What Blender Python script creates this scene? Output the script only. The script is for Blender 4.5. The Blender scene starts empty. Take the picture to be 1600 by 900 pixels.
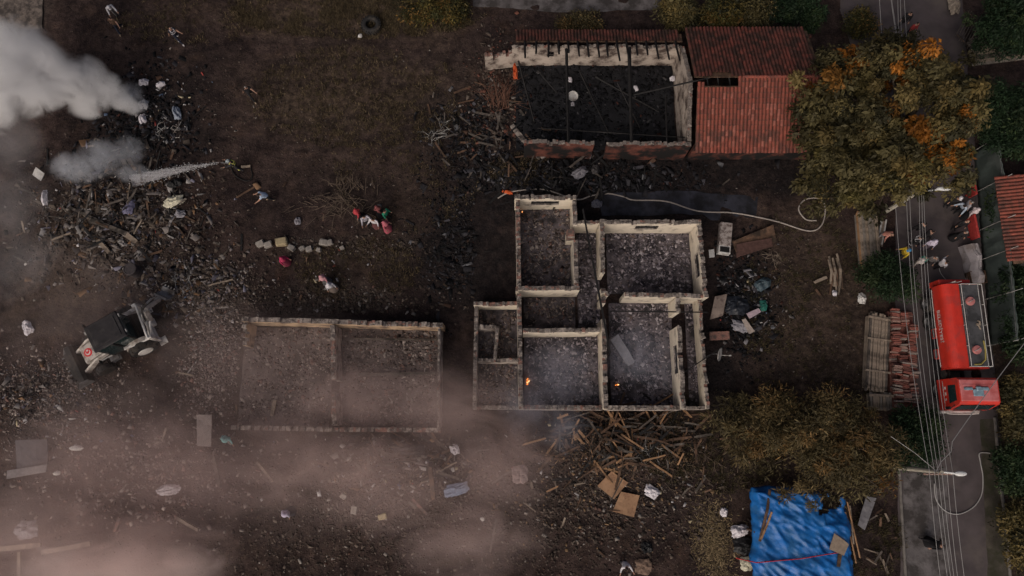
import bpy, bmesh, math, random
import numpy as np
from mathutils import Vector, Matrix, Euler
R = math.radians
random.seed(11)
rng = np.random.default_rng(11)
scene = bpy.context.scene
col = scene.collection

# ------------------------------------------------------------------ camera
CAM_H, TILT, FPX = 44.0, R(12.0), 1600 * 24 / 36.0
cam_data = bpy.data.cameras.new('camera')
cam_data.lens = 24.0
cam_data.sensor_width = 36.0
cam_data.clip_end = 3000
cam = bpy.data.objects.new('camera', cam_data)
cam.location = (0, 0, CAM_H)
cam.rotation_euler = (TILT, 0, 0)
col.objects.link(cam)
scene.camera = cam

# ------------------------------------------------------------------ sky and sun
SUN_EL, SUN_AZ = R(36), R(208)          # azimuth clockwise from +Y
world = bpy.data.worlds.new('World')
scene.world = world
world.use_nodes = True
wn = world.node_tree.nodes
bg = wn['Background']
sky = wn.new('ShaderNodeTexSky')
sky.sky_type = 'NISHITA'
sky.sun_disc = False
sky.sun_elevation = SUN_EL
sky.sun_rotation = SUN_AZ
sky.air_density = 0.4
sky.dust_density = 7.0
sky.ozone_density = 0.3
world.node_tree.links.new(sky.outputs['Color'], bg.inputs['Color'])
bg.inputs['Strength'].default_value = 0.10
sd = bpy.data.lights.new('sun', 'SUN')
sd.energy = 1.45
sd.angle = R(75)
sd.color = (1.0, 0.93, 0.86)
sun = bpy.data.objects.new('sun', sd)
sdir = Vector((math.sin(SUN_AZ) * math.cos(SUN_EL), math.cos(SUN_AZ) * math.cos(SUN_EL), math.sin(SUN_EL)))
sun.rotation_euler = sdir.to_track_quat('Z', 'Y').to_euler()
sun.location = (0, 0, 60)
col.objects.link(sun)
vs = scene.view_settings
vs.view_transform = 'Standard'
vs.look = 'None'
vs.gamma = 1.0
vs.use_curve_mapping = False
vs.exposure = -0.48
scene.render.engine = 'CYCLES'
scene.cycles.max_bounces = 24
scene.cycles.diffuse_bounces = 2
scene.cycles.volume_bounces = 24
scene.cycles.transparent_max_bounces = 12
scene.cycles.use_denoising = True

# ------------------------------------------------------------------ helpers
def P(px, py, z=0.0):
    """the point of the place at height z seen at pixel (px, py) of the 1600x900 photograph"""
    u, v = (px - 800) / FPX, -(py - 450) / FPX
    y, zz = v * math.cos(TILT) + math.sin(TILT), v * math.sin(TILT) - math.cos(TILT)
    t = (CAM_H - z) / -zz
    return Vector((u * t, y * t, z))

def hash2(ix, iy, seed):
    h = (ix.astype(np.int64) * 374761393 + iy.astype(np.int64) * 668265263 + seed * 1442695041) & 0xffffffff
    h = ((h ^ (h >> 13)) * 1274126177) & 0xffffffff
    h = h ^ (h >> 16)
    return (h & 0xffff) / 65535.0

def vnoise(x, y, seed=0):
    x, y = np.asarray(x, float), np.asarray(y, float)
    ix, iy = np.floor(x).astype(np.int64), np.floor(y).astype(np.int64)
    fx, fy = x - ix, y - iy
    fx, fy = fx * fx * (3 - 2 * fx), fy * fy * (3 - 2 * fy)
    a, b = hash2(ix, iy, seed), hash2(ix + 1, iy, seed)
    c, d = hash2(ix, iy + 1, seed), hash2(ix + 1, iy + 1, seed)
    return a + (b - a) * fx + (c - a) * fy + (a - b - c + d) * fx * fy

def fbm(x, y, seed=0, octv=4):
    s, a, t = 0, 0.5, 0
    for k in range(octv):
        s = s + a * vnoise(np.asarray(x) * 2 ** k, np.asarray(y) * 2 ** k, seed + 7 * k)
        t += a
        a *= 0.5
    return s / t

def tag(o, label=None, cat=None, group=None, kind=None):
    if label: o['label'] = label
    if cat: o['category'] = cat
    if group: o['group'] = group
    if kind: o['kind'] = kind
    return o

def thing(name, label, cat, loc=(0, 0, 0), rz=0.0, group=None):
    o = bpy.data.objects.new(name, None)
    o.empty_display_size = 0.2
    col.objects.link(o)
    o.location = loc
    o.rotation_euler = (0, 0, rz)
    return tag(o, label, cat, group)

def link(name, me, parent=None, loc=None, rot=None):
    o = bpy.data.objects.new(name, me)
    col.objects.link(o)
    if parent is not None: o.parent = parent
    if loc is not None: o.location = loc
    if rot is not None: o.rotation_euler = rot
    return o

class MB:
    """collects shapes into one mesh"""
    def __init__(s):
        s.v, s.f, s.m = [], [], []
    def add(s, verts, faces, mat=0, M=None):
        n = len(s.v)
        s.v += [tuple(M @ Vector(q)) for q in verts] if M is not None else [tuple(q) for q in verts]
        s.f += [tuple(i + n for i in q) for q in faces]
        s.m += [mat] * len(faces)
        return s
    def box(s, c, d, rot=(0, 0, 0), mat=0, taper=1.0, bev=0.0, M=None):
        x, y, z = d[0] / 2, d[1] / 2, d[2] / 2
        T = Matrix.Translation(c) @ Euler(rot).to_matrix().to_4x4()
        if M is not None: T = M @ T
        if bev <= 0:
            t = taper
            vs_ = [(-x, -y, -z), (x, -y, -z), (x, y, -z), (-x, y, -z), (-x * t, -y * t, z), (x * t, -y * t, z), (x * t, y * t, z), (-x * t, y * t, z)]
            return s.add(vs_, [(3, 2, 1, 0), (4, 5, 6, 7), (0, 1, 5, 4), (1, 2, 6, 5), (2, 3, 7, 6), (3, 0, 4, 7)], mat, T)
        b, ring = bev, []
        for (zz, i) in ((-z, b), (-z + b, 0), (z - b, 0), (z, b)):
            xi, yi = x - i, y - i
            k = b if i == 0 else b * 0.5
            ring.append([(xi - k, -yi, zz), (xi, -yi + k, zz), (xi, yi - k, zz), (xi - k, yi, zz), (-xi + k, yi, zz), (-xi, yi - k, zz), (-xi, -yi + k, zz), (-xi + k, -yi, zz)])
        vs_ = [q for r_ in ring for q in r_]
        fs = [tuple(reversed(range(8))), tuple(range(24, 32))]
        for r_ in range(3):
            for k in range(8):
                fs.append((r_ * 8 + k, r_ * 8 + (k + 1) % 8, r_ * 8 + 8 + (k + 1) % 8, r_ * 8 + 8 + k))
        return s.add(vs_, fs, mat, T)
    def tube(s, pts, rad, n=6, mat=0, M=None, flat=1.0):
        pts = [Vector(p) for p in pts]
        if not hasattr(rad, '__len__'): rad = [rad] * len(pts)
        vs_, up0 = [], None
        for i, p in enumerate(pts):
            d = (pts[min(i + 1, len(pts) - 1)] - pts[max(i - 1, 0)]).normalized()
            ref = Vector((0, 0, 1)) if abs(d.z) < 0.95 else Vector((1, 0, 0))
            a = d.cross(ref).normalized()
            b = a.cross(d).normalized()
            for k in range(n):
                t = 2 * math.pi * k / n
                vs_.append(p + (a * math.cos(t) + b * math.sin(t) * flat) * rad[i])
        fs = []
        for i in range(len(pts) - 1):
            for k in range(n):
                fs.append((i * n + k, i * n + (k + 1) % n, (i + 1) * n + (k + 1) % n, (i + 1) * n + k))
        fs.append(tuple(reversed(range(n))))
        fs.append(tuple(range((len(pts) - 1) * n, len(pts) * n)))
        return s.add(vs_, fs, mat, M)
    def lathe(s, prof, n=16, mat=0, M=None):
        """profile of (r, z) turned about z"""
        vs_, fs = [], []
        for r_, z in prof:
            for k in range(n):
                t = 2 * math.pi * k / n
                vs_.append((r_ * math.cos(t), r_ * math.sin(t), z))
        for i in range(len(prof) - 1):
            for k in range(n):
                fs.append((i * n + k, i * n + (k + 1) % n, (i + 1) * n + (k + 1) % n, (i + 1) * n + k))
        if prof[0][0] > 1e-4: fs.append(tuple(reversed(range(n))))
        if prof[-1][0] > 1e-4: fs.append(tuple(range((len(prof) - 1) * n, len(prof) * n)))
        return s.add(vs_, fs, mat, M)
    def prism(s, poly, a, b, mat=0, M=None, axis='x'):
        """2-D outline extruded from a to b along an axis"""
        n = len(poly)
        def q(p, t): return {'x': (t, p[0], p[1]), 'y': (p[0], t, p[1]), 'z': (p[0], p[1], t)}[axis]
        vs_ = [q(p, a) for p in poly] + [q(p, b) for p in poly]
        fs = [tuple(reversed(range(n))), tuple(range(n, 2 * n))] + [(k, (k + 1) % n, n + (k + 1) % n, n + k) for k in range(n)]
        return s.add(vs_, fs, mat, M)
    def blob(s, c, r, n=8, mat=0, M=None, jag=0.0, seed=0):
        rnd = random.Random(seed)
        vs_, fs, m_ = [], [], n // 2
        for i in range(m_ + 1):
            ph = math.pi * i / m_
            for k in range(n):
                t = 2 * math.pi * k / n
                j = 1 + rnd.uniform(-jag, jag)
                vs_.append((c[0] + r[0] * math.sin(ph) * math.cos(t) * j, c[1] + r[1] * math.sin(ph) * math.sin(t) * j, c[2] + r[2] * math.cos(ph) * j))
        for i in range(m_):
            for k in range(n):
                fs.append((i * n + k, (i + 1) * n + k, (i + 1) * n + (k + 1) % n, i * n + (k + 1) % n))
        return s.add(vs_, fs, mat, M)
    def mesh(s, name, mats, smooth=False):
        me = bpy.data.meshes.new(name)
        me.from_pydata(s.v, [], s.f)
        for m in (mats if isinstance(mats, (list, tuple)) else [mats]): me.materials.append(m)
        me.polygons.foreach_set('material_index', s.m)
        bm_ = bmesh.new(); bm_.from_mesh(me)
        bmesh.ops.recalc_face_normals(bm_, faces=bm_.faces)
        bm_.to_mesh(me); bm_.free()
        if smooth:
            me.polygons.foreach_set('use_smooth', [True] * len(me.polygons))
        me.update()
        return me
    def build(s, name, mats, parent=None, loc=None, rot=None, smooth=False):
        return link(name, s.mesh(name, mats, smooth), parent, loc, rot)

def arr_mesh(name, verts, faces, tones, mat, parent=None, smooth=False):
    """many small pieces as one mesh; tones = one colour per face"""
    me = bpy.data.meshes.new(name)
    nv, nf, k = len(verts), len(faces), faces.shape[1]
    me.vertices.add(nv)
    me.vertices.foreach_set('co', verts.astype(np.float32).ravel())
    me.loops.add(nf * k)
    me.loops.foreach_set('vertex_index', faces.astype(np.int32).ravel())
    me.polygons.add(nf)
    me.polygons.foreach_set('loop_start', np.arange(0, nf * k, k, dtype=np.int32))
    at = me.attributes.new('tone', 'FLOAT_COLOR', 'FACE')
    rgba = np.ones((nf, 4), np.float32)
    rgba[:, :3] = tones
    at.data.foreach_set('color', rgba.ravel())
    me.materials.append(mat)
    me.update(calc_edges=True)
    me.validate()
    return link(name, me, parent)

# ------------------------------------------------------------------ materials
def nodes_of(name):
    m = bpy.data.materials.new(name)
    m.use_nodes = True
    nt = m.node_tree
    return m, nt, nt.nodes['Principled BSDF']

def mat(name, c, rough=0.8, var=0.25, scale=6.0, metal=0.0, bump=0.0, bscale=40.0, dirt=None, dirt_amt=0.5, dirt_scale=1.5, spec=0.3, coat=0.0):
    m, nt, b = nodes_of(name)
    N, L = nt.nodes.new, nt.links.new
    tc = N('ShaderNodeTexCoord')
    nz = N('ShaderNodeTexNoise'); nz.inputs['Scale'].default_value = scale; nz.inputs['Detail'].default_value = 6
    L(tc.outputs['Object'], nz.inputs['Vector'])
    rp = N('ShaderNodeValToRGB')
    rp.color_ramp.elements[0].position, rp.color_ramp.elements[1].position = 0.3, 0.7
    rp.color_ramp.elements[0].color = tuple(x * (1 - var) for x in c) + (1,)
    rp.color_ramp.elements[1].color = tuple(min(1, x * (1 + var)) for x in c) + (1,)
    L(nz.outputs['Fac'], rp.inputs['Fac'])
    out = rp.outputs['Color']
    if dirt is not None:
        n2 = N('ShaderNodeTexNoise'); n2.inputs['Scale'].default_value = dirt_scale; n2.inputs['Detail'].default_value = 8
        n2.inputs['Roughness'].default_value = 0.65
        L(tc.outputs['Object'], n2.inputs['Vector'])
        r2 = N('ShaderNodeValToRGB')
        r2.color_ramp.elements[0].position, r2.color_ramp.elements[1].position = 0.62 - dirt_amt * 0.35, 0.78 - dirt_amt * 0.35
        L(n2.outputs['Fac'], r2.inputs['Fac'])
        mx = N('ShaderNodeMix'); mx.data_type = 'RGBA'
        L(r2.outputs['Color'], mx.inputs[0]); L(out, mx.inputs[6]); mx.inputs[7].default_value = tuple(dirt) + (1,)
        out = mx.outputs[2]
    L(out, b.inputs['Base Color'])
    b.inputs['Roughness'].default_value = rough
    b.inputs['Metallic'].default_value = metal
    b.inputs['Specular IOR Level'].default_value = spec
    b.inputs['Coat Weight'].default_value = coat
    if bump > 0:
        n3 = N('ShaderNodeTexNoise'); n3.inputs['Scale'].default_value = bscale; n3.inputs['Detail'].default_value = 5
        L(tc.outputs['Object'], n3.inputs['Vector'])
        bp = N('ShaderNodeBump'); bp.inputs['Strength'].default_value = bump; bp.inputs['Distance'].default_value = 0.05
        L(n3.outputs['Fac'], bp.inputs['Height']); L(bp.outputs['Normal'], b.inputs['Normal'])
    return m

def tone_mat(name, rough=0.85, trans=0.0):
    m, nt, b = nodes_of(name)
    N, L = nt.nodes.new, nt.links.new
    a = N('ShaderNodeAttribute'); a.attribute_name = 'tone'
    L(a.outputs['Color'], b.inputs['Base Color'])
    b.inputs['Roughness'].default_value = rough
    b.inputs['Specular IOR Level'].default_value = 0.2
    if trans > 0:
        t = N('ShaderNodeBsdfTranslucent'); L(a.outputs['Color'], t.inputs['Color'])
        mx = N('ShaderNodeMixShader'); mx.inputs[0].default_value = trans
        L(b.outputs[0], mx.inputs[1]); L(t.outputs[0], mx.inputs[2])
        L(mx.outputs[0], nt.nodes['Material Output'].inputs['Surface'])
    return m

M_LEAF = tone_mat('leaf', 0.6, 0.25)
M_SHARD = tone_mat('shard', 0.9)
SOOT = (0.010, 0.009, 0.009)
M = {}
M['plaster'] = mat('plaster_sooty', (0.66, 0.585, 0.475), 0.9, 0.10, 2.0, bump=0.2, bscale=14, dirt=(0.20, 0.165, 0.14), dirt_amt=0.26, dirt_scale=1.1)
M['plaster_grey'] = mat('plaster_grey', (0.46, 0.40, 0.355), 0.9, 0.2, 2.0, bump=0.2, bscale=14, dirt=(0.08, 0.06, 0.05), dirt_amt=0.5, dirt_scale=1.2)
M['plaster_red'] = mat('plaster_red_brown', (0.13, 0.045, 0.032), 0.9, 0.3, 3.0, dirt=SOOT, dirt_amt=0.7, dirt_scale=0.9)
M['brick'] = mat('brick_red', (0.27, 0.14, 0.11), 0.95, 0.35, 14, bump=0.3, dirt=(0.10, 0.08, 0.07), dirt_amt=0.55, dirt_scale=3)
M['brick_pale'] = mat('brick_pale', (0.33, 0.285, 0.25), 0.95, 0.35, 14, bump=0.3, dirt=(0.06, 0.05, 0.045), dirt_amt=0.55, dirt_scale=3)
M['brick_dark'] = mat('brick_charred', (0.17, 0.145, 0.13), 0.95, 0.4, 9, bump=0.3)
M['char'] = mat('charred_wood', (0.012, 0.011, 0.011), 0.7, 0.5, 5, bump=0.4, bscale=30)
M['wood_pale'] = mat('wood_weathered', (0.27, 0.215, 0.165), 0.85, 0.25, 4, bump=0.2, dirt=(0.09, 0.07, 0.055), dirt_amt=0.4)
M['wood_tan'] = mat('wood_tan', (0.33, 0.19, 0.10), 0.8, 0.25, 4, dirt=(0.12, 0.07, 0.04), dirt_amt=0.4)
M['wood_brown'] = mat('wood_brown', (0.12, 0.07, 0.045), 0.85, 0.35, 4, dirt=(0.04, 0.028, 0.02), dirt_amt=0.5)
M['wood_grey'] = mat('wood_grey', (0.12, 0.10, 0.085), 0.9, 0.35, 4, dirt=(0.035, 0.03, 0.025), dirt_amt=0.5)
M['tile'] = mat('roof_tile', (0.25, 0.07, 0.048), 0.85, 0.3, 2.5, dirt=(0.11, 0.045, 0.035), dirt_amt=0.5, dirt_scale=1.2)
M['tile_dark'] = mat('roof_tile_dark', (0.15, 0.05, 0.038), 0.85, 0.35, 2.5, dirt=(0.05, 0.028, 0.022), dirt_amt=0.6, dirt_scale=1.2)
M['ash'] = mat('ash_floor', (0.125, 0.106, 0.113), 0.95, 0.5, 3, bump=0.6, bscale=18, dirt=(0.030, 0.027, 0.029), dirt_amt=0.5, dirt_scale=0.8)
M['dust'] = mat('dust_floor', (0.135, 0.108, 0.10), 0.95, 0.35, 2.5, bump=0.6, bscale=18, dirt=(0.06, 0.047, 0.044), dirt_amt=0.45, dirt_scale=0.9)
M['blackfloor'] = mat('black_floor', (0.010, 0.010, 0.012), 0.8, 0.5, 3, bump=0.6, bscale=14)
M['red'] = mat('truck_red', (0.60, 0.035, 0.02), 0.42, 0.14, 2, spec=0.5, coat=0.2, dirt=(0.42, 0.045, 0.035), dirt_amt=0.35, dirt_scale=1.2)
M['red_faded'] = mat('cab_roof_red', (0.52, 0.12, 0.11), 0.35, 0.12, 2, spec=0.5, coat=0.4, dirt=(0.62, 0.22, 0.22), dirt_amt=0.45, dirt_scale=1.0)
M['steel'] = mat('steel_grey', (0.16, 0.16, 0.165), 0.5, 0.2, 5, metal=0.3, dirt=(0.06, 0.05, 0.045), dirt_amt=0.4)
M['steel_pale'] = mat('steel_pale', (0.45, 0.44, 0.42), 0.45, 0.15, 5, metal=0.2, dirt=(0.2, 0.17, 0.15), dirt_amt=0.35)
M['white'] = mat('white_paint', (0.62, 0.60, 0.57), 0.6, 0.1, 4, dirt=(0.28, 0.25, 0.23), dirt_amt=0.4)
M['cream'] = mat('cream', (0.55, 0.52, 0.40), 0.7, 0.1, 4, dirt=(0.25, 0.22, 0.16), dirt_amt=0.3)
M['black'] = mat('black_paint', (0.014, 0.014, 0.015), 0.5, 0.3, 4)
M['rubber'] = mat('rubber', (0.022, 0.021, 0.021), 0.85, 0.3, 8, dirt=(0.06, 0.05, 0.04), dirt_amt=0.35)
M['glass'] = mat('dark_glass', (0.012, 0.030, 0.032), 0.08, 0.2, 1, spec=0.7)
M['deck'] = mat('tank_deck', (0.085, 0.085, 0.09), 0.7, 0.2, 3, dirt=(0.04, 0.04, 0.042), dirt_amt=0.5)
M['yellow'] = mat('yellow', (0.62, 0.42, 0.03), 0.7, 0.15, 6)
M['hose'] = mat('hose_canvas', (0.33, 0.29, 0.26), 0.9, 0.15, 6)
M['wire'] = mat('wire', (0.33, 0.32, 0.31), 0.5, 0.1, 3)
M['concrete'] = mat('concrete', (0.36, 0.33, 0.27), 0.9, 0.15, 5, bump=0.2)
M['stone'] = mat('pale_stone', (0.30, 0.27, 0.24), 0.95, 0.25, 6, bump=0.3)
M['stone_yellow'] = mat('yellow_stone', (0.38, 0.31, 0.19), 0.95, 0.2, 6, bump=0.3)
M['card'] = mat('cardboard', (0.36, 0.215, 0.125), 0.9, 0.12, 5, dirt=(0.22, 0.12, 0.07), dirt_amt=0.35, dirt_scale=2.5)
M['tarp'] = mat('blue_tarp', (0.006, 0.125, 0.41), 0.45, 0.3, 1.2, spec=0.5, bump=0.35, bscale=7, dirt=(0.02, 0.12, 0.31), dirt_amt=0.45, dirt_scale=0.9)
M['cloth_white'] = mat('cloth_white', (0.60, 0.57, 0.60), 0.9, 0.1, 6, dirt=(0.3, 0.26, 0.27), dirt_amt=0.35, dirt_scale=4)
M['cloth_grey'] = mat('cloth_grey', (0.24, 0.23, 0.25), 0.9, 0.2, 6)
M['green_net'] = mat('green_netting', (0.060, 0.078, 0.072), 0.8, 0.2, 1.2, dirt=(0.085, 0.10, 0.095), dirt_amt=0.4, dirt_scale=0.6)
M['red_cloth'] = mat('red_cloth', (0.40, 0.045, 0.04), 0.85, 0.2, 6)
M['orange_cloth'] = mat('orange_cloth', (0.55, 0.10, 0.03), 0.85, 0.2, 6)
M['bark'] = mat('bark', (0.07, 0.052, 0.04), 0.95, 0.4, 6, bump=0.5)
M['branch'] = mat('dry_branch', (0.16, 0.12, 0.09), 0.9, 0.4, 2)
M['rail_white'] = mat('rail_white', (0.55, 0.53, 0.50), 0.5, 0.1, 3)

# ------------------------------------------------------------------ lie of the land
MOUNDS = [  # px, py, radius x, radius y (m), height (m)
    (965, 690, 3.4, 1.8, 0.45), (320, 565, 1.8, 2.4, 0.30), (150, 330, 4.5, 2.5, 0.40), (180, 250, 3.0, 2.5, 0.35),
    (45, 630, 3.0, 2.0, 0.40), (640, 720, 3.5, 1.6, 0.35), (860, 280, 4.0, 1.2, 0.25), (330, 455, 2.0, 1.4, 0.3),
    (800, 130, 1.6, 2.0, 0.3), (1060, 720, 3.0, 2.0, 0.25), (100, 720, 4, 3, .2), (520, 320, 2.2, 1.2, 0.2)]
MW = [(P(a, b).x, P(a, b).y, c, d, e) for a, b, c, d, e in MOUNDS]
FLAT = [(P(735, 645), P(1112, 298)), (P(362, 680), P(692, 490)), (P(780, 250), P(1310, 45))]
ROADX = P(1385, 600).x

TRACKS = [  # wheel ruts: pixels along the middle of each pair, half gauge (m), depth (m)
    ([(90, 100), (260, 95), (420, 112), (560, 105), (720, 125)], .85, .05), ([(200, 30), (330, 70), (470, 85), (640, 70), (730, 75)], .85, .04),
    ([(330, 190), (470, 215), (600, 190), (720, 160)], .9, .05), ([(420, 300), (520, 250), (640, 190), (700, 120)], .9, .04),
    ([(235, 560), (330, 600), (420, 700), (470, 800), (480, 930)], .95, .07), ([(120, 610), (230, 640), (380, 720), (560, 830), (760, 880)], .95, .06),
    ([(1250, 420), (1240, 520), (1180, 600)], .8, .04), ([(60, 500), (40, 600), (60, 720)], .9, .05), ([(560, 860), (760, 830), (980, 840), (1090, 800)], .9, .05)]
TW = [([P(a, b).xy for a, b in pts], g_, d_) for pts, g_, d_ in TRACKS]

def ruts(x, y):
    """0..1: how far a point lies in a wheel rut"""
    t = np.zeros(np.shape(x))
    for pts, g_, d_ in TW:
        best = np.full(np.shape(x), 99.0)
        for p, q in zip(pts[:-1], pts[1:]):
            ex, ey = q[0] - p[0], q[1] - p[1]
            L2 = ex * ex + ey * ey
            u = np.clip(((x - p[0]) * ex + (y - p[1]) * ey) / L2, 0, 1)
            best = np.minimum(best, np.hypot(x - p[0] - u * ex, y - p[1] - u * ey))
        wob = .12 * (vnoise(x * .8, y * .8, 77) - .5)
        t = np.maximum(t, np.exp(-((best - g_ + wob) / .20) ** 2) * d_ / .06)
    return t

def gz(x, y):
    x, y = np.asarray(x, float), np.asarray(y, float)
    h = 0.16 * (fbm(x * 0.28, y * 0.28, 3, 3) - 0.5) + 0.10 * (fbm(x * 1.1 + 5, y * 1.1, 9, 3) - 0.5)
    for mx_, my_, a, b, e in MW:
        h = h + e * np.exp(-(((x - mx_) / a) ** 2 + ((y - my_) / b) ** 2) * 1.3) * (0.7 + 0.6 * fbm(x * 1.6, y * 1.6, 21, 2))
    h = h - .055 * ruts(x, y)
    k = np.clip((ROADX - x) / 1.5, 0, 1)
    for lo, hi in FLAT:
        d = np.maximum(np.maximum(lo.x - x, x - hi.x), np.maximum(lo.y - y, y - hi.y))
        k = k * np.clip(d / 0.8 + 0.3, 0, 1)
    far = np.clip((np.maximum(np.abs(x), np.abs(y - 12)) - 46) / 10, 0, 1)
    return h * k * (1 - far)

def G(px, py, dz=0.0):
    p = P(px, py)
    z = float(gz(p.x, p.y))
    p = P(px, py, z)
    return Vector((p.x, p.y, z + dz))

def ground_at(x, y): return float(gz(x, y))
# ------------------------------------------------------------------ ground
ZONES = [  # px, py, rx, ry (px), channel 0 soot / 1 dry grass / 2 ash and rubble dust, strength
    (230, 190, 110, 90, 0, 0.9), (210, 300, 120, 60, 0, 0.45), (930, 285, 185, 66, 0, 2.2), (700, 215, 70, 60, 0, 0.7),
    (735, 400, 90, 120, 0, 1.0), (660, 400, 90, 40, 0, 0.6), (1180, 272, 120, 40, 0, 1.3), (1140, 470, 70, 90, 0, 0.85), (1130, 590, 50, 60, 0, 1.0),  # also paints the reddish dark shadows on the ground below the tiled roof
    (560, 300, 90, 50, 0, 0.3), (260, 460, 60, 50, 0, 0.35), (110, 560, 40, 40, 0, 0.5), (640, 700, 90, 40, 0, 0.7),
    (980, 680, 130, 50, 0, 0.8), (240, 590, 80, 30, 0, 0.2), (50, 700, 50, 60, 0, 0.3), (790, 140, 60, 80, 0, 0.5), (1080, 770, 130, 80, 0, 0.35),
    (730, 680, 60, 60, 0, .5), (1370, 880, 60, 60, 0, 0.6), (290, 120, 90, 50, 0, 0.35), (450, 330, 110, 60, 0, 0.25),
    (560, 15, 190, 45, 1, 1.0), (560, 140, 190, 70, 1, 0.75), (500, 165, 90, 30, 1, 1.1), (640, 150, 60, 22, 1, 1.0), (700, 30, 60, 40, 1, 0.7), (820, 265, 55, 30, 1, 0.5), (1280, 500, 110, 180, 1, 0.75),
    (1130, 690, 110, 80, 1, 0.5), (640, 330, 70, 90, 1, 0.45), (300, 20, 120, 30, 1, 0.4), (1570, 700, 60, 250, 1, 0.8), (560, 410, 80, 60, 1, 0.45),
    (470, 860, 140, 60, 1, 0.3), (110, 400, 80, 80, 1, 0.8), (60, 470, 60, 60, 1, .6), (800, 830, 120, 60, 1, 0.3), (600, 250, 140, 60, 1, 0.4),
    (330, 540, 60, 80, 2, 0.8), (110, 620, 120, 70, 2, 0.6), (500, 465, 110, 30, 2, 0.6), (330, 440, 60, 50, 2, 0.6), (240, 720, 150, 80, 2, 0.35),
    (540, 385, 140, 22, 2, 0.4), (500, 780, 160, 80, 2, 0.3), (900, 790, 140, 60, 2, 0.4), (170, 390, 110, 80, 2, 0.6), (80, 300, 60, 60, 2, 0.4), (35, 20, 50, 40, 2, 0.9)]
ax = np.concatenate([[-900, -300, -120, -65], np.arange(-46, 46.01, 0.17), [65, 120, 300, 900]])
ay = np.concatenate([[-900, -300, -100, -30], np.arange(-13, 41.01, 0.17), [60, 120, 300, 900]])
GX, GY = np.meshgrid(ax, ay)
gxf, gyf = GX.ravel(), GY.ravel()
zone = np.zeros((len(gxf), 3))
wxn, wyn = gxf + 1.5 * (fbm(gxf * .35, gyf * .35, 31, 4) - .5) * 2, gyf + 1.5 * (fbm(gxf * .35 + 40, gyf * .35, 33, 4) - .5) * 2
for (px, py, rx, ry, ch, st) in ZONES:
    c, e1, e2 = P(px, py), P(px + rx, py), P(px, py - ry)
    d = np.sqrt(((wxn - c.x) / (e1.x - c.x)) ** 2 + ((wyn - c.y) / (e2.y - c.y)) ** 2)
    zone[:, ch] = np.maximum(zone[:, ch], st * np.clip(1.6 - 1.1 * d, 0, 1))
trk = ruts(gxf, gyf) * (np.abs(gxf) < 45)
nx, ny = len(ax), len(ay)
idx = np.arange(nx * ny).reshape(ny, nx)
quads = np.stack([idx[:-1, :-1], idx[:-1, 1:], idx[1:, 1:], idx[1:, :-1]], -1).reshape(-1, 4)
gv = np.stack([gxf, gyf, gz(gxf, gyf)], -1)
gm = bpy.data.meshes.new('ground')
gm.vertices.add(len(gv)); gm.vertices.foreach_set('co', gv.astype(np.float32).ravel())
gm.loops.add(quads.size); gm.loops.foreach_set('vertex_index', quads.astype(np.int32).ravel())
gm.polygons.add(len(quads)); gm.polygons.foreach_set('loop_start', np.arange(0, quads.size, 4, dtype=np.int32))
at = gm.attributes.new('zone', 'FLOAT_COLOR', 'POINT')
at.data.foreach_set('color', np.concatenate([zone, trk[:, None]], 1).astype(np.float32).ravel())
gm.polygons.foreach_set('use_smooth', [True] * len(quads))
gm.update(calc_edges=True)

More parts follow.
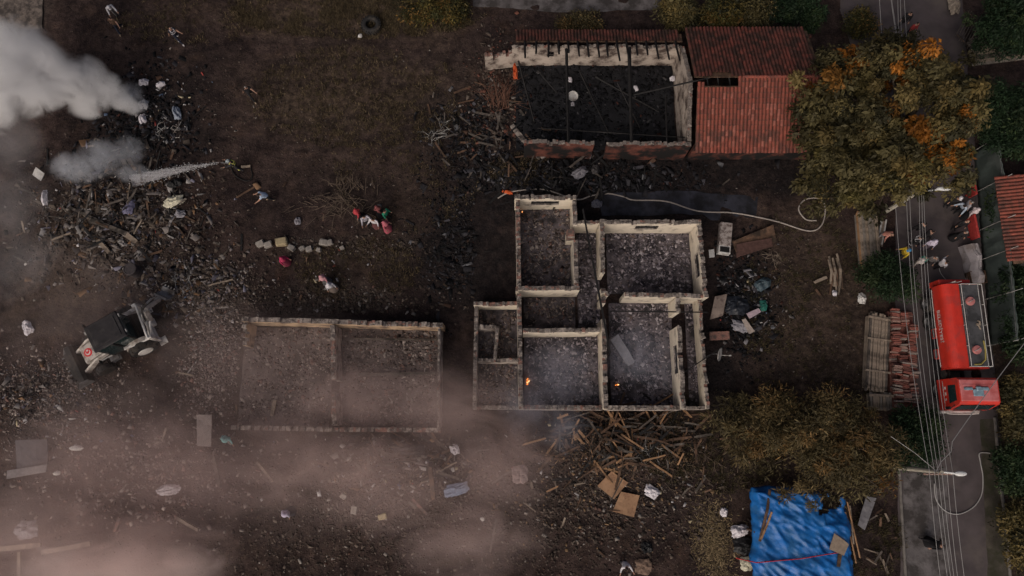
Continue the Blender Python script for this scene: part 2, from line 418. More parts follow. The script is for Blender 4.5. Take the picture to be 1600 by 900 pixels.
def ground_material():
    m, nt, b = nodes_of('dirt')
    N, L = nt.nodes.new, nt.links.new
    tc = N('ShaderNodeTexCoord')
    def noise(sc, det=8, rough=0.6, vec=None):
        n = N('ShaderNodeTexNoise'); n.inputs['Scale'].default_value = sc; n.inputs['Detail'].default_value = det; n.inputs['Roughness'].default_value = rough
        L(vec if vec is not None else tc.outputs['Object'], n.inputs['Vector']); return n.outputs['Fac']
    def ramp(f, a, b_, ca, cb):
        r = N('ShaderNodeValToRGB'); r.color_ramp.elements[0].position = a; r.color_ramp.elements[1].position = b_
        r.color_ramp.elements[0].color = tuple(ca) + (1,); r.color_ramp.elements[1].color = tuple(cb) + (1,); L(f, r.inputs['Fac']); return r.outputs['Color']
    def mix(f, a, b_):
        x = N('ShaderNodeMix'); x.data_type = 'RGBA'; L(f, x.inputs[0]); L(a, x.inputs[6]); L(b_, x.inputs[7]); return x.outputs[2]
    def math_(op, a, b_):
        x = N('ShaderNodeMath'); x.operation = op; x.use_clamp = True
        for i, q in enumerate((a, b_)):
            if isinstance(q, (int, float)): x.inputs[i].default_value = q
            else: L(q, x.inputs[i])
        return x.outputs[0]
    mp = N('ShaderNodeMapping'); mp.inputs['Scale'].default_value = (0.25, 2.2, 1); mp.inputs['Rotation'].default_value = (0, 0, R(-4))
    L(tc.outputs['Object'], mp.inputs['Vector'])
    base = ramp(noise(0.35, 10, 0.65), 0.40, 0.62, (0.017, 0.0115, 0.0125), (0.068, 0.047, 0.042))
    base = mix(math_('MULTIPLY', ramp(noise(1.0, 6, 0.6, mp.outputs['Vector']), 0.45, 0.65, (0, 0, 0), (1, 1, 1)), 0.5), base, ramp(noise(5, 4), .3, .7, (0.014, 0.0095, 0.010), (0.072, 0.050, 0.042)))
    speck = ramp(noise(13, 4, 0.75), 0.56, 0.68, (0, 0, 0), (1, 1, 1))
    base = mix(math_('MULTIPLY', speck, 0.8), base, ramp(noise(3, 2), .3, .7, (0.09, 0.066, 0.05), (0.14, 0.11, 0.09)))
    rust = ramp(noise(0.55, 9, 0.7), 0.52, 0.70, (0, 0, 0), (1, 1, 1))
    base = mix(math_('MULTIPLY', rust, 0.6), base, ramp(noise(6, 5, .7), .3, .7, (0.040, 0.025, 0.018), (0.108, 0.067, 0.046)))
    a = N('ShaderNodeAttribute'); a.attribute_name = 'zone'
    sp = N('ShaderNodeSeparateColor'); L(a.outputs['Color'], sp.inputs[0])
    brk = noise(2.2, 8, 0.7)
    def zmask(ch, k=1.0):
        t = math_('ADD', math_('MULTIPLY', sp.outputs[ch], 1.0), math_('MULTIPLY', math_('SUBTRACT', brk, 0.5), 0.0))
        s = N('ShaderNodeMath'); s.operation = 'MULTIPLY_ADD'; L(brk, s.inputs[0]); s.inputs[1].default_value = 1.6; s.inputs[2].default_value = -0.95
        u = N('ShaderNodeMath'); u.operation = 'ADD'; L(t, u.inputs[0]); L(s.outputs[0], u.inputs[1]); u.use_clamp = True
        return math_('MULTIPLY', u.outputs[0], k)
    grass = ramp(noise(3.2, 10, 0.8), 0.38, 0.66, (0.028, 0.021, 0.016), (0.165, 0.122, 0.088))
    out = mix(zmask(1, 0.85), base, grass)
    ash = ramp(noise(9, 6, 0.75), 0.35, 0.7, (0.040, 0.031, 0.028), (0.17, 0.14, 0.12))
    out = mix(zmask(2, 0.9), out, ash)
    out = mix(math_('MULTIPLY', a.outputs['Alpha'], 0.6), out, ramp(noise(11, 6, .7), .35, .7, (0.016, 0.0115, 0.012), (0.070, 0.052, 0.046)))
    soot_shadow = ramp(noise(8, 5, 0.7), 0.4, 0.75, (0.007, 0.0065, 0.0075), (0.032, 0.027, 0.027))
    out = mix(zmask(0, 0.96), out, soot_shadow)
    mm = N('ShaderNodeMix'); mm.data_type = 'RGBA'; mm.blend_type = 'MULTIPLY'; mm.inputs[0].default_value = 1.0
    L(out, mm.inputs[6]); L(ramp(noise(1.7, 12, 0.78), 0.36, 0.64, (0.42, 0.40, 0.42), (1.5, 1.45, 1.4)), mm.inputs[7]); out = mm.outputs[2]
    L(out, b.inputs['Base Color'])
    b.inputs['Roughness'].default_value = 0.95
    b.inputs['Specular IOR Level'].default_value = 0.15
    bp = N('ShaderNodeBump'); bp.inputs['Strength'].default_value = 1.0; bp.inputs['Distance'].default_value = 0.16
    L(noise(3.2, 12, 0.76), bp.inputs['Height']); L(bp.outputs['Normal'], b.inputs['Normal'])
    return m
gm.materials.append(ground_material())
tag(link('ground', gm), 'dark trampled earth of the burnt yards', 'ground', kind='structure')

def sheet(name, pts, z, m, label, cat):
    """flat structure from pixel corners, finely cut along its edge so that it looks worn"""
    w = [P(a, b) for a, b in pts]
    out = []
    for i, p in enumerate(w):
        q = w[(i + 1) % len(w)]
        n = max(1, int((q - p).length / 0.35))
        d = (q - p).normalized(); nrm = Vector((-d.y, d.x, 0))
        for k in range(n):
            t = p.lerp(q, k / n)
            out.append((t + nrm * (0.22 * (float(fbm(t.x * .9, t.y * .9, 55, 3)) - .5))).to_3d())
    me = bpy.data.meshes.new(name)
    bm_ = bmesh.new()
    f = bm_.faces.new([bm_.verts.new((v.x, v.y, z)) for v in out])
    if f.normal.z < 0 or f.calc_area() and (f.normal_update() or f.normal.z < 0): f.normal_flip()
    bmesh.ops.triangulate(bm_, faces=bm_.faces)
    bm_.to_mesh(me); bm_.free()
    me.materials.append(m)
    return tag(link(name, me), label, cat, kind='structure')

asphalt = mat('asphalt', (0.078, 0.064, 0.066), 0.9, 0.25, 0.8, bump=0.25, bscale=60, dirt=(0.105, 0.088, 0.082), dirt_amt=0.35, dirt_scale=0.5)
worn = mat('worn_concrete', (0.13, 0.118, 0.118), 0.92, 0.3, 1.2, bump=0.4, bscale=20, dirt=(0.05, 0.044, 0.042), dirt_amt=0.55, dirt_scale=0.9)
verge_m = mat('verge', (0.062, 0.053, 0.042), 0.95, 0.4, 1.5, bump=0.5, bscale=20, dirt=(0.035, 0.035, 0.02), dirt_amt=0.5, dirt_scale=0.8)
sheet('road', [(1290, -60), (1500, -60), (1515, 160), (1532, 300), (1545, 470), (1560, 660), (1585, 960), (1408, 960), (1402, 720), (1398, 560), (1400, 330), (1352, 150)], 0.006, asphalt, 'narrow dark asphalt lane on the right side', 'road')
sheet('concrete_apron', [(1412, 742), (1480, 730), (1487, 960), (1410, 960)], 0.011, worn, 'worn pale concrete strip along the lane', 'pavement')
sheet('verge', [(1531, 655), (1553, 655), (1583, 960), (1545, 960)], 0.012, verge_m, 'earthy verge along the lane edge', 'verge')
sheet('concrete_yard', [(735, -60), (1045, -60), (1032, 16), (870, 19), (740, 10)], 0.02, worn, 'grey concrete yard at the top edge', 'yard')
pav = mat('paving', (0.17, 0.14, 0.12), 0.95, 0.4, 5, bump=0.6, bscale=9, dirt=(0.06, 0.05, 0.045), dirt_amt=0.5, dirt_scale=2)
sheet('paving', [(-60, -60), (68, -60), (68, 48), (-60, 50)], 0.10, pav, 'pale rough paving in the top left corner', 'paving')
sheet('yard_slab', [(935, 302), (1060, 298), (1185, 308), (1180, 340), (1110, 345), (1098, 335), (940, 338)], 0.05, mat('slab_blue', (0.028, 0.029, 0.040), .8, .5, 1.2, bump=.4, bscale=14, dirt=(.010, .010, .013), dirt_amt=.5, dirt_scale=.9), 'dark bluish concrete slab between barn and house', 'slab')
# kerbs: real steps along both lane edges
def kerb(pts, label):
    w = [P(a, b, 0.0) for a, b in pts]
    b = MB()
    for i in range(len(w) - 1):
        d = w[i + 1] - w[i]
        b.box((w[i] + w[i + 1]) / 2 + Vector((0, 0, 0.05)), (0.14, d.length - 0.01, 0.14), (0, 0, math.atan2(-d.x, d.y)), bev=0.02)
    tag(b.build('kerb', M['concrete_dull'] if 'concrete_dull' in M else M['stone']), label, 'kerb', kind='structure')
M['concrete_dull'] = mat('concrete_dull', (0.17, 0.155, 0.14), 0.9, 0.25, 3)
kerb([(1553, 652), (1563, 760), (1571, 830), (1580, 930)], 'low concrete kerb on the right edge of the lane')
kerb([(1400, 700), (1405, 745), (1409, 820), (1416, 930)], 'thin pale kerb on the left edge of the lane')

# ------------------------------------------------------------------ loose pieces
def rot_mats(n, tilt):
    a, b_, c = rng.uniform(0, 2 * np.pi, n), rng.normal(0, tilt, n), rng.normal(0, tilt, n)
    ca, sa, cb, sb, cc, sc_ = np.cos(a), np.sin(a), np.cos(b_), np.sin(b_), np.cos(c), np.sin(c)
    Z = np.zeros(n); O = np.ones(n)
    Rz = np.stack([ca, -sa, Z, sa, ca, Z, Z, Z, O], -1).reshape(n, 3, 3)
    Rx = np.stack([O, Z, Z, Z, cb, -sb, Z, sb, cb], -1).reshape(n, 3, 3)
    Ry = np.stack([cc, Z, sc_, Z, O, Z, -sc_, Z, cc], -1).reshape(n, 3, 3)
    return Rz @ Rx @ Ry
CUBE = np.array([(-1, -1, -1), (1, -1, -1), (1, 1, -1), (-1, 1, -1), (-1, -1, 1), (1, -1, 1), (1, 1, 1), (-1, 1, 1)], float) * 0.5
CUBEF = np.array([(3, 2, 1, 0), (4, 5, 6, 7), (0, 1, 5, 4), (1, 2, 6, 5), (2, 3, 7, 6), (3, 0, 4, 7)])
def pick(pal, n, jitter=0.25):
    cs = np.array([c for c, w in pal], float); ws = np.array([w for c, w in pal], float)
    k = rng.choice(len(cs), n, p=ws / ws.sum())
    return cs[k] * rng.uniform(1 - jitter, 1 + jitter, (n, 1))
def shards(name, x, y, size, pal, label, cat='rubble', z=None, tilt=0.35, aspect=(1.0, 0.65, 0.13), parent=None):
    n = len(x)
    sc = size[0] + (size[1] - size[0]) * rng.random(n) ** 2.2
    asp = np.array(aspect) * rng.uniform(0.45, 1.5, (n, 3))
    v = CUBE[None] * rng.uniform(0.65, 1.25, (n, 8, 1)) * (sc[:, None] * asp)[:, None, :]
    v = np.einsum('nij,nkj->nki', rot_mats(n, tilt), v)
    zz = gz(x, y) if z is None else z
    v += np.stack([x, y, zz + sc * asp[:, 2] * 0.3], -1)[:, None, :]
    f = (CUBEF[None] + (np.arange(n) * 8)[:, None, None]).reshape(-1, 4)
    t = np.repeat(pick(pal, n), 6, 0)
    o = arr_mesh(name, v.reshape(-1, 3), f, t, M_SHARD, parent)
    return tag(o, label, cat, kind='stuff')

PAL_ROOM = [((0.045, 0.039, 0.046), 3.5), ((0.13, 0.112, 0.126), 4), ((0.25, 0.218, 0.236), 3.6), ((0.38, 0.34, 0.355), 1.7), ((0.13, 0.098, 0.09), 0.6)]
PAL_WARM = [((0.06, 0.047, 0.043), 3.5), ((0.14, 0.11, 0.10), 4.5), ((0.22, 0.182, 0.162), 3), ((0.34, 0.29, 0.26), 1.3), ((0.18, 0.108, 0.09), 1.3)]
PAL_SITE = [((0.045, 0.035, 0.029), 4), ((0.07, 0.053, 0.043), 5), ((0.12, 0.095, 0.078), 2.2), ((0.22, 0.195, 0.175), 0.7), ((0.085, 0.05, 0.04), 0.5)]
PAL_CHAR = [((0.005, 0.005, 0.006), 6), ((0.010, 0.010, 0.012), 4), ((0.022, 0.021, 0.025), 1.5), ((0.07, 0.068, 0.07), 0.3), ((0.05, 0.02, 0.015), 0.3)]

def room_floor(parent, name, corners, pal, label, dens=95, size=(0.05, 0.26), z=0.05, m='ash', heaps=0.25):
    """a room's floor slab with its own cover of broken tiles"""
    w = [P(a, b) for a, b in corners]
    xs, ys = [q.x for q in w], [q.y for q in w]
    x0, x1, y0, y1 = min(xs), max(xs), min(ys), max(ys)
    nx_, ny_ = int((x1 - x0) / 0.2) + 2, int((y1 - y0) / 0.2) + 2
    X, Y = np.meshgrid(np.linspace(x0, x1, nx_), np.linspace(y0, y1, ny_))
    def hz(x, y): return z + heaps * np.maximum(0, fbm(x * 0.9, y * 0.9, 77, 4) - 0.38) + 0.05 * fbm(x * 4, y * 4, 5, 2)
    b = MB()
    ii = np.arange(nx_ * ny_).reshape(ny_, nx_)
    b.v = [tuple(q) for q in np.stack([X.ravel(), Y.ravel(), hz(X.ravel(), Y.ravel())], -1)]
    b.f = [tuple(q) for q in np.stack([ii[:-1, :-1], ii[:-1, 1:], ii[1:, 1:], ii[1:, :-1]], -1).reshape(-1, 4)]
    b.m = [0] * len(b.f)
    b.build('floor', M[m], parent, smooth=True)
    n = int((x1 - x0) * (y1 - y0) * dens)
    x, y = rng.uniform(x0 + .1, x1 - .1, n), rng.uniform(y0 + .1, y1 - .1, n)
    keep = fbm(x * 1.3, y * 1.3, 91, 3) + rng.uniform(-.3, .3, n) > 0.36
    shards(name, x[keep], y[keep], size, pal, label, z=hz(x[keep], y[keep]))

# ------------------------------------------------------------------ walls
def wall(parent, a, b, h, th=0.27, mats=('plaster', 'brick_pale', 'brick', 'brick_dark'), openings=(), ragged=0.2, ext=(0.12, 0.12), seg=0.18, seed=0, hfun=None, z0=0.0, name='wall', frames=True):
    """a, b: pixels of the wall head's two ends; openings (t0, t1, z0, z1) along it; broken courses on top"""
    rnd = random.Random(seed * 31 + int(a[0] * 7 + b[1] * 3))
    A, B = P(a[0], a[1], h), P(b[0], b[1], h)
    A.z = B.z = 0
    d = (B - A).normalized()
    A, B = A - d * ext[0], B + d * ext[1]
    Ln = (B - A).length
    nrm = Vector((-d.y, d.x, 0)) * th / 2
    cuts = [0.0]
    while cuts[-1] < Ln - seg: cuts.append(cuts[-1] + seg * rnd.uniform(0.75, 1.3))
    cuts = [c for c in cuts if c < Ln - 0.06] + [Ln]
    ops = [(o[0] * Ln, o[1] * Ln, o[2], o[3]) for o in openings]
    for o in ops: cuts += [o[0], o[1]]
    cuts = sorted(set(round(c, 4) for c in cuts))
    segs, low = [], 0.0
    for i in range(len(cuts) - 1):
        mid = (cuts[i] + cuts[i + 1]) / 2
        low = low * 0.6 + (rnd.random() ** 3) * ragged * 1.6
        top = (hfun(mid / Ln) if hfun else h) - low * (1 if rnd.random() < 0.8 else 0.2) + rnd.uniform(-0.012, 0.012)
        iv = [(z0, top)]
        for o in ops:
            if o[0] - 1e-3 < mid < o[1] + 1e-3:
                iv = [(z0, o[2])] if o[2] > z0 + .02 else []
                if o[3] < top - 0.06: iv.append((o[3], top))
        segs.append((cuts[i], cuts[i + 1], iv))
    mb = MB()
    def quad(p, q, r_, s_, m_): mb.add([p, q, r_, s_], [(0, 1, 2, 3)], m_)
    def at_(t, side, z): return A + d * t + nrm * side + Vector((0, 0, z))
    def cover(iv, z): return any(lo < z < hi for lo, hi in iv)
    for i, (t0, t1, iv) in enumerate(segs):
        tm = rnd.choice((1, 1, 1, 1, 2, 3, 3)) if i % 1 == 0 else 1
        for lo, hi in iv:
            quad(at_(t0, 1, lo), at_(t1, 1, lo), at_(t1, 1, hi), at_(t0, 1, hi), 0)
            quad(at_(t0, -1, lo), at_(t1, -1, lo), at_(t1, -1, hi), at_(t0, -1, hi), 0)
            quad(at_(t0, 1, hi), at_(t1, 1, hi), at_(t1, -1, hi), at_(t0, -1, hi), tm if hi > 1.2 or len(iv) == 1 else 1)
            if lo > z0: quad(at_(t0, 1, lo), at_(t1, 1, lo), at_(t1, -1, lo), at_(t0, -1, lo), 1)
        for t, other in ((t0, segs[i - 1][2] if i else []), (t1, segs[i + 1][2] if i < len(segs) - 1 else [])):
            br = sorted(set([z for p_ in iv + other for z in p_]))
            for k in range(len(br) - 1):
                zm = (br[k] + br[k + 1]) / 2
                if cover(iv, zm) and not cover(other, zm):
                    quad(at_(t, 1, br[k]), at_(t, 1, br[k + 1]), at_(t, -1, br[k + 1]), at_(t, -1, br[k]), 1 if other else 0)
    o = mb.build(name, [M[k] for k in mats], parent)
    # loose brick courses sitting crooked on the head of the wall
    lb = MB()
    for (t0, t1, iv) in segs:
        if iv and rnd.random() < 0.5:
            c = at_((t0 + t1) / 2, rnd.uniform(-.8, .8), iv[-1][1] + 0.02)
            lb.box(c, (rnd.uniform(.10, .22), rnd.uniform(.09, .13), 0.075), (rnd.uniform(-.1, .1), rnd.uniform(-.1, .1), math.atan2(d.y, d.x) + rnd.uniform(-.5, .5)), mat=rnd.choice((0, 1, 1, 2)))
    if lb.v: tag(lb.build('broken_course', [M['brick'], M['brick_pale'], M['brick_dark']], o), kind='stuff')
    if frames:
        for (t0, t1, lo, hi) in ops:
            if lo < 0.4: continue
            f = MB()
            for (c, s_) in (((t0 + .03, (lo + hi) / 2), (.05, hi - lo)), ((t1 - .03, (lo + hi) / 2), (.05, hi - lo)), (((t0 + t1) / 2, lo + .03), (t1 - t0 - .12, .05)), (((t0 + t1) / 2, (lo + hi) / 2), (.04, hi - lo - .1))):
                f.box(at_(c[0], 0, c[1]), (s_[0], 0.07, s_[1]), (0, 0, math.atan2(d.y, d.x)))
            f.build('window_frame', M['char'], o)
    return o

# ---- the large roofless house
HH = 2.35
house = thing('burnt_house', 'large roofless burnt house with pale plastered rooms in the middle', 'house', (0, 0, 0))
W_ = lambda a, b, **k: wall(house, a, b, k.pop('h', HH), **k)
W_((807, 307), (898, 306), openings=[(0.27, 0.73, 1.0, 1.75)], seed=1, mats=('plaster', 'brick_pale', 'brick_pale', 'brick_dark'))
W_((809, 306), (811, 449), seed=2, ext=(-.14, .1), mats=('plaster', 'brick_pale', 'brick', 'brick'))
W_((898, 307), (901, 451), seed=3, ext=(-.14, -.14), openings=[(0.30, 0.47, 0.0, 3.0)], ragged=.2)
W_((809, 450), (903, 449), seed=4)
W_((811, 455), (814, 636), seed=5, ext=(-.14, .1), mats=('plaster', 'brick_pale', 'brick', 'brick_pale'))
W_((905, 346), (937, 346), seed=6, th=.2, ext=(.1, -.02))
W_((941, 345), (943, 455), seed=7, openings=[(.72, .93, 0, 3.0)], ragged=.14)
W_((943, 463), (947, 636), seed=8, ext=(.0, .1), openings=[(.06, .2, 0, 3.0)], ragged=.16)
W_((941, 346), (1093, 346), seed=9, ext=(-.14, .12), openings=[(.34, .58, 1.05, 1.85)], mats=('plaster', 'brick_pale', 'brick_pale', 'brick_dark'))
W_((1093, 347), (1104, 462), seed=10, ext=(-.14, .1), openings=[(.36, .68, .95, 1.85)])
W_((945, 459), (1104, 461), seed=11, ext=(-.02, -.14), openings=[(.03, .20, 0, 3.0)])
W_((1059, 462), (1069, 636), seed=12, ext=(-.14, .1), openings=[(.42, .68, 1.0, 1.9), (.13, .26, 0, 3.0)])
W_((1094, 464), (1107, 636), seed=13, ext=(-.14, .1), th=.2, h=1.7)
W_((814, 516), (941, 515), seed=14, ext=(-.14, -.14), ragged=.18)
W_((813, 636), (946, 637), seed=15, ext=(.1, -.14), ragged=.35, h=1.7, mats=('plaster_grey', 'brick_pale', 'brick_dark', 'brick'))
W_((947, 637), (1069, 637), seed=16, ext=(-.14, -.14), ragged=.2, h=2.0, mats=('plaster_grey', 'brick_pale', 'brick_pale', 'brick_dark'))
W_((1070, 637), (1107, 637), seed=17, ext=(-.14, -.1), ragged=.2, h=1.4, mats=('plaster_grey', 'brick_dark', 'brick_pale', 'brick_dark'), th=.2)
# annex on its west side, walls broken lower
g = ('plaster_grey', 'brick_pale', 'brick_pale', 'brick_dark')
W_((743, 474), (811, 474), seed=21, h=1.7, ext=(.12, -.14), mats=('plaster', 'brick', 'brick', 'brick_pale'), ragged=.2, th=.24)
W_((744, 475), (741, 636), seed=22, h=1.7, ext=(-.12, .1), mats=g, ragged=.2, th=.22)
W_((744, 510), (777, 510), seed=23, h=1.55, ext=(-.12, .1), mats=g, ragged=.2, th=.22)
W_((777, 511), (773, 562), seed=24, h=1.55, ext=(-.12, -.11), mats=g, ragged=.25, th=.2)
W_((743, 562), (813, 563), seed=25, h=1.5, ext=(-.12, -.15), mats=g, ragged=.2, th=.22)
W_((741, 636), (813, 637), seed=26, h=.9, ext=(-.1, -.15), mats=g, ragged=.5, th=.22)
for nm, cs, pal, lb in (
        ('a', [(812, 322), (895, 450)], PAL_WARM, 'broken tiles over the floor of the narrow north-west room'),
        ('b', [(900, 356), (938, 512)], PAL_ROOM, 'ash and tile rubble along the hallway of the burnt house'),
        ('c', [(818, 465), (899, 513)], PAL_WARM, 'brown tile rubble in the low room under the cream wall'),
        ('d', [(946, 362), (1083, 460)], PAL_ROOM, 'grey tile rubble in the north-east room of the burnt house'),
        ('e', [(819, 525), (938, 637)], PAL_ROOM, 'blackened rubble in the south-west room beside the small fire'),
        ('f', [(950, 474), (1055, 637)], PAL_ROOM, 'bluish black rubble in the south-east room of the burnt house'),
        ('g', [(1068, 472), (1094, 637)], PAL_ROOM, 'dark rubble in the narrow porch on the east side'),
        ('h', [(748, 484), (808, 637)], PAL_WARM, 'dusty brown rubble in the western annex rooms')):
    room_floor(house, 'rubble', cs, pal, lb)

# red brick chimney stub on the broken inner wall
b = MB()
c = P(893, 362, 2.2)
for k in range(6):
    b.box((c.x + random.uniform(-.03, .03), c.y + random.uniform(-.03, .03), 1.25 + .16 * k), (.55 - .03 * k, .62 - .05 * k, .15), (0, 0, random.uniform(-.08, .08)), mat=0 if k % 3 else 1)
b.box((c.x, c.y, .6), (.5, .55, 1.2), mat=2)
b.build('chimney_stub', [M['brick'], M['brick_pale'], M['plaster']], house)

# ---- the small two-room house
small = thing('small_ruin', 'small two-room roofless house with low grey walls', 'house', (0, 0, 0))
S_ = lambda a, b, **k: wall(small, a, b, k.pop('h', 1.9), **k)
M['plaster_tan'] = mat('plaster_tan', (0.55, 0.40, 0.26), 0.9, 0.25, 1.5, dirt=(0.16, 0.11, 0.085), dirt_amt=0.45, dirt_scale=0.9, bump=.2, bscale=12)
S_((380, 498), (688, 507), seed=31, mats=('plaster_tan', 'brick_pale', 'brick', 'brick_pale'), ragged=.22, th=.3)
S_((519, 503), (521, 668), seed=32, mats=('plaster_grey', 'brick_pale', 'brick', 'brick'), ragged=.2, ext=(-.2, -.14), openings=[(.55, .68, 0, 3)], th=.28)
S_((686, 508), (684, 671), seed=33, mats=('plaster_grey', 'brick_pale', 'brick_pale', 'brick_pale'), th=.14, ext=(-.16, -.1), ragged=.15)
S_((364, 668), (520, 671), seed=34, mats=('plaster_grey', 'brick_pale', 'brick_pale', 'brick_dark'), h=1.5, ragged=.4)
S_((520, 671), (686, 672), seed=35, mats=('brick', 'brick_pale', 'brick_pale', 'brick'), h=1.6, ragged=.25, ext=(-.14, .05))
S_((382, 499), (377, 538), seed=36, mats=('plaster_tan', 'brick_pale', 'brick', 'brick_pale'), ext=(-.16, 0), ragged=.5)
room_floor(small, 'rubble', [(385, 512), (515, 668)], PAL_WARM, 'broken tiles on the floor of the left room of the small ruin', heaps=.5, m='dust')
room_floor(small, 'rubble', [(536, 512), (682, 668)], PAL_WARM, 'dusty grey rubble on the floor of the right room of the small ruin', heaps=.25, m='dust')
# long fallen battens across its right room
for (a, b_, r_) in (((545, 529), (683, 531), .05), ((560, 585), (680, 583), .08), ((430, 625), (425, 650), .11)):
    q = MB(); p1, p2 = P(*a, .35), P(*b_, .35)
    q.box((p1 + p2) / 2, ((p2 - p1).length, r_ * 2, .1), (0, 0, math.atan2((p2 - p1).y, (p2 - p1).x)))
    tag(q.build('fallen_batten', M['wood_grey'] if r_ != .11 else M['wood_pale']), {.05: 'thin long batten fallen across the right room of the small ruin', .08: 'broad grey board fallen across the right room of the small ruin', .11: 'short pale board standing out in the left room of the small ruin'}[r_], 'batten')

# ---- the burnt barn with its tiled half
barn = thing('burnt_barn', 'burnt barn with charred rafters whose tiled half still stands', 'barn', (0, 0, 0))
B_ = lambda a, b, **k: wall(barn, a, b, k.pop('h', 2.5), **k)
EAVE, RIDGE = 2.6, 4.1
p0, p1 = P(1180, 48, EAVE), P(1180, 232, EAVE)
yN, yS = p0.y, p1.y
yR = (yN + yS) / 2
xW, xE = P(1090, 118, RIDGE).x, P(1285, 118, RIDGE).x
M['plaster_barn'] = mat('plaster_barn', (0.47, 0.40, 0.34), 0.9, 0.2, 2.0, dirt=(0.07, 0.05, 0.042), dirt_amt=0.55, dirt_scale=1.0, bump=.2, bscale=12)
B_((803, 71), (1064, 71), seed=41, mats=('plaster_barn', 'plaster_barn', 'brick_pale', 'plaster_barn'), ragged=.16, openings=[(.21, .25, 1.2, 1.9)], th=.24)
B_((760, 84), (801, 78), seed=42, mats=('plaster_barn', 'brick', 'brick', 'plaster_barn'), ragged=.6, h=2.0)
B_((822, 220), (1078, 224), seed=43, mats=('plaster_red', 'brick_dark', 'brick', 'brick_dark'), ragged=.2, openings=[(.42, .50, 0, 3)])
def gable(t): return 2.5 + 1.3 * max(0, 1 - abs(t - .46) * 2.1)
B_((1066, 71), (1078, 222), seed=44, mats=('plaster_barn', 'brick_dark', 'brick_dark', 'brick_dark'), ragged=.06, hfun=gable, ext=(-.14, -.14))
room_floor(barn, 'rubble', [(806, 95), (1056, 236)], PAL_CHAR, 'charcoal and black debris inside the burnt barn', dens=55, size=(.05, .34), m='blackfloor', heaps=.4)
xg = P(1072, 150, 2.5).x
b = MB()   # walls under the tiled half
b.box(((xg + xE) / 2 + .4, yN - .35, 1.28), (xE - xg - .2, .25, 2.56))
b.box(((xg + xE) / 2 + .4, yS + .45, 1.28), (xE - xg - .2, .25, 2.56))
b.box((xE - .3, yR, 1.28), (.25, yN - yS - 1.2, 2.56))
b.build('wall', M['plaster_red'], barn)
# rafters over the north wall, burnt off
nW = P(930, 71, 2.5).y
for k, px in enumerate((820, 838, 857, 873, 888, 903, 918, 934, 948, 964, 979, 994, 1010, 1025, 1041, 1056)):
    q = MB(); x = P(px, 71, 2.6).x
    Lr = random.uniform(.8, 1.6)
    q.tube([(x, nW + .75, 2.42), (x, nW, 2.62), (x + random.uniform(-.04, .04), nW - Lr, 2.62 + Lr * .42)], [.075, .075, .06], 4)
    q.build('rafter', M['char'], barn)
for (pa, za, pb, zb, r_) in (((885, 76), 2.7, (888, 222), 2.5, .10), ((983, 74), 2.8, (987, 222), 2.5, .13), ((1040, 150), 2.2, (1042, 222), 2.4, .06), ((990, 148), 3.4, (1110, 121), 3.9, .07), ((810, 95), 2.4, (835, 190), .5, .06), ((840, 110), 1.4, (870, 145), .9, .05), ((905, 110), 1.0, (950, 205), .5, .06), ((965, 130), 1.5, (1000, 200), .6, .05), ((840, 200), 1.5, (1075, 215), 2.0, .05), ((930, 120), .8, (1030, 175), .5, .06)):
    q = MB(); q.tube([P(pa[0], pa[1], za), P(pb[0], pb[1], zb)], [r_, r_ * .8], 4)
    q.build('beam', M['char'], barn)

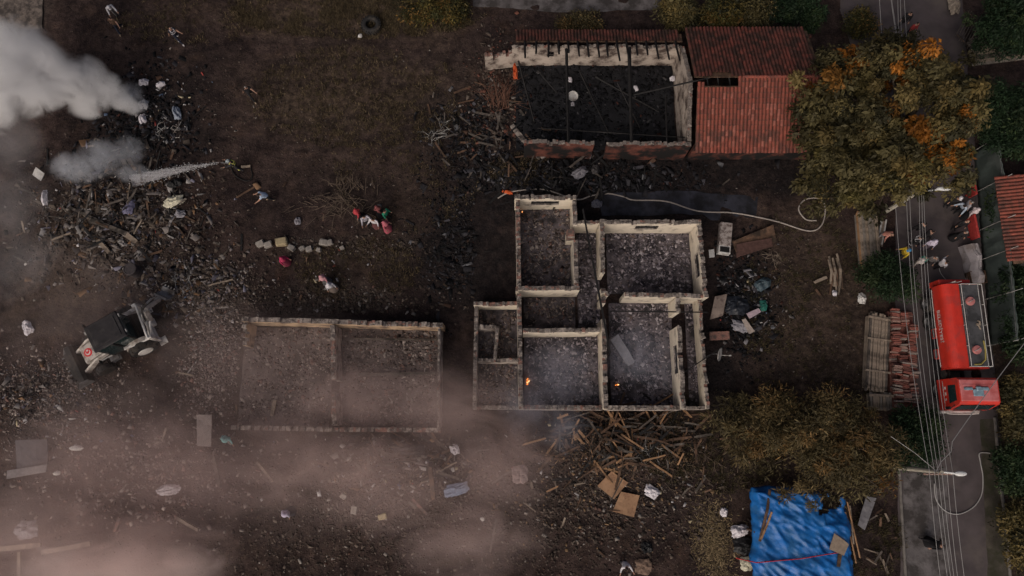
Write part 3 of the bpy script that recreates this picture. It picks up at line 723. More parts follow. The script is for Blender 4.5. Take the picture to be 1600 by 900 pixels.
def tile_mesh(name, m, w=.235, l=.40):
    b_ = MB(); n = 4
    for i in range(n + 1):
        t = i / n * math.pi
        x, z = -w / 2 * math.cos(t) * 1.0, .105 * math.sin(t)
        b_.v += [(x * .86, -l / 2, z + .012), (x * .86, l / 2, z)]
    for i in range(n): b_.f.append((2 * i, 2 * i + 2, 2 * i + 3, 2 * i + 1)); b_.m.append(0)
    b_.f.append((0, 2, 4, 6, 8)); b_.m.append(0)
    me = b_.mesh(name, m, False)
    return me
def tile_roof(parent, x0, x1, yr, zr, ye, ze, mats, limit, holes=(), pitch=(.235, .34), pre=None):
    """one slope laid with single tiles on a deck; past the limit the rest are one part"""
    up = 1 if ye > yr else -1
    Ls = math.hypot(ye - yr, zr - ze)
    ang = math.atan2(zr - ze, abs(ye - yr))
    deck = MB()
    nrm = Vector((0, up * math.sin(ang), math.cos(ang)))
    M4 = Matrix(((1, 0, 0), (0, up * math.cos(ang), up * math.sin(ang)), (0, -math.sin(ang), math.cos(ang)))).to_4x4()
    nu, nvv = max(2, int((x1 - x0) / .5)), max(2, int(Ls / .5))
    for i in range(nu):
        for j in range(nvv):
            xa, xb = x0 + (x1 - x0) * i / nu, x0 + (x1 - x0) * (i + 1) / nu
            sa, sb = Ls * j / nvv, Ls * (j + 1) / nvv
            if any(h[0] < (xa + xb) / 2 < h[1] and h[2] < (sa + sb) / 2 < h[3] for h in holes): continue
            deck.box(((xa + xb) / 2, (sa + sb) / 2, -.03), (xb - xa - .002, sb - sa - .002, .04))
    roof = deck.build('roof', M['wood_brown'], parent)
    roof.matrix_local = (pre if pre is not None else Matrix()) @ Matrix.Translation((0, yr, zr)) @ M4
    mes = [tile_mesh('tile', M[k]) for k in mats]
    cells = []
    nr, nc = int(Ls / pitch[1]) + 1, int((x1 - x0) / pitch[0])
    for j in range(nr):
        for i in range(nc):
            x, s_ = x0 + (i + .5) * pitch[0], (j + .5) * pitch[1]
            if any(h[0] < x < h[1] and h[2] < s_ < h[3] for h in holes): continue
            cells.append((x, s_))
    rest = MB()
    for n, (x, s_) in enumerate(cells):
        loc = (x + random.uniform(-.012, .012), s_ + random.uniform(-.02, .02), .008 + random.uniform(0, .015))
        rot = (R(random.uniform(1.5, 4)), random.uniform(-.03, .03), math.pi + random.uniform(-.05, .05))
        me = random.choice(mes)
        if n < limit: link('tile', me, roof, loc, rot)
        else:
            k = mes.index(me)
            T = Matrix.Translation(loc) @ Euler(rot).to_matrix().to_4x4()
            rest.add([v.co for v in me.vertices], [tuple(p_.vertices) for p_ in me.polygons], k, T)
    if rest.v: tag(rest.build('roof_tiles', [M[k] for k in mats], roof), kind='stuff')
    return roof
M['tile_mid'] = mat('roof_tile_mid', (0.19, 0.055, 0.04), 0.85, 0.35, 2.5, dirt=(0.09, 0.042, 0.034), dirt_amt=0.55, dirt_scale=1.2)
M['tile_pale'] = mat('roof_tile_pale', (0.28, 0.10, 0.075), 0.85, 0.35, 2.5)
hx0, hx1 = P(1100, 125, 3.8).x, P(1153, 125, 3.8).x
tile_roof(barn, xW, xE, yR, RIDGE, yS, EAVE, ('tile', 'tile', 'tile', 'tile', 'tile', 'tile_mid', 'tile_mid', 'tile_pale'), 300, holes=((hx0, hx1, .0, .75), (xW - 1, hx0 + .1, -.1, .35)))
tile_roof(barn, xW - .2, xE, yR, RIDGE, yN, EAVE, ('tile_dark', 'tile_dark', 'tile_mid'), 0, holes=((hx0 + .4, hx1 - .5, -.1, .25),))  # shade of the north slope is put into its darker tile colours
b = MB()
for k in range(26):
    x = xW + .3 + (xE - xW - .4) * k / 26
    if hx0 - .2 < x < hx1 + .1: continue
    b.tube([(x, yR, RIDGE + .02), (x + .33, yR, RIDGE + .035)], [.11, .12], 8)
tag(b.build('ridge_tiles', M['tile'], barn), kind='stuff')
# strip of old tiles left on the north eave of the burnt part
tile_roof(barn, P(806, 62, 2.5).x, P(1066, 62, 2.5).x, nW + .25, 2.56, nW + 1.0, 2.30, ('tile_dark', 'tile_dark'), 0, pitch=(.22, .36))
for k, (pa, pb) in enumerate((((1103, 112), (1108, 140)), ((1120, 112), (1124, 138)), ((1138, 112), (1142, 138)))):
    q = MB(); q.tube([P(*pa, 3.95), P(*pb, 3.3)], .06, 4); q.build('rafter', M['char'], barn)

# ---- tiled house on the right edge
rh = thing('tiled_house', 'red tiled house roof cut off by the right edge', 'house', (0, 0, 0))
a0, a1 = P(1562, 275, 2.6), P(1586, 412, 2.6)
y1_, y0_ = a0.y, a1.y
xr0 = (a0.x + a1.x) / 2
b = MB(); b.box((xr0 + 4.2, (y0_ + y1_) / 2, 1.25), (7.6, y1_ - y0_ - .8, 2.5)); b.build('wall', M['plaster_grey'], rh)
def side_roof(parent, x_e, x_r, ya, yb, z_e, z_r):
    tile_roof(parent, 0, yb - ya, 0, z_r, -(x_r - x_e), z_e, ('tile', 'tile', 'tile_mid'), 290, pre=Matrix.Translation((x_r, yb, 0)) @ Matrix.Rotation(R(-90), 4, 'Z'))
side_roof(rh, xr0, xr0 + 4.2, y0_, y1_, 2.55, 4.0)
tile_roof(rh, 0, y1_ - y0_, 0, 4.0, -4.2, 2.55, ('tile', 'tile', 'tile_mid'), 0, pre=Matrix.Translation((xr0 + 4.2, y0_, 0)) @ Matrix.Rotation(R(90), 4, 'Z'))
for y_ in (y0_ + .41, y1_ - .41):
    q = MB(); q.prism([(xr0 + .45, 2.5), (xr0 + 7.95, 2.5), (xr0 + 4.2, 3.86)], y_ - .1, y_ + .1, axis='y'); q.build('gable', M['plaster_grey'], rh)
# ------------------------------------------------------------------ trees and plants
def unit(v): return v / np.maximum(1e-6, np.linalg.norm(v, axis=1, keepdims=True))
def leaves(centres, radii, per, size, tones, droop=0.35, flat=0.75, aspect=0.42):
    """leaf-sized faces spread through clumps; returns arrays"""
    n = len(centres) * per
    cid = np.repeat(np.arange(len(centres)), per)
    d = unit(rng.normal(0, 1, (n, 3))) * (rng.random((n, 1)) ** 0.45)
    pos = centres[cid] + d * radii[cid][:, None] * np.array([1, 1, flat])
    ax_ = unit(unit(d) * np.array([1, 1, .3]) + rng.normal(0, .55, (n, 3)) + np.array([0, 0, -droop]))
    up = unit(rng.normal(0, .5, (n, 3)) + np.array([0, 0, 1.0]))
    sd_ = unit(np.cross(ax_, up))
    L_ = size * (.5 + 1.1 * rng.random((n, 1)) ** 1.6) * rng.uniform(.75, 1.3, (len(centres), 1))[cid]
    w_ = L_ * aspect
    v = np.stack([pos - ax_ * L_ * .5, pos + sd_ * w_ * .5, pos + ax_ * L_ * .5, pos - sd_ * w_ * .5], 1).reshape(-1, 3)
    f = np.arange(n * 4).reshape(n, 4)
    t = tones[cid] * rng.uniform(.7, 1.3, (n, 1))
    return v, f, t

def trunk_mesh(base, h, r, lobes, seed):
    rnd = random.Random(seed)
    b = MB()
    top = base + Vector((rnd.uniform(-.2, .2), rnd.uniform(-.2, .2), h * .45))
    b.tube([base - Vector((0, 0, .1)), base + Vector((0, 0, h * .1)), base.lerp(top, .6), top], [r * 1.35, r, r * .85, r * .7], 8)
    for c in lobes:
        c = Vector(c)
        mid = top.lerp(c, .5) + Vector((rnd.uniform(-.3, .3), rnd.uniform(-.3, .3), .15))
        b.tube([top - Vector((0, 0, .15)), mid, c, c + (c - mid) * .25], [r * .5, r * .3, r * .14, r * .04], 6)
    return b

def tree(name, label, cat, ctr, crown, h, pal, clumps=120, aspect=.42, per=260, size=.26, trunk=.22, group=None, seed=0, hollow=.35, spread=(.45, .95), patches=(), base=None, droop=.35):
    """ctr: pixel of the crown's middle; crown: list of (dx, dy, z, rx, ry, rz) lobes in metres"""
    c0 = P(ctr[0], ctr[1], h * .6)
    bx, by = (c0.x, c0.y) if base is None else (P(*base).x, P(*base).y)
    bz = ground_at(bx, by)
    root = thing(name, label, cat, (bx, by, bz), 0, group)
    wsum = np.array([l[3] * l[4] for l in crown]); wsum = wsum / wsum.sum()
    C, Rr = [], []
    for l, w in zip(crown, wsum):
        k = max(4, int(clumps * w))
        d = unit(rng.normal(0, 1, (k, 3))) * (hollow + (1 - hollow) * rng.random((k, 1)) ** .6)
        d *= np.where(rng.random((k, 1)) < .22, rng.uniform(1.0, 1.4, (k, 1)), 1.0)
        d[:, 2] = np.where(d[:, 2] < -.35, -d[:, 2] * .6, d[:, 2])
        C.append(d * np.array(l[3:6]) + np.array([c0.x - bx + l[0], c0.y - by + l[1], l[2]]))
        Rr.append(rng.uniform(spread[0], spread[1], k))
    C, Rr = np.concatenate(C), np.concatenate(Rr)
    cols = np.array([p for p, w in pal], float); ws = np.array([w for p, w in pal], float)
    fld = fbm(C[:, 0] * .5 + seed, C[:, 1] * .5, 60 + seed, 3)
    k = rng.choice(len(cols), len(C), p=ws / ws.sum())
    tones = cols[k] * rng.uniform(.6, 1.35, (len(C), 1))
    for (px, py, rad, tc_) in patches:       # clumps of turned leaves
        q = P(px, py, h * .75)
        near = np.hypot(C[:, 0] + bx - q.x, C[:, 1] + by - q.y) < rad
        near &= (rng.random(len(C)) < .32) & (C[:, 2] > h * .45)
        tones[near] = np.array(tc_) * rng.uniform(.6, 1.3, (int(near.sum()), 1))
    v, f, t = leaves(C, Rr, per, size, tones, droop=droop, aspect=aspect)
    keep = np.repeat(v.reshape(-1, 4, 3)[:, :, 2].min(1) > .05, 1)
    vv = v.reshape(-1, 4, 3)[keep]
    o = arr_mesh('crown', vv.reshape(-1, 3), np.arange(len(vv) * 4).reshape(-1, 4), t[keep], M_LEAF, root)
    sel = [tuple(C[i]) for i in np.linspace(0, len(C) - 1, min(34, len(C))).astype(int)]
    tb = trunk_mesh(Vector((0, 0, 0)), h, trunk, sel, seed)
    tb.build('trunk', M['bark'], root, smooth=True)
    return root

OLIVE = [((.115, .094, .038), 4), ((.080, .068, .030), 4), ((.15, .112, .042), 2.5), ((.045, .041, .020), 3)]
ORANGE = (.30, .115, .018)
AMBER = (.20, .095, .022)
BROWN = [((.15, .11, .050), 4), ((.10, .08, .037), 4), ((.19, .115, .045), 2), ((.065, .052, .026), 3)]
GREEN = [((.022, .042, .018), 4), ((.014, .028, .013), 4), ((.04, .06, .024), 1.5)]
YELLOW = [((.11, .085, .025), 3), ((.055, .055, .02), 3), ((.15, .085, .025), 1), ((.03, .03, .014), 2)]
tree('walnut_tree', 'huge autumn tree with orange tipped leaves over the lane', 'tree', (1392, 190), [(0, .3, 4.6, 5.4, 4.8, 2.6), (-3.2, 1.0, 4.2, 2.6, 3.4, 2.0), (3.4, -.6, 4.2, 2.5, 3.0, 2.0), (-1.8, -2.8, 4.0, 3.6, 2.6, 1.8), (.8, 3.9, 4.2, 3.9, 1.8, 1.7), (2.2, -3.0, 4.0, 2.6, 2.0, 1.6), (-3.4, -3.6, 3.4, 2.6, 1.9, 1.4), (-1.0, -4.2, 3.2, 2.0, 1.3, 1.2)], 7.4,
     OLIVE, clumps=430, per=175, size=.28, trunk=.34, seed=1, droop=.6, base=(1375, 235),
     spread=(.4, .85), patches=tuple((random.uniform(1260, 1530), random.uniform(60, 130), random.uniform(.3, .6), random.choice((ORANGE, AMBER))) for _ in range(16)) + tuple((random.uniform(1420, 1540), random.uniform(130, 270), random.uniform(.3, .6), random.choice((ORANGE, AMBER))) for _ in range(12)) + tuple((random.uniform(1250, 1460), random.uniform(230, 330), random.uniform(.3, .6), (.14, .115, .04)) for _ in range(16)) + ((1290, 95, 0.60, AMBER), (1340, 75, 0.83, ORANGE), (1365, 65, 0.68, ORANGE), (1400, 80, 0.75, ORANGE), (1440, 100, 0.90, ORANGE), (1385, 115, 0.60, ORANGE), (1450, 170, 0.68, AMBER), (1440, 205, 0.68, ORANGE), (1470, 230, 1.12, ORANGE), (1500, 240, 0.90, ORANGE), (1300, 120, 0.68, AMBER), (1530, 225, 0.60, (.10, .09, .03)), (1370, 180, 0.60, AMBER), (1340, 280, 0.90, (.10, .085, .03)), (1250, 70, 0.60, AMBER)))
tree('brown_tree', 'broad browning tree growing beside the blue tarpaulin shelter', 'tree', (1290, 700), [(0, 0, 2.6, 3.6, 2.7, 1.3), (2.6, -.6, 2.5, 2.4, 2.3, 1.3), (-3.0, .6, 1.7, 2.6, 2.0, .9), (.6, 1.8, 2.3, 3.2, 1.7, 1.1), (-4.4, 1.6, 1.0, 1.8, 1.2, .6), (-2.0, 2.6, 1.3, 2.2, 1.0, .7)], 4.6,
     BROWN, aspect=.2, spread=(.35, 1.15), hollow=.0, clumps=270, per=160, size=.26, trunk=.2, seed=2, patches=((1380, 770, 1.0, AMBER), (1350, 650, .8, (.10, .07, .022)), (1320, 780, .8, (.11, .06, .02))))
tree('dark_bush', 'dark green bushy tree between brown tree and lamp post', 'tree', (1432, 690), [(0, 0, 1.5, 1.5, 1.7, 1.0), (.5, 1.2, 1.4, 1.1, .8, .8)], 2.6, GREEN, clumps=60, per=220, size=.16, trunk=.09, seed=3)
tree('green_shrub', 'dark green shrub between the two timber stacks', 'shrub', (1385, 432), [(0, 0, 1.2, 1.5, 1.2, .9), (.8, -.5, 1.1, .9, .9, .7), (-.9, .4, 1., .8, .7, .6)], 2.1, GREEN, clumps=60, per=200, size=.17, trunk=.07, seed=4)
for k, (px, py, a, b_, lb, pal) in enumerate((
        (1060, 18, 1.2, 1.3, 'leftmost olive shrub behind the tiled barn roof', OLIVE), (1120, 20, 1.4, 1.3, 'yellow green shrub behind the middle of the barn roof', YELLOW), (1175, 14, 1.3, 1.2, 'olive shrub second from right behind the tiled barn roof', OLIVE), (1245, 18, 1.7, 1.3, 'dark green shrub at the right end behind the barn roof', GREEN))):
    tree('hedge_shrub', lb, 'shrub', (px, py), [(0, 0, 1.3, a, b_, 1.0)], 2.4, pal, clumps=42, per=200, size=.18, trunk=.07, seed=10 + k, group='shrubs behind the barn')
for k, (px, py, a, b_, lb, pal) in enumerate((
        (905, 38, 1.5, .7, 'low dull shrub by the north wall of the burnt barn', BROWN), (665, 18, 1.9, 1.0, 'yellowing bush at the top edge near the big tyre', YELLOW), (705, 12, .9, 1.0, 'small amber bush right of the yellowing bush', YELLOW), (1345, 35, .9, .8, 'small yellow green bush at the crown of the big tree', YELLOW))):
    tree('low_bush', lb, 'shrub', (px, py), [(0, 0, .7, a, b_, .6)], 1.4, pal, clumps=36, per=150, size=.15, trunk=.05, seed=20 + k, group='low bushes along the top')
for k, (px, py, a, b_, z, lb) in enumerate((
        (1570, 35, 2.2, 2.2, 2.4, 'dark green tree in the top right corner'), (1570, 190, 2.4, 2.6, 2.3, 'dark green tree left of the right edge below the plank roof'), (1525, 150, 1.1, 1.0, 2.0, 'small green tree squeezed beside the big autumn tree'), (1590, 445, 1.0, 1.2, 1.6, 'dark shrub below the tiled house on the right'), (1592, 520, .9, 1.7, 1.6, 'dark shrub beside the tail of the green netting fence'), (1590, 640, 1.0, 1.9, 1.7, 'dark shrub to the right of the fire truck cab'), (1588, 730, .9, 1.6, 1.6, 'dark shrub right of the curled hose'), (1594, 830, .9, 2.0, 1.6, 'dark shrub in the lower right corner'), (1568, 335, .55, 1.8, 1.0, 'thin hedge between netting fence and tiled house'))):
    tree('roadside_tree', lb, 'tree' if z > 1.9 else 'shrub', (px, py), [(0, 0, z, a, b_, z * .55), (a * .3, -b_ * .4, z * .9, a * .6, b_ * .5, z * .5)], z * 1.7, GREEN if k not in (5, 7) else OLIVE, clumps=int(26 + a * b_ * 16), per=210, size=.19, trunk=.1, seed=30 + k, group='greenery on the right edge')

def blades(name, zones, label, pal, cat='grass', per=9):
    X, Y, C = [], [], []
    for (px, py, rx, ry, n) in zones:
        c, e1, e2 = P(px, py), P(px + rx, py), P(px, py - ry)
        a, r_ = rng.uniform(0, 2 * np.pi, n), np.sqrt(rng.random(n))
        X.append(c.x + np.cos(a) * r_ * (e1.x - c.x)); Y.append(c.y + np.sin(a) * r_ * (e2.y - c.y))
    X, Y = np.concatenate(X), np.concatenate(Y)
    keep = fbm(X * .7, Y * .7, 44, 4) + rng.uniform(-.12, .12, len(X)) > .47
    X, Y = X[keep], Y[keep]
    n = len(X) * per
    x, y = np.repeat(X, per) + rng.normal(0, .07, n), np.repeat(Y, per) + rng.normal(0, .07, n)
    z = gz(x, y)
    a = rng.uniform(0, 2 * np.pi, n); L_ = rng.uniform(.08, .26, n); sp_ = rng.uniform(.3, .95, n)
    tip = np.stack([x + np.cos(a) * L_ * sp_, y + np.sin(a) * L_ * sp_, z + L_ * np.sqrt(1 - sp_ ** 2) + .02], -1)
    wv = np.stack([-np.sin(a), np.cos(a), a * 0], -1) * rng.uniform(.010, .022, n)[:, None]
    bs = np.stack([x, y, z - .01], -1)
    v = np.stack([bs - wv, bs + wv, tip], 1).reshape(-1, 3)
    t = np.repeat(pick(pal, len(X)), per, 0) * rng.uniform(.7, 1.3, (n, 1))
    return tag(arr_mesh(name, v, np.arange(n * 3).reshape(n, 3), t, M_LEAF), label, cat, kind='stuff')
DRY = [((.14, .105, .060), 3), ((.10, .078, .046), 4), ((.055, .042, .027), 3), ((.20, .15, .09), 1.2)]
blades('dry_grass', [(560, 18, 200, 42, 7500), (660, 25, 80, 30, 2500), (560, 150, 170, 80, 2400), (300, 30, 120, 40, 700), (640, 250, 120, 110, 1200), (820, 268, 60, 30, 500), (560, 420, 100, 50, 900)], 'thin dry grass over the field at the top', DRY)
blades('yard_grass', [(1270, 510, 110, 190, 2600), (1110, 690, 120, 80, 1900), (1370, 860, 50, 70, 900), (1590, 780, 30, 160, 900), (1565, 560, 20, 80, 250)], 'dark olive grass and weeds in the yard beside the lane', [((.075, .062, .032), 5), ((.050, .044, .024), 5), ((.12, .095, .05), 2)])

# leafless shrub and dry brush
def brush(name, label, cat, base_px, n, spread, length, r0, m, lean=.6, seed=0, flat=.5, arc=None):
    rnd = random.Random(seed)
    g0 = G(*base_px)
    root = thing(name, label, cat, g0)
    for k in range(n):
        a = rnd.uniform(0, 2 * math.pi) if arc is None else rnd.gauss(arc[0], arc[1])
        off = Vector((rnd.gauss(0, spread[0]), rnd.gauss(0, spread[1]), 0))
        L_ = length * rnd.uniform(.4, 1.2)
        e = off + Vector((math.cos(a), math.sin(a), 0)) * L_ * lean
        zb = ground_at(g0.x + off.x, g0.y + off.y) - g0.z
        ze = ground_at(g0.x + e.x, g0.y + e.y) - g0.z
        hh = rnd.uniform(.03, .5) * flat
        mid = (off + e) / 2 + Vector((rnd.uniform(-.12, .12), rnd.uniform(-.12, .12), 0))
        q = MB()
        q.tube([(off.x, off.y, zb + hh * .3), (mid.x, mid.y, (zb + ze) / 2 + hh), (e.x, e.y, ze + hh * rnd.uniform(.6, 1.6))], [r0, r0 * .7, r0 * .25], 4)
        for j in range(2):
            t0 = mid.lerp(Vector((e.x, e.y, 0)), rnd.uniform(0, .6)); a2 = a + rnd.uniform(-.9, .9)
            z_ = (zb + ze) / 2 + hh
            q.tube([(t0.x, t0.y, z_), (t0.x + math.cos(a2) * L_ * .3, t0.y + math.sin(a2) * L_ * .3, z_ + rnd.uniform(-.02, .2))], [r0 * .5, r0 * .15], 3)
        q.build('branch', m, root)
    return root
brush('brush_pile', 'spread heap of dry branches beside the group of people', 'brush pile', (535, 318), 70, (1.1, .55), 1.9, .02, M['branch'], seed=1, arc=(math.pi, .8))
brush('brush_pile', 'second tangle of dry twigs above the group of people', 'brush pile', (545, 292), 34, (.7, .4), 1.4, .018, M['branch'], seed=2, arc=(1.7, .6))
brush('dead_shrub', 'leafless reddish shrub left of the burnt barn', 'shrub', (780, 165), 44, (.4, .25), 3.0, .022, mat('red_twig', (.13, .065, .045), .9, .3), seed=3, flat=2.2, arc=(1.6, .5))
brush('twig_heap', 'bare twigs scattered below the brown tree', 'brush pile', (1080, 720), 46, (1.7, .9), 1.6, .016, M['branch'], seed=4)
brush('pale_roots', 'small pale root tangle on the yard beside the tipped boards', 'brush pile', (1208, 400), 16, (.15, .15), 1.1, .02, M['wood_pale'], seed=5, flat=.5, arc=(-1.4, .9))
brush('burnt_twigs', 'blackened twigs on the scorched patch above the annex', 'brush pile', (700, 400), 34, (1.1, .4), 1.3, .018, M['char'], seed=6)
for k_, (px_, py_, lb_) in enumerate(((285, 440, 'tangle of bent metal rods beside the hoe bucket'), (150, 322, 'tangle of scorched wires on the smouldering heap'), (250, 205, 'tangle of burnt wires right of the smoke plume'), (335, 470, 'tangle of thin rods above the spilled tiles'), (1010, 705, 'tangle of thin wires in the timber heap'))):
    brush('wire_tangle', lb_, 'wires', (px_, py_), 14, (.5, .35), 1.3, .016, M['steel'] if k_ % 2 else M['steel_pale'], seed=50 + k_, flat=.8)
brush('wire_tangle', 'tangle of grey wires left of the burnt barn', 'wires', (685, 212), 22, (.55, .3), 1.3, .012, M['steel_pale'], seed=7, flat=.7)
# ------------------------------------------------------------------ fire truck
def wheel(parent, c, r, w, axis='x', rim='steel_pale', name='wheel'):
    """tyre with tread blocks, rim as its sub-part; c in the parent's space"""
    T = Matrix.Translation(c) @ Matrix.Rotation(R(90), 4, 'Y')
    b = MB()
    b.lathe([(r * .58, -w * .5), (r * .86, -w * .5), (r * .98, -w * .38), (r, -w * .2), (r, w * .2), (r * .98, w * .38), (r * .86, w * .5), (r * .58, w * .5), (r * .58, -w * .5)], 24, M=T)
    for k in range(20):
        a = 2 * math.pi * k / 20
        b.box((math.cos(a) * r, math.sin(a) * r, (w * .22) * (1 if k % 2 else -1)), (.05 * r, .11 * r, w * .5), (0, 0, a), M=T)
    o = b.build(name, M['rubber'], parent)
    q = MB()
    q.lathe([(0.01, -w * .42), (r * .2, -w * .42), (r * .24, -w * .3), (r * .5, -w * .25), (r * .57, -w * .46), (r * .57, w * .46), (r * .5, w * .25), (r * .24, w * .3), (r * .2, w * .42), (.01, w * .42)], 20, M=T)
    q.build('rim', M[rim], o)
    return o

def text_mesh(body, size, m, parent, loc, rot, name='lettering'):
    cu = bpy.data.curves.new(name, 'FONT')
    cu.body = body; cu.size = size; cu.extrude = 0.004; cu.align_x = 'CENTER'; cu.align_y = 'CENTER'
    t = bpy.data.objects.new(name, cu)
    col.objects.link(t)
    me = bpy.data.meshes.new_from_object(t.evaluated_get(bpy.context.evaluated_depsgraph_get()))
    bpy.data.objects.remove(t)
    me.materials.clear(); me.materials.append(m)
    o = link(name, me, parent)
    o.matrix_local = Matrix.Translation(loc) @ rot.to_4x4()
    return o

cabp = P(1531, 615, 2.85)
tkp = P(1515, 516, 2.7)
hd = Vector((cabp.x - tkp.x, cabp.y - tkp.y, 0)).normalized()
TRZ = math.atan2(-hd.x, hd.y)
org = Vector((cabp.x, cabp.y, 0)) - hd * 2.9
truck = thing('fire_truck', 'red water tanker fire truck parked on the lane', 'fire truck', (org.x, org.y, .006), TRZ)
b = MB()
for s in (-1, 1): b.box((s * .42, -.1, .82), (.12, 7.4, .24))
for y in (-3.2, -1.6, 0, 1.4, 2.6): b.box((0, y, .82), (.72, .12, .18))
b.box((0, -3.95, .75), (2.3, .12, .22))
for s in (-1, 1):
    b.box((s * 1.0, -.5, .72), (.35, 1.2, .5), bev=.03)
    b.box((s * 1.05, .95, .70), (.32, .7, .45), bev=.03)
b.build('chassis', M['black'], truck)
for s in (-1, 1):
    wheel(truck, (s * 1.02, 2.55, .52), .52, .32, rim='steel')
    wheel(truck, (s * .98, -1.75, .52), .52, .5, rim='steel')
    wheel(truck, (s * .98, -2.95, .52), .52, .5, rim='steel')
# tank: rounded box section, red, with a deck on top
sec = []
for (cx_, cz_, a0_, a1_) in ((.72, 2.05, 0, 90), (-.72, 2.05, 90, 180), (-.72, 1.55, 180, 270), (.72, 1.55, 270, 360)):
    for k in range(7):
        a = R(a0_ + (a1_ - a0_) * k / 6)
        sec.append((cx_ + .48 * math.cos(a), cz_ + .48 * math.sin(a) * 1.15))
b = MB()
b.prism(sec, -3.85, 1.35, axis='y')
tank = b.build('tank', M['red'], truck, smooth=False)
for y in (-3.86, 1.31):
    b = MB(); b.prism([(x * 1.012, 1.8 + (z - 1.8) * 1.012) for x, z in sec], y, y + .05, axis='y'); b.build('end_band', M['red'], tank)
b = MB()
for y in (-2.6, -1.3, 0.0):
    b.prism([(x * 1.006, 1.8 + (z - 1.8) * 1.006) for x, z in sec], y, y + .03, axis='y')
b.build('seam', M['red'], tank)
b = MB(); b.box((-.36, -1.25, 2.625), (1.22, 5.1, .03)); b.build('deck', M['deck'], truck)
for y, m_ in ((-2.75, 0), (.25, 0)):
    q = MB(); q.lathe([(.27, 2.64), (.27, 2.72), (.25, 2.75), (.25, 2.77), (.06, 2.79), (.01, 2.79)], 20, M=Matrix.Translation((-.28, y, 0)))
    h_ = q.build('hatch', mat('hatch_red', (.45, .17, .16), .6, .2), truck)
    q = MB(); q.tube([(-.48, y - .12, 2.79), (-.28, y, 2.84), (-.08, y + .1, 2.79)], .02, 5); q.build('handle', M['steel_pale'], h_)
q = MB()
rr = [(.27, -3.8), (-1.0, -3.8), (-1.0, 1.28), (.27, 1.28)]
for k in range(4):
    a, c = rr[k], rr[(k + 1) % 4]
    q.tube([(a[0], a[1], 2.86), (c[0], c[1], 2.86)], .022, 5)
    for t in range(4 if k % 2 else 2):
        x, y = a[0] + (c[0] - a[0]) * t / (4 if k % 2 else 2), a[1] + (c[1] - a[1]) * t / (4 if k % 2 else 2)
        q.tube([(x, y, 2.63), (x, y, 2.86)], .018, 4)
q.tube([(-.86, -3.8, 2.70), (-.86, 1.28, 2.70)], .016, 4)
q.build('guard_rail', M['rail_white'], truck)
q = MB(); q.tube([(-.78, -.3, 2.67), (-.82, .3, 2.67), (-.74, .85, 2.67), (-.45, 1.12, 2.67), (-.05, 1.15, 2.67)], .045, 6); q.build('suction_hose', mat('dull_yellow', (.36, .29, .08), .7, .2), truck)
q = MB(); q.tube([(-.6, -1.55, 2.66), (-.68, -1.45, 2.74), (-.55, -1.25, 2.72), (-.68, -1.0, 2.70)], .05, 6); q.box((-.6, -1.3, 2.68), (.25, .12, .1)); q.build('coupling', M['wood_pale'], truck)
q = MB()
for x in (-.18, .18):
    q.tube([(x + .45, -4.0, .5), (x + .45, -3.95, 2.95)], .02, 5)
for z in (.7, 1.0, 1.3, 1.6, 1.9, 2.2, 2.5): q.tube([(.27, -3.98, z), (.63, -3.98, z)], .016, 4)
q.build('ladder', M['rail_white'], truck)
# lettering on the side that faces the yard (truck's right side = -x... after heading south it looks west)
text_mesh('BELEDİYESİ', .40, M['white'], tank, (1.212, -1.3, 1.80), Euler((R(90), 0, R(90))).to_matrix(), 'lettering')
text_mesh('BELEDİYESİ', .40, M['white'], tank, (-1.212, -1.3, 1.80), Euler((R(90), 0, R(-90))).to_matrix(), 'lettering')
# cab
prof = [(1.95, .75), (3.78, .75), (3.84, 1.25), (3.80, 1.75), (3.52, 2.68), (3.36, 2.80), (2.05, 2.80), (1.95, 2.70)]
b = MB(); b.prism(prof, -1.2, 1.2, axis='x')
cab = b.build('cab', M['red'], truck)
q = MB(); q.box((0, 2.70, 2.83), (2.28, 1.30, .09), bev=.04); q.box((0, 2.42, 2.885), (2.0, .12, .03)); q.box((-.55, 2.78, 2.88), (.05, 1.0, .03)); q.build('roof_panel', M['red_faded'], cab)
q = MB(); q.add([(-1.08, 3.815, 1.80), (1.08, 3.815, 1.80), (1.02, 3.585, 2.60), (-1.02, 3.585, 2.60)], [(0, 1, 2, 3)]); q.build('windscreen', M['glass'], cab)
for s in (-1, 1):
    q = MB(); q.add([(s * 1.206, 2.35, 1.78), (s * 1.206, 3.45, 1.78), (s * 1.206, 3.28, 2.52), (s * 1.206, 2.35, 2.52)], [(0, 1, 2, 3)]); dw = q.build('side_window', M['glass'], cab)
    q = MB(); q.tube([(s * 1.21, 3.55, 2.3), (s * 1.42, 3.72, 2.2), (s * 1.42, 3.72, 1.7)], .02, 5); q.box((s * 1.43, 3.72, 1.95), (.08, .18, .45), bev=.02); q.build('mirror', M['black'], cab)
    q = MB(); q.box((s * .85, 3.855, 1.08), (.34, .03, .2), bev=.01); q.build('headlight', M['steel_pale'], cab)
    q = MB()
    for (y, z, l) in ((2.5, 1.52, .3), (2.85, 1.52, .34), (3.2, 1.5, .26)): q.box((s * 1.208, y, z), (.008, l * .55, .12))
    q.build('door_marking', M['white'], cab)
    q = MB(); q.box((s * 1.215, 2.45, 1.28), (.03, .18, .04)); q.build('door_handle', M['black'], cab)
q = MB(); q.box((0, 3.92, .72), (2.36, .16, .3), bev=.03); q.build('bumper', M['white'], truck)
q = MB(); q.box((0, 3.845, 1.5), (1.7, .02, .18)); q.build('grille', M['black'], cab)
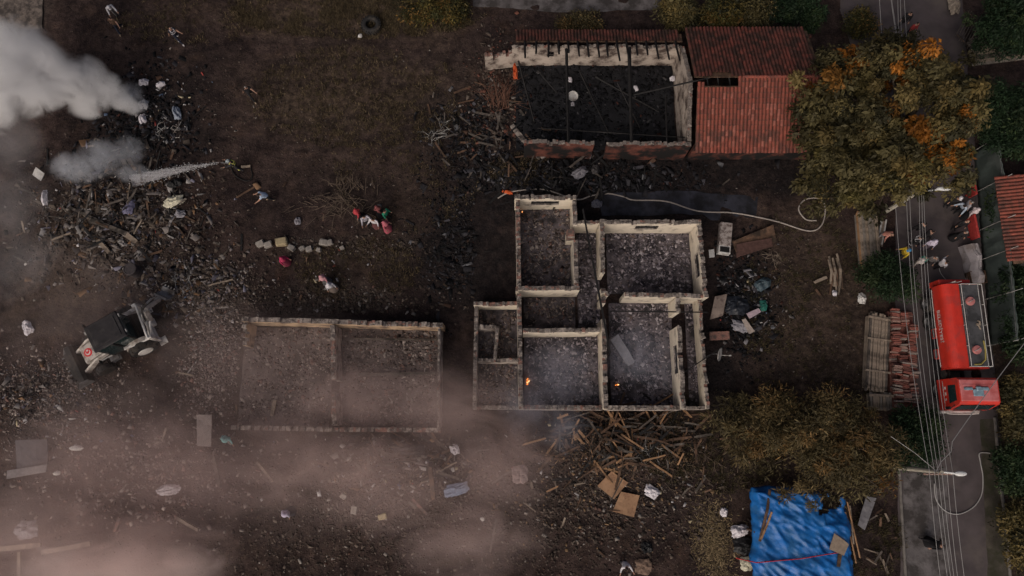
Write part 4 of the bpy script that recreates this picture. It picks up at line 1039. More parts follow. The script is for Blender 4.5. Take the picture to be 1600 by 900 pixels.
q = MB(); q.box((.12, 2.85, 2.93), (.62, .42, .1), bev=.03); q.box((.12, 2.62, 2.99), (.3, .26, .14), bev=.03); q.box((-.25, 2.62, 2.95), (.5, .2, .1), bev=.03); q.box((.7, 2.62, 2.93), (.5, .16, .08), bev=.02)
q.build('light_bar', mat('beacon_blue', (.20, .30, .36), .25, .3, 4, spec=.6), cab)
q = MB(); q.tube([(-1.0, 4.02, 1.0), (-.6, 4.06, .92), (.6, 4.06, .92), (1.0, 4.02, 1.0)], .03, 5); q.build('front_bar', M['rail_white'], truck)
for s in (-1, 1):   # lockers, side rail, hose reel and stripe
    for y in (-.95, .35):
        q = MB(); q.box((s * 1.12, y, 1.02), (.16, .62, .42), bev=.02); lk = q.build('locker', M['red'], truck)
        q = MB(); q.box((s * 1.205, y, 1.05), (.012, .5, .3)); q.box((s * 1.215, y + .12, 1.05), (.02, .08, .03)); q.build('locker_door', M['steel'], lk)
    q = MB(); q.tube([(s * 1.24, -3.7, 1.42), (s * 1.27, -1.2, 1.40), (s * 1.24, 1.2, 1.42)], .022, 5)
    for y in (-3.6, -2.4, -1.2, 0, 1.1): q.tube([(s * 1.18, y, 1.42), (s * 1.25, y, 1.41)], .014, 4)
    q.build('side_rail', M['rail_white'], truck)
    q = MB(); q.box((s * 1.206, 2.9, 1.32), (.008, 1.7, .05)); q.build('stripe', M['white'], cab)
    q = MB(); q.lathe([(.01, -.12), (.3, -.12), (.3, -.1), (.18, -.08), (.18, .08), (.3, .1), (.3, .12), (.01, .12)], 16, M=Matrix.Translation((s * .95, 1.62, 1.35)) @ Matrix.Rotation(R(90), 4, 'Y')); q.build('hose_reel', M['rubber'], truck)
q = MB()   # ladder lying on the deck
for x in (-.02, .2): q.tube([(x + .05, -3.4, 2.68), (x + .05, -.6, 2.68)], .018, 5)
for k in range(9): q.tube([(.03, -3.3 + k * .32, 2.68), (.25, -3.3 + k * .32, 2.68)], .012, 4)
q.build('deck_ladder', M['steel'], truck)
# tow bed of hoses behind the tank
q = MB(); q.box((0, -4.12, 1.35), (2.0, .35, 1.1), bev=.04); q.build('pump_locker', M['red'], truck)

# ------------------------------------------------------------------ backhoe loader
fr, rr_ = P(166, 577, .5), P(234, 536, .75)
hd = Vector((fr.x - rr_.x, fr.y - rr_.y, 0)).normalized()
BRZ = math.atan2(-hd.x, hd.y)
left = Vector((-hd.y, hd.x, 0))
mid = (Vector((fr.x, fr.y, 0)) + Vector((rr_.x, rr_.y, 0))) / 2 - left * 1.12 - hd * .35
gzb = ground_at(mid.x, mid.y)
bh = thing('backhoe_loader', 'white backhoe loader with dark cab and red flag badge', 'backhoe', (mid.x, mid.y, gzb + .02), BRZ)
SC = 1.1
bh.scale = (SC, SC, SC)
M['bh_paint'] = mat('loader_paint', (.50, .465, .42), .6, .2, 3, dirt=(.22, .18, .15), dirt_amt=.45, dirt_scale=2.2)
M['bh_white'] = mat('loader_white', (.72, .70, .66), .5, .1, 3, dirt=(.3, .27, .24), dirt_amt=.35, dirt_scale=2)
M['cab_roof'] = mat('cab_roof_dark', (.020, .018, .020), .75, .4, 2, dirt=(.05, .045, .045), dirt_amt=.4)
b = MB(); b.box((0, .35, .75), (.8, 3.6, .4), bev=.05); b.box((0, -1.2, .8), (1.2, .5, .5), bev=.04); b.build('chassis', M['black'], bh)
b = MB()
b.prism([(.72, .95), (2.15, .95), (2.22, 1.1), (2.15, 1.42), (.72, 1.62)], -.48, .48, axis='x')
hood = b.build('hood', M['bh_paint'], bh)
q = MB()
for k in range(5): q.box((.487, 1.0 + .16 * k, 1.22), (.012, .07, .22)); q.box((-.487, 1.0 + .16 * k, 1.22), (.012, .07, .22))
q.build('louvre', M['black'], hood)
sl = math.atan2(1.42 - 1.62, 2.15 - .72)
T = Matrix.Translation((0, 1.78, 1.475)) @ Matrix.Rotation(sl, 4, 'X')
q = MB(); q.lathe([(.25, 0), (.25, .012), (.01, .012)], 28, M=T); bd = q.build('flag_badge', mat('flag_red', (.62, .02, .03), .6, .05), hood)
q = MB(); arc = []
for k in range(17):
    a = R(50 + 260 * k / 16); arc.append((.155 * math.cos(a), .155 * math.sin(a)))
for k in range(17):
    a = R(304 - 248 * k / 16); arc.append((.045 + .122 * math.cos(a), .122 * math.sin(a)))
q.prism(arc, .014, .02, axis='z', M=T)
st = []
for k in range(10):
    a = R(180 + 36 * k); r_ = .085 if k % 2 == 0 else .034
    st.append((.115 + r_ * math.cos(a), r_ * math.sin(a)))
q.prism(st, .014, .02, axis='z', M=T)
q.build('crescent_and_star', M['white'], bd)
q = MB(); q.tube([(.3, .85, 1.6), (.3, .85, 2.15)], .045, 8); q.build('exhaust', M['steel'], hood)
# cab with posts, panes and roof
b = MB()
posts = [(-.72, .72), (.72, .72), (-.78, -.12), (.78, -.12), (-.72, -.95), (.72, -.95)]
for x, y in posts: b.box((x, y, 1.85), (.08, .08, 1.75))
b.box((0, -.1, 1.0), (1.5, 1.75, .12)); b.box((0, .74, 1.2), (1.44, .05, .35)); b.box((0, -.97, 1.2), (1.44, .05, .3))
for s in (-1, 1): b.box((s * .75, -.55, 1.2), (.05, .8, .35))
cabf = b.build('cab', M['black'], bh)
for (c, d) in (((0, .735, 2.0), (1.36, .02, 1.25)), ((0, -.965, 2.05), (1.36, .02, 1.2)), ((.755, .3, 1.9), (.02, .74, 1.5)), ((-.755, .3, 1.9), (.02, .74, 1.5)), ((.755, -.53, 2.05), (.02, .74, 1.2)), ((-.755, -.53, 2.05), (.02, .74, 1.2))):
    q = MB(); q.box(c, d); q.build('window', M['glass'], cabf)
q = MB(); q.box((0, -.12, 2.78), (1.62, 1.95, .12), bev=.06); q.box((0, -.12, 2.85), (1.2, 1.5, .05), bev=.02); q.build('cab_roof', M['cab_roof'], cabf)
q = MB()
for x in (-.5, .5):
    q.box((x, -1.1, 2.74), (.18, .08, .1)); q.box((x, .88, 2.74), (.18, .08, .1))
q.build('work_lamp', M['steel_pale'], cabf)
q = MB(); q.box((0, -.45, 1.35), (.5, .45, .12), bev=.04); q.box((0, -.25, 1.7), (.5, .1, .6), bev=.04); q.build('seat', M['black'], cabf)
for s in (-1, 1):
    wheel(bh, (s * 1.0, 1.75, .50), .50, .36, rim='bh_white')
    wheel(bh, (s * 1.12, -.75, .76), .76, .48, rim='bh_white')
    q = MB(); T = Matrix.Translation((s * 1.37, -.75, .76)) @ Matrix.Rotation(R(90), 4, 'Y'); q.lathe([(.40, -.02), (.42, 0), (.40, .03), (.30, .02), (.16, .05), (.01, .05)] if s > 0 else [(.01, -.05), (.16, -.05), (.30, -.02), (.40, -.03), (.42, 0), (.40, .02)], 20, M=T); q.build('hub_cap', M['bh_white'], bh)
    q = MB()   # mudguard over the rear wheel
    pf = [(-.75 + .84 * math.cos(R(a)), .76 + .84 * math.sin(R(a))) for a in range(20, 161, 14)] + [(-.75 + .80 * math.cos(R(a)), .76 + .80 * math.sin(R(a))) for a in range(160, 19, -14)]
    q.prism(pf, s * .76, s * 1.0, axis='x'); q.build('mudguard', M['bh_paint'], bh)
    q = MB(); q.prism([(.55, 1.35), (.75, 1.75), (1.6, 1.55), (2.75, .75), (2.85, .35), (2.65, .35), (1.5, 1.25), (.8, 1.4)], s * .58, s * .70, axis='x')
    arm = q.build('loader_arm', M['bh_paint'], bh)
    q = MB(); q.tube([(s * .64, .9, .95), (s * .64, 1.9, 1.1)], .055, 8); q.tube([(s * .64, 1.6, 1.05), (s * .64, 2.3, .95)], .03, 6); q.build('ram', M['steel_pale'], arm)
b = MB()
bp_ = [(2.75, .15), (2.72, .85), (2.85, 1.0), (3.15, .95), (2.95, .75), (2.95, .25), (3.75, .12), (3.78, .05), (2.85, .05)]
b.prism(bp_, -1.15, 1.15, axis='x')
bk = b.build('loader_bucket', M['rubber'], bh)
q = MB()
for s in (-1.16, 1.16): q.prism([(2.75, .05), (2.72, .9), (3.15, .95), (3.75, .08)], s - .015, s + .015, axis='x')
for k in range(8): q.box((-1.0 + k * 2.0 / 7, 3.82, .08), (.08, .16, .04))
q.build('bucket_edge', M['steel'], bk)
# rear frame, stabilisers, hoe
b = MB(); b.box((0, -1.6, .95), (2.2, .18, .2), bev=.02); b.box((0, -1.6, .6), (2.2, .16, .16), bev=.02)
for x in (-1.0, 1.0): b.box((x, -1.6, .78), (.16, .2, .6), bev=.02)
b.box((0, -1.75, .95), (.5, .35, .75), bev=.04)
b.build('rear_frame', M['bh_white'], bh)
for s in (-1, 1):
    q = MB(); q.box((s * 1.06, -1.62, 1.05), (.2, .24, 1.3), bev=.03); q.box((s * 1.06, -1.62, .06), (.45, .45, .06)); q.build('stabiliser', M['bh_white'], bh)
    q = MB(); q.tube([(s * .98, -1.5, 1.35), (s * .92, -.1, 1.6)], .1, 4, flat=.4); q.build('side_guard', M['bh_white'], bh)
def seg_box(pa, pb, w, t, m_, name, parent, rams=True):
    pa, pb = Vector(pa), Vector(pb)
    d = pb - pa
    T = Matrix.Translation((pa + pb) / 2) @ d.to_track_quat('Y', 'Z').to_matrix().to_4x4()
    q = MB(); q.box((0, 0, 0), (w, d.length, t), bev=.03, M=T)
    o = q.build(name, m_, parent)
    if rams:
        q = MB(); q.tube([(0, -d.length * .4, t * .8), (0, 0, t * 1.1)], .06, 7, M=T); q.tube([(0, 0, t * 1.1), (0, d.length * .42, t * .8)], .035, 6, M=T); q.build('ram', M['steel_pale'], o)
    return o
seg_box((0, -1.8, 1.0), (.30, -2.25, 2.2), .26, .34, M['bh_paint'], 'boom', bh)
seg_box((.30, -2.25, 2.2), (1.05, -2.75, .75), .2, .28, M['bh_paint'], 'dipper', bh)
b = MB()
pr = [(0, 0), (.1, -.45), (.45, -.7), (.75, -.5), (.7, -.42), (.45, -.55), (.2, -.38), (.12, 0)]
b.prism(pr, -.4, .4, axis='x', M=Matrix.Translation((1.05, -2.8, .9)) @ Matrix.Rotation(R(215), 4, 'Z'))
hb = b.build('hoe_bucket', M['steel'], bh)
q = MB()
for k in range(4): q.box((-.3 + .2 * k, .78, -.48), (.06, .14, .05), M=Matrix.Translation((1.05, -2.8, .9)) @ Matrix.Rotation(R(215), 4, 'Z'))
q.build('bucket_tooth', M['steel_pale'], hb)
for k in range(5):   # hydraulic hoses along the boom
    x = -.1 + .05 * k
    q = MB(); q.tube([(x, -1.7, 1.35), (x + .1, -1.95, 1.9 + .05 * k), (x + .28, -2.25, 2.45), (x + .6, -2.45, 2.1), (x + .95, -2.65, 1.4)], .018, 5); q.build('hydraulic_hose', M['rubber'], bh)
for s in (-1, 1):
    q = MB(); q.tube([(s * .9, .9, 1.55), (s * 1.15, 1.05, 1.9), (s * 1.15, 1.05, 2.2)], .018, 5); q.box((s * 1.17, 1.05, 2.2), (.2, .05, .26), bev=.01); q.build('mirror', M['black'], cabf)
    q = MB(); q.box((s * .75, .95, .75), (.3, .5, .05)); q.box((s * .75, .95, .45), (.3, .5, .05)); q.build('step', M['steel'], bh)
# crossed pale arms of the hoe lock seen over the rear window
for (pa, pb) in (((-1.15, -1.65, 1.5), (-.2, -2.0, 1.55)), ((-1.1, -1.55, 1.75), (.95, -1.75, 1.75)), ((-.9, -1.6, 1.45), (.9, -1.95, 1.4))):
    q = MB(); q.tube([pa, pb], .07, 6); q.build('hoe_link', M['bh_white'], bh)
# ------------------------------------------------------------------ people
SKIN = mat('skin', (.36, .21, .15), .6, .1, 5)
HAIRS = {'black': mat('hair_black', (.018, .014, .012), .7, .3, 20), 'grey': mat('hair_grey', (.22, .21, .20), .7, .2, 20), 'bald': SKIN}
CL = {}
def cloth(c):
    if c not in CL: CL[c] = mat('cloth_%d' % (len(CL) + 1), c, .9, .18, 7, bump=.2, bscale=20)
    return CL[c]
DARK, NAVY, GREYC, WHITE, BLUEW = (.018, .017, .019), (.02, .024, .04), (.13, .12, .12), (.58, .56, .58), (.42, .52, .66)
TAN, JEANS, BROWNC, REDC, PINK = (.30, .23, .16), (.05, .07, .12), (.10, .06, .04), (.42, .05, .06), (.50, .24, .26)

def person(px, py, face, label, top=DARK, legs=DARK, hair='black', lean=0.0, stride=0.0, armL=(10, 8, 20), armR=(10, 8, 20), sleeves='long', shoes=DARK, scarf=None, skirt=None, cap=None, vest=None, turn=0, tall=1.0, group=None, seat=False):
    """px, py: where the head shows; face: compass of the gaze in degrees, 0 = up in the photograph, clockwise
       arm = (forward, outward, elbow bend) in degrees"""
    hp = P(px, py, 1.62 * tall)
    up = Vector((0, 0, 1))
    rz = -R(face)
    lean_r = R(lean)
    fwd = Vector((-math.sin(rz), math.cos(rz), 0))
    base = Vector((hp.x, hp.y, 0)) - fwd * math.sin(lean_r) * .7
    base.z = max(ground_at(base.x, base.y), 0.006 if base.x > ROADX else -9)
    root = thing('person', label, 'person', base, rz, group)
    root.scale = (tall, tall, tall)
    J, E, Rd = {}, [], {}
    def j(n, p, r_, par=None):
        J[n] = Vector(p); Rd[n] = r_
        if par: E.append((par, n))
    pelvis = Vector((0, 0, .95))
    def upb(v):   # the upper body bends about the hips
        v = Vector(v) - pelvis
        return pelvis + Vector((v.x, v.y * math.cos(lean_r) + v.z * math.sin(lean_r), -v.y * math.sin(lean_r) + v.z * math.cos(lean_r)))
    j('pelvis', pelvis, (.19, .15))
    j('waist', upb((0, 0, 1.12)), (.19, .15), 'pelvis')
    j('chest', upb((0, 0, 1.33)), (.205, .155), 'waist')
    j('neck', upb((0, .015, 1.49)), (.06, .06), 'chest')
    hb_ = upb((0, .02, 1.58))
    j('skull', hb_, (.085, .095), 'neck')
    j('crown', upb((0, .03, 1.70)), (.085, .1), 'skull')
    for s, arm, nm in ((-1, armL, 'l'), (1, armR, 'r')):
        sh = upb((s * .20, 0, 1.42))
        j('shoulder_' + nm, sh, (.085, .085), 'chest')
        f, o_, e = R(arm[0]) , R(arm[1]), R(arm[2])
        d = Vector((s * math.sin(o_), math.sin(f) * math.cos(o_), -math.cos(f) * math.cos(o_)))
        el = sh + d * .29
        d2 = Matrix.Rotation(e, 3, 'X') @ d
        if arm[1] > 40: d2 = (d2 + Vector((-s * math.sin(e) * .9, .1, 0))).normalized()
        wr = el + d2 * .25
        j('elbow_' + nm, el, (.064, .062), 'shoulder_' + nm)
        j('wrist_' + nm, wr, (.032, .03), 'elbow_' + nm)
        j('palm_' + nm, wr + d2 * .09, (.040, .022), 'wrist_' + nm)
        st_ = stride * s
        hip = Vector((s * .095, 0, .88))
        kn = Vector((s * .105, .42 * math.sin(R(st_)) + .03, .88 - .40 * math.cos(R(st_))))
        back = R(st_ - (18 if st_ < 0 else 4) * (1 if stride else .2))
        an = kn + Vector((s * .0, .41 * math.sin(back), -.41 * math.cos(back)))
        an.z = max(an.z, .08)
        j('hip_' + nm, hip, (.11, .115), 'pelvis')
        j('knee_' + nm, kn, (.08, .085), 'hip_' + nm)
        j('ankle_' + nm, an, (.055, .06), 'knee_' + nm)
        j('toe_' + nm, an + Vector((s * .02, .17, -.04)), (.042, .03), 'ankle_' + nm)
    names = list(J)
    me = bpy.data.meshes.new('figure')
    me.from_pydata([J[n] for n in names], [(names.index(a), names.index(b_)) for a, b_ in E], [])
    ob = bpy.data.objects.new('figure', me); col.objects.link(ob)
    sk = ob.modifiers.new('skin', 'SKIN'); sk.use_smooth_shade = True
    for k, n in enumerate(names):
        me.skin_vertices[0].data[k].radius = Rd[n]
        me.skin_vertices[0].data[k].use_root = (k == 0)
    ss = ob.modifiers.new('sub', 'SUBSURF'); ss.levels = 1; ss.render_levels = 1
    bm_ = bpy.data.meshes.new_from_object(ob.evaluated_get(bpy.context.evaluated_depsgraph_get()))
    bpy.data.objects.remove(ob)
    bm_.materials.clear()
    for m_ in (SKIN, HAIRS[hair], cloth(top), cloth(legs), cloth(shoes)): bm_.materials.append(m_)
    segs_ = [(a, b_) for a, b_ in E]
    idx_ = []
    for p in bm_.polygons:
        c = p.center; best, bd_ = None, 9
        for a, b_ in segs_:
            A_, d_ = J[a], J[b_] - J[a]
            t = max(0, min(1, (c - A_).dot(d_) / max(1e-6, d_.length_squared)))
            q = (c - (A_ + d_ * t)).length
            if q < bd_: bd_, best, tt = q, b_, t
        k = best.split('_')[0]
        if k == 'crown' or (k == 'skull' and c.z > J['skull'].z): m_ = 1 if (c - J['crown']).y < .05 or c.z > J['crown'].z + .02 else 0
        elif k in ('skull', 'palm'): m_ = 0
        elif k == 'neck': m_ = 0 if tt > .6 else 2
        elif k == 'wrist': m_ = 2 if sleeves == 'long' and tt < .9 else 0
        elif k == 'elbow': m_ = 2 if sleeves != 'none' and (sleeves == 'long' or tt < .6) else 0
        elif k in ('waist', 'chest', 'shoulder'): m_ = 2
        elif k == 'toe': m_ = 4
        elif k == 'ankle': m_ = 3 if tt < .9 else 4
        else: m_ = 3
        idx_.append(m_)
    # fingers, nose and ears are grown onto the same mesh
    ex = MB()
    for nm, s in (('l', -1), ('r', 1)):
        pm, wr = J['palm_' + nm], J['wrist_' + nm]
        d = (pm - wr).normalized(); side = d.cross(Vector((0, 1, .2))).normalized(); cu = side.cross(d)
        for f_ in range(4):
            o0 = pm + side * (f_ - 1.5) * .018
            L_ = (.055, .068, .072, .06)[f_]
            ex.tube([o0 - d * .02, o0 + d * L_ * .6, o0 + d * L_ + cu * .02], [.0095, .009, .007], 5)
        o0 = wr + d * .04
        ex.tube([o0, o0 + side * .04 * s + d * .03, o0 + side * .05 * s + d * .065], [.011, .010, .008], 5)
    hf = upb((0, .125, 1.63)) ; ex.blob(tuple(hf), (.014, .022, .022), 6)
    for s in (-1, 1): ex.blob(tuple(upb((s * .085, .02, 1.63))), (.012, .022, .03), 6)
    v0 = [v.co[:] for v in bm_.vertices]; f0 = [tuple(p.vertices) for p in bm_.polygons]
    all_ = MB(); all_.v, all_.f, all_.m = v0, f0, idx_
    all_.add(ex.v, ex.f, 0)
    body = all_.build('body', [SKIN, HAIRS[hair], cloth(top), cloth(legs), cloth(shoes)], root, smooth=True)
    bpy.data.meshes.remove(bm_)
    hc = upb((0, .035, 1.67))
    T = Matrix.Translation(hc) @ Matrix.Rotation(-lean_r, 4, 'X')
    if scarf:
        q = MB(); q.blob((0, -.02, .0), (.118, .13, .14), 12, M=T, jag=.05, seed=int(px)); q.lathe([(.10, -.06), (.13, -.15), (.20, -.24), (.215, -.30)], 12, M=T); q.v = [(x + random.uniform(-.012, .012), y + random.uniform(-.012, .012), z) for x, y, z in q.v]; q.tube([T @ Vector((.03, -.10, -.02)), T @ Vector((.02, -.2, -.2)), T @ Vector((.0, -.22, -.42))], [.06, .08, .02], 6, flat=.5)
        q.build('headscarf', cloth(scarf), root, smooth=True)
    if cap:
        q = MB(); q.lathe([(.118, -.02), (.122, .03), (.10, .085), (.05, .11), (.01, .115)], 14, M=T); q.box((0, .14, -.005), (.16, .12, .015), M=T, bev=.005)
        q.build('cap', cloth(cap), root, smooth=True)
    if skirt:
        q = MB(); n = 16; prof = [(.19, 1.02), (.22, .85), (.28, .5), (.33, .14)]
        vs_, fs = [], []
        for r_, z in prof:
            for k in range(n):
                a = 2 * math.pi * k / n; w = 1 + .07 * math.sin(5 * a + z * 4)
                vs_.append((r_ * w * math.cos(a), r_ * .85 * w * math.sin(a), z))
        for i in range(3):
            for k in range(n): fs.append((i * n + k, i * n + (k + 1) % n, (i + 1) * n + (k + 1) % n, (i + 1) * n + k))
        q.add(vs_, fs); q.build('skirt', cloth(skirt), root, smooth=True)
    if vest:   # reflective bands round chest, arms and over the shoulders
        q = MB()
        for z in (1.16, 1.34):
            ring = [upb((.195 * math.cos(t), .15 * math.sin(t), z)) for t in [2 * math.pi * k / 16 for k in range(17)]]
            q.tube(ring, .016, 5)
        for s in (-1, 1):
            q.tube([upb((s * .11, .155, 1.2)), upb((s * .12, .13, 1.42)), upb((s * .12, 0, 1.49)), upb((s * .12, -.12, 1.42)), upb((s * .11, -.155, 1.2))], .022, 5)
            q.tube([J['knee_' + ('l' if s < 0 else 'r')] + Vector((.075 * math.cos(t), .08 * math.sin(t), -.08)) for t in [2 * math.pi * k / 10 for k in range(11)]], .02, 5)
        q.build('reflective_bands', cloth(vest), root)
    return root

F = (70, 20, 40)
person(167, 8, 150, 'person in white shirt bending at the top left edge', WHITE, GREYC, lean=35, armL=(50, 10, 30), armR=(40, 10, 30), cap=WHITE)
person(170, 27, 170, 'person with bare arms just below the white-shirted one', BROWNC, NAVY, sleeves='short', stride=22, armL=(35, 15, 30), armR=(-25, 15, 15), shoes=TAN)
person(266, 45, 130, 'bald person in navy with white stripe walking on the field', NAVY, NAVY, hair='bald', stride=28, armL=(30, 12, 40), armR=(-30, 12, 10), vest=WHITE, shoes=WHITE, sleeves='short')
person(383, 136, 140, 'person in black with pale shoes crossing the field alone', DARK, DARK, stride=26, sleeves='short', armL=(35, 12, 30), armR=(-30, 12, 10), shoes=TAN, hair='grey')
person(358, 252, 262, 'firefighter with yellow reflective bands aiming the water jet', (.03, .03, .035), (.03, .03, .035), armL=(62, 5, 35), armR=(45, 10, 60), vest=(.62, .60, .16), cap=(.28, .33, .34), stride=14, lean=10)
person(401, 303, 250, 'person in pale blue shirt stooping alone on the dark field', BLUEW, DARK, lean=38, armL=(50, 12, 25), armR=(40, 12, 25), stride=12, shoes=TAN, sleeves='short')
GR = 'villagers beside the brush pile'
person(556, 329, 240, 'woman in red top at the left of the group by the brush', REDC, DARK, scarf=REDC, skirt=DARK, group=GR)
person(568, 338, 150, 'person in grey-white shawl with dark head in the group', (.42, .40, .44), DARK, hair='black', group=GR, armL=F, armR=F)
person(582, 342, 190, 'person in white shirt at the centre of the group', WHITE, DARK, hair='black', group=GR, armL=(30, 20, 70), armR=(30, 20, 70), skirt=(.12, .05, .05))
person(600, 348, 110, 'woman in rose red dress at the lower right of the group', (.40, .10, .13), (.40, .10, .13), scarf=(.42, .12, .15), skirt=(.40, .09, .12), group=GR)
person(600, 329, 120, 'person in bright green top at the back of the group', (.02, .24, .14), DARK, hair='black', group=GR)
person(588, 324, 60, 'woman in dark maroon scarf at the top of the group', (.16, .05, .05), DARK, scarf=(.18, .055, .055), skirt=DARK, group=GR)
person(440, 404, 130, 'woman in magenta red clothes below the pale block row', (.38, .03, .09), (.10, .03, .05), scarf=(.42, .04, .10), skirt=(.20, .03, .06), lean=15)
person(502, 432, 200, 'woman in pink headscarf standing on the grey ground', PINK, GREYC, scarf=(.56, .30, .32), skirt=GREYC)
person(513, 444, 160, 'woman in white headscarf beside the pink one', WHITE, (.2, .15, .13), scarf=WHITE, skirt=(.25, .2, .17))
person(443, 803, 215, 'woman in lilac-white headscarf alone in the smoky lower left', (.52, .48, .60), NAVY, scarf=(.55, .50, .64), skirt=NAVY)
person(349, 686, 180, 'person in turquoise top walking below the small ruin', (.22, .50, .50), (.26, .23, .21), scarf=(.28, .56, .55), stride=24, armL=(30, 15, 20), armR=(-30, 15, 10))
person(980, 889, 170, 'person in white shirt at the bottom edge of the photo', WHITE, DARK, hair='black', lean=20, armL=(40, 18, 40), armR=(30, 18, 40))
GS = 'onlookers standing on the lane'
person(1421, 391, 250, 'person in yellow shirt with blue cap on the lane', (.62, .43, .04), GREYC, cap=(.05, .22, .42), group=GS, armL=(35, 14, 60), armR=(25, 14, 60))
person(1442, 406, 160, 'woman in beige top with green scarf knot on the lane', (.40, .36, .33), GREYC, scarf=(.44, .40, .38), group=GS)
person(1449, 402, 230, 'small child in green top beside the beige woman', (.02, .26, .20), DARK, group=GS, tall=.72)
person(1462, 377, 200, 'woman in lilac-white headscarf and coat on the lane', (.50, .45, .56), (.09, .07, .09), scarf=(.55, .50, .60), skirt=(.09, .07, .09), group=GS)
person(1480, 409, 70, 'person in white shirt and dark trousers nearest the tanker', WHITE, DARK, group=GS, armL=(35, 14, 60), armR=(10, 8, 15))
person(1440, 371, 120, 'person in black jacket with white piping on the lane', DARK, DARK, group=GS, vest=WHITE)
person(1458, 362, 90, 'person in plain black clothes behind the lilac woman', DARK, DARK, group=GS)
person(1446, 350, 60, 'person in black near the tree shade on the lane', DARK, DARK, group=GS, stride=20)
person(1464, 402, 210, 'grey-haired person in dark grey coat on the lane', (.11, .10, .10), DARK, hair='grey', group=GS)
person(1396, 366, 140, 'person in salmon top beside the upper timber stack', (.50, .22, .17), (.20, .18, .18), group=GS, lean=30, hair='bald', shoes=GREYC)
person(1509, 321, 240, 'person in pale blue shirt among people by the netting fence', (.36, .42, .50), DARK, group=GS, lean=25, armL=(50, 20, 20), armR=(40, 20, 20))
person(1501, 309, 200, 'person in black vest with white cap by the netting fence', DARK, DARK, cap=WHITE, group=GS)
person(1519, 316, 100, 'person in white and black print by the netting fence', (.30, .28, .30), DARK, hair='grey', group=GS)
person(1528, 327, 150, 'woman in pinkish white headscarf closest to the netting fence', (.50, .42, .43), DARK, scarf=(.54, .46, .47), skirt=DARK, group=GS)
person(1513, 345, 190, 'person in black with bare head under the pink woman', DARK, DARK, hair='bald', group=GS)
person(1511, 362, 180, 'grey-haired person in long black coat by the white sacks', DARK, DARK, hair='grey', skirt=DARK, group=GS)
person(1474, 853, 280, 'person dressed all in black walking on the concrete strip', (.010, .009, .011), (.010, .009, .011), stride=26, armL=(30, 10, 10), armR=(-30, 10, 10), skirt=(.010, .009, .011), tall=1.05)
person(1424, 20, 200, 'person in black at the top edge of the lane', DARK, DARK, stride=15)
person(1434, 36, 160, 'person with red top at the top edge of the lane', (.30, .04, .04), DARK)
# ------------------------------------------------------------------ fences, stacks, shelters
def bar_geo(pa, pb, w, t, za=.0, zb=.0):
    """a squared timber between two pixels, resting on the ground plus za / zb; its shape and its centre"""
    a, b_ = G(*pa), G(*pb)
    a.z += t / 2 + za; b_.z += t / 2 + zb
    c = (a + b_) / 2
    d = b_ - a
    q = MB(); n = 4
    rnd = random.Random(int(pa[0] * 13 + pa[1] * 7))
    T = d.to_track_quat('Y', 'Z').to_matrix().to_4x4()
    L_ = d.length
    vs_, fs = [], []
    for i in range(n + 1):
        y = -L_ / 2 + L_ * i / n
        k = 1 - (.25 * rnd.random() if i in (0, n) else .08 * rnd.random())
        bx_, bz_ = rnd.uniform(-.012, .012), rnd.uniform(-.008, .008)
        for (sx, sz) in ((-1, -1), (1, -1), (1, 1), (-1, 1)): vs_.append((sx * w / 2 * k + bx_, y + rnd.uniform(-.04, .04) * (i in (0, n)), sz * t / 2 + bz_))
    for i in range(n):
        for k in range(4): fs.append((i * 4 + k, i * 4 + (k + 1) % 4, i * 4 + 4 + (k + 1) % 4, i * 4 + 4 + k))
    fs += [(3, 2, 1, 0), (n * 4, n * 4 + 1, n * 4 + 2, n * 4 + 3)]
    q.add(vs_, fs, 0, T)
    return q, c
def bar(name, pa, pb, w, t, m, label, cat, za=.0, zb=.0, group=None, parent=None, rag=True):
    q, c = bar_geo(pa, pb, w, t, za, zb)
    o = q.build(name, m, parent, c)
    if label: tag(o, label, cat, group)
    return o

# green netting fence with steel posts
fence = thing('netting_fence', 'tall dark green netting fence along the right of the lane', 'fence', P(1545, 400, 0))
fo = Vector(fence.location)
fpts = [(1520, 238), (1527, 300), (1531, 360), (1534, 400), (1540, 460), (1546, 540)]
fw = [P(a, b_) - fo for a, b_ in fpts]
def fpos(t):
    t *= len(fw) - 1; i = min(int(t), len(fw) - 2); return fw[i].lerp(fw[i + 1], t - i)
b = MB(); NU, NV = 60, 8
for i in range(NU + 1):
    p = fpos(i / NU)
    for j_ in range(NV + 1):
        z = 2.55 * j_ / NV
        bul = .10 * math.sin(math.pi * j_ / NV) * (.5 + math.sin(i * .9) * .5) + .03 * math.sin(i * 2.3 + j_)
        b.v.append((p.x + bul, p.y, z + .04 + (.05 * math.sin(i * .7) if j_ == NV else 0)))
for i in range(NU):
    for j_ in range(NV):
        k = i * (NV + 1) + j_; b.f.append((k, k + NV + 1, k + NV + 2, k + 1)); b.m.append(0)
nt_ = b.build('netting', M['green_net'], fence, smooth=True)
sm = nt_.modifiers.new('thick', 'SOLIDIFY'); sm.thickness = .02
for t in (.0, .2, .4, .62, .82, 1.0):
    p = fpos(t); q = MB(); q.tube([(p.x - .06, p.y, 0), (p.x - .06, p.y, 2.5), (p.x + .25, p.y + .12, 3.0)], .022, 6); q.build('post', M['steel_pale'], fence)
q = MB(); q.tube([fpos(i / 20) + Vector((-.04, 0, 2.5)) for i in range(21)], .018, 4); q.build('top_wire', M['steel'], fence)

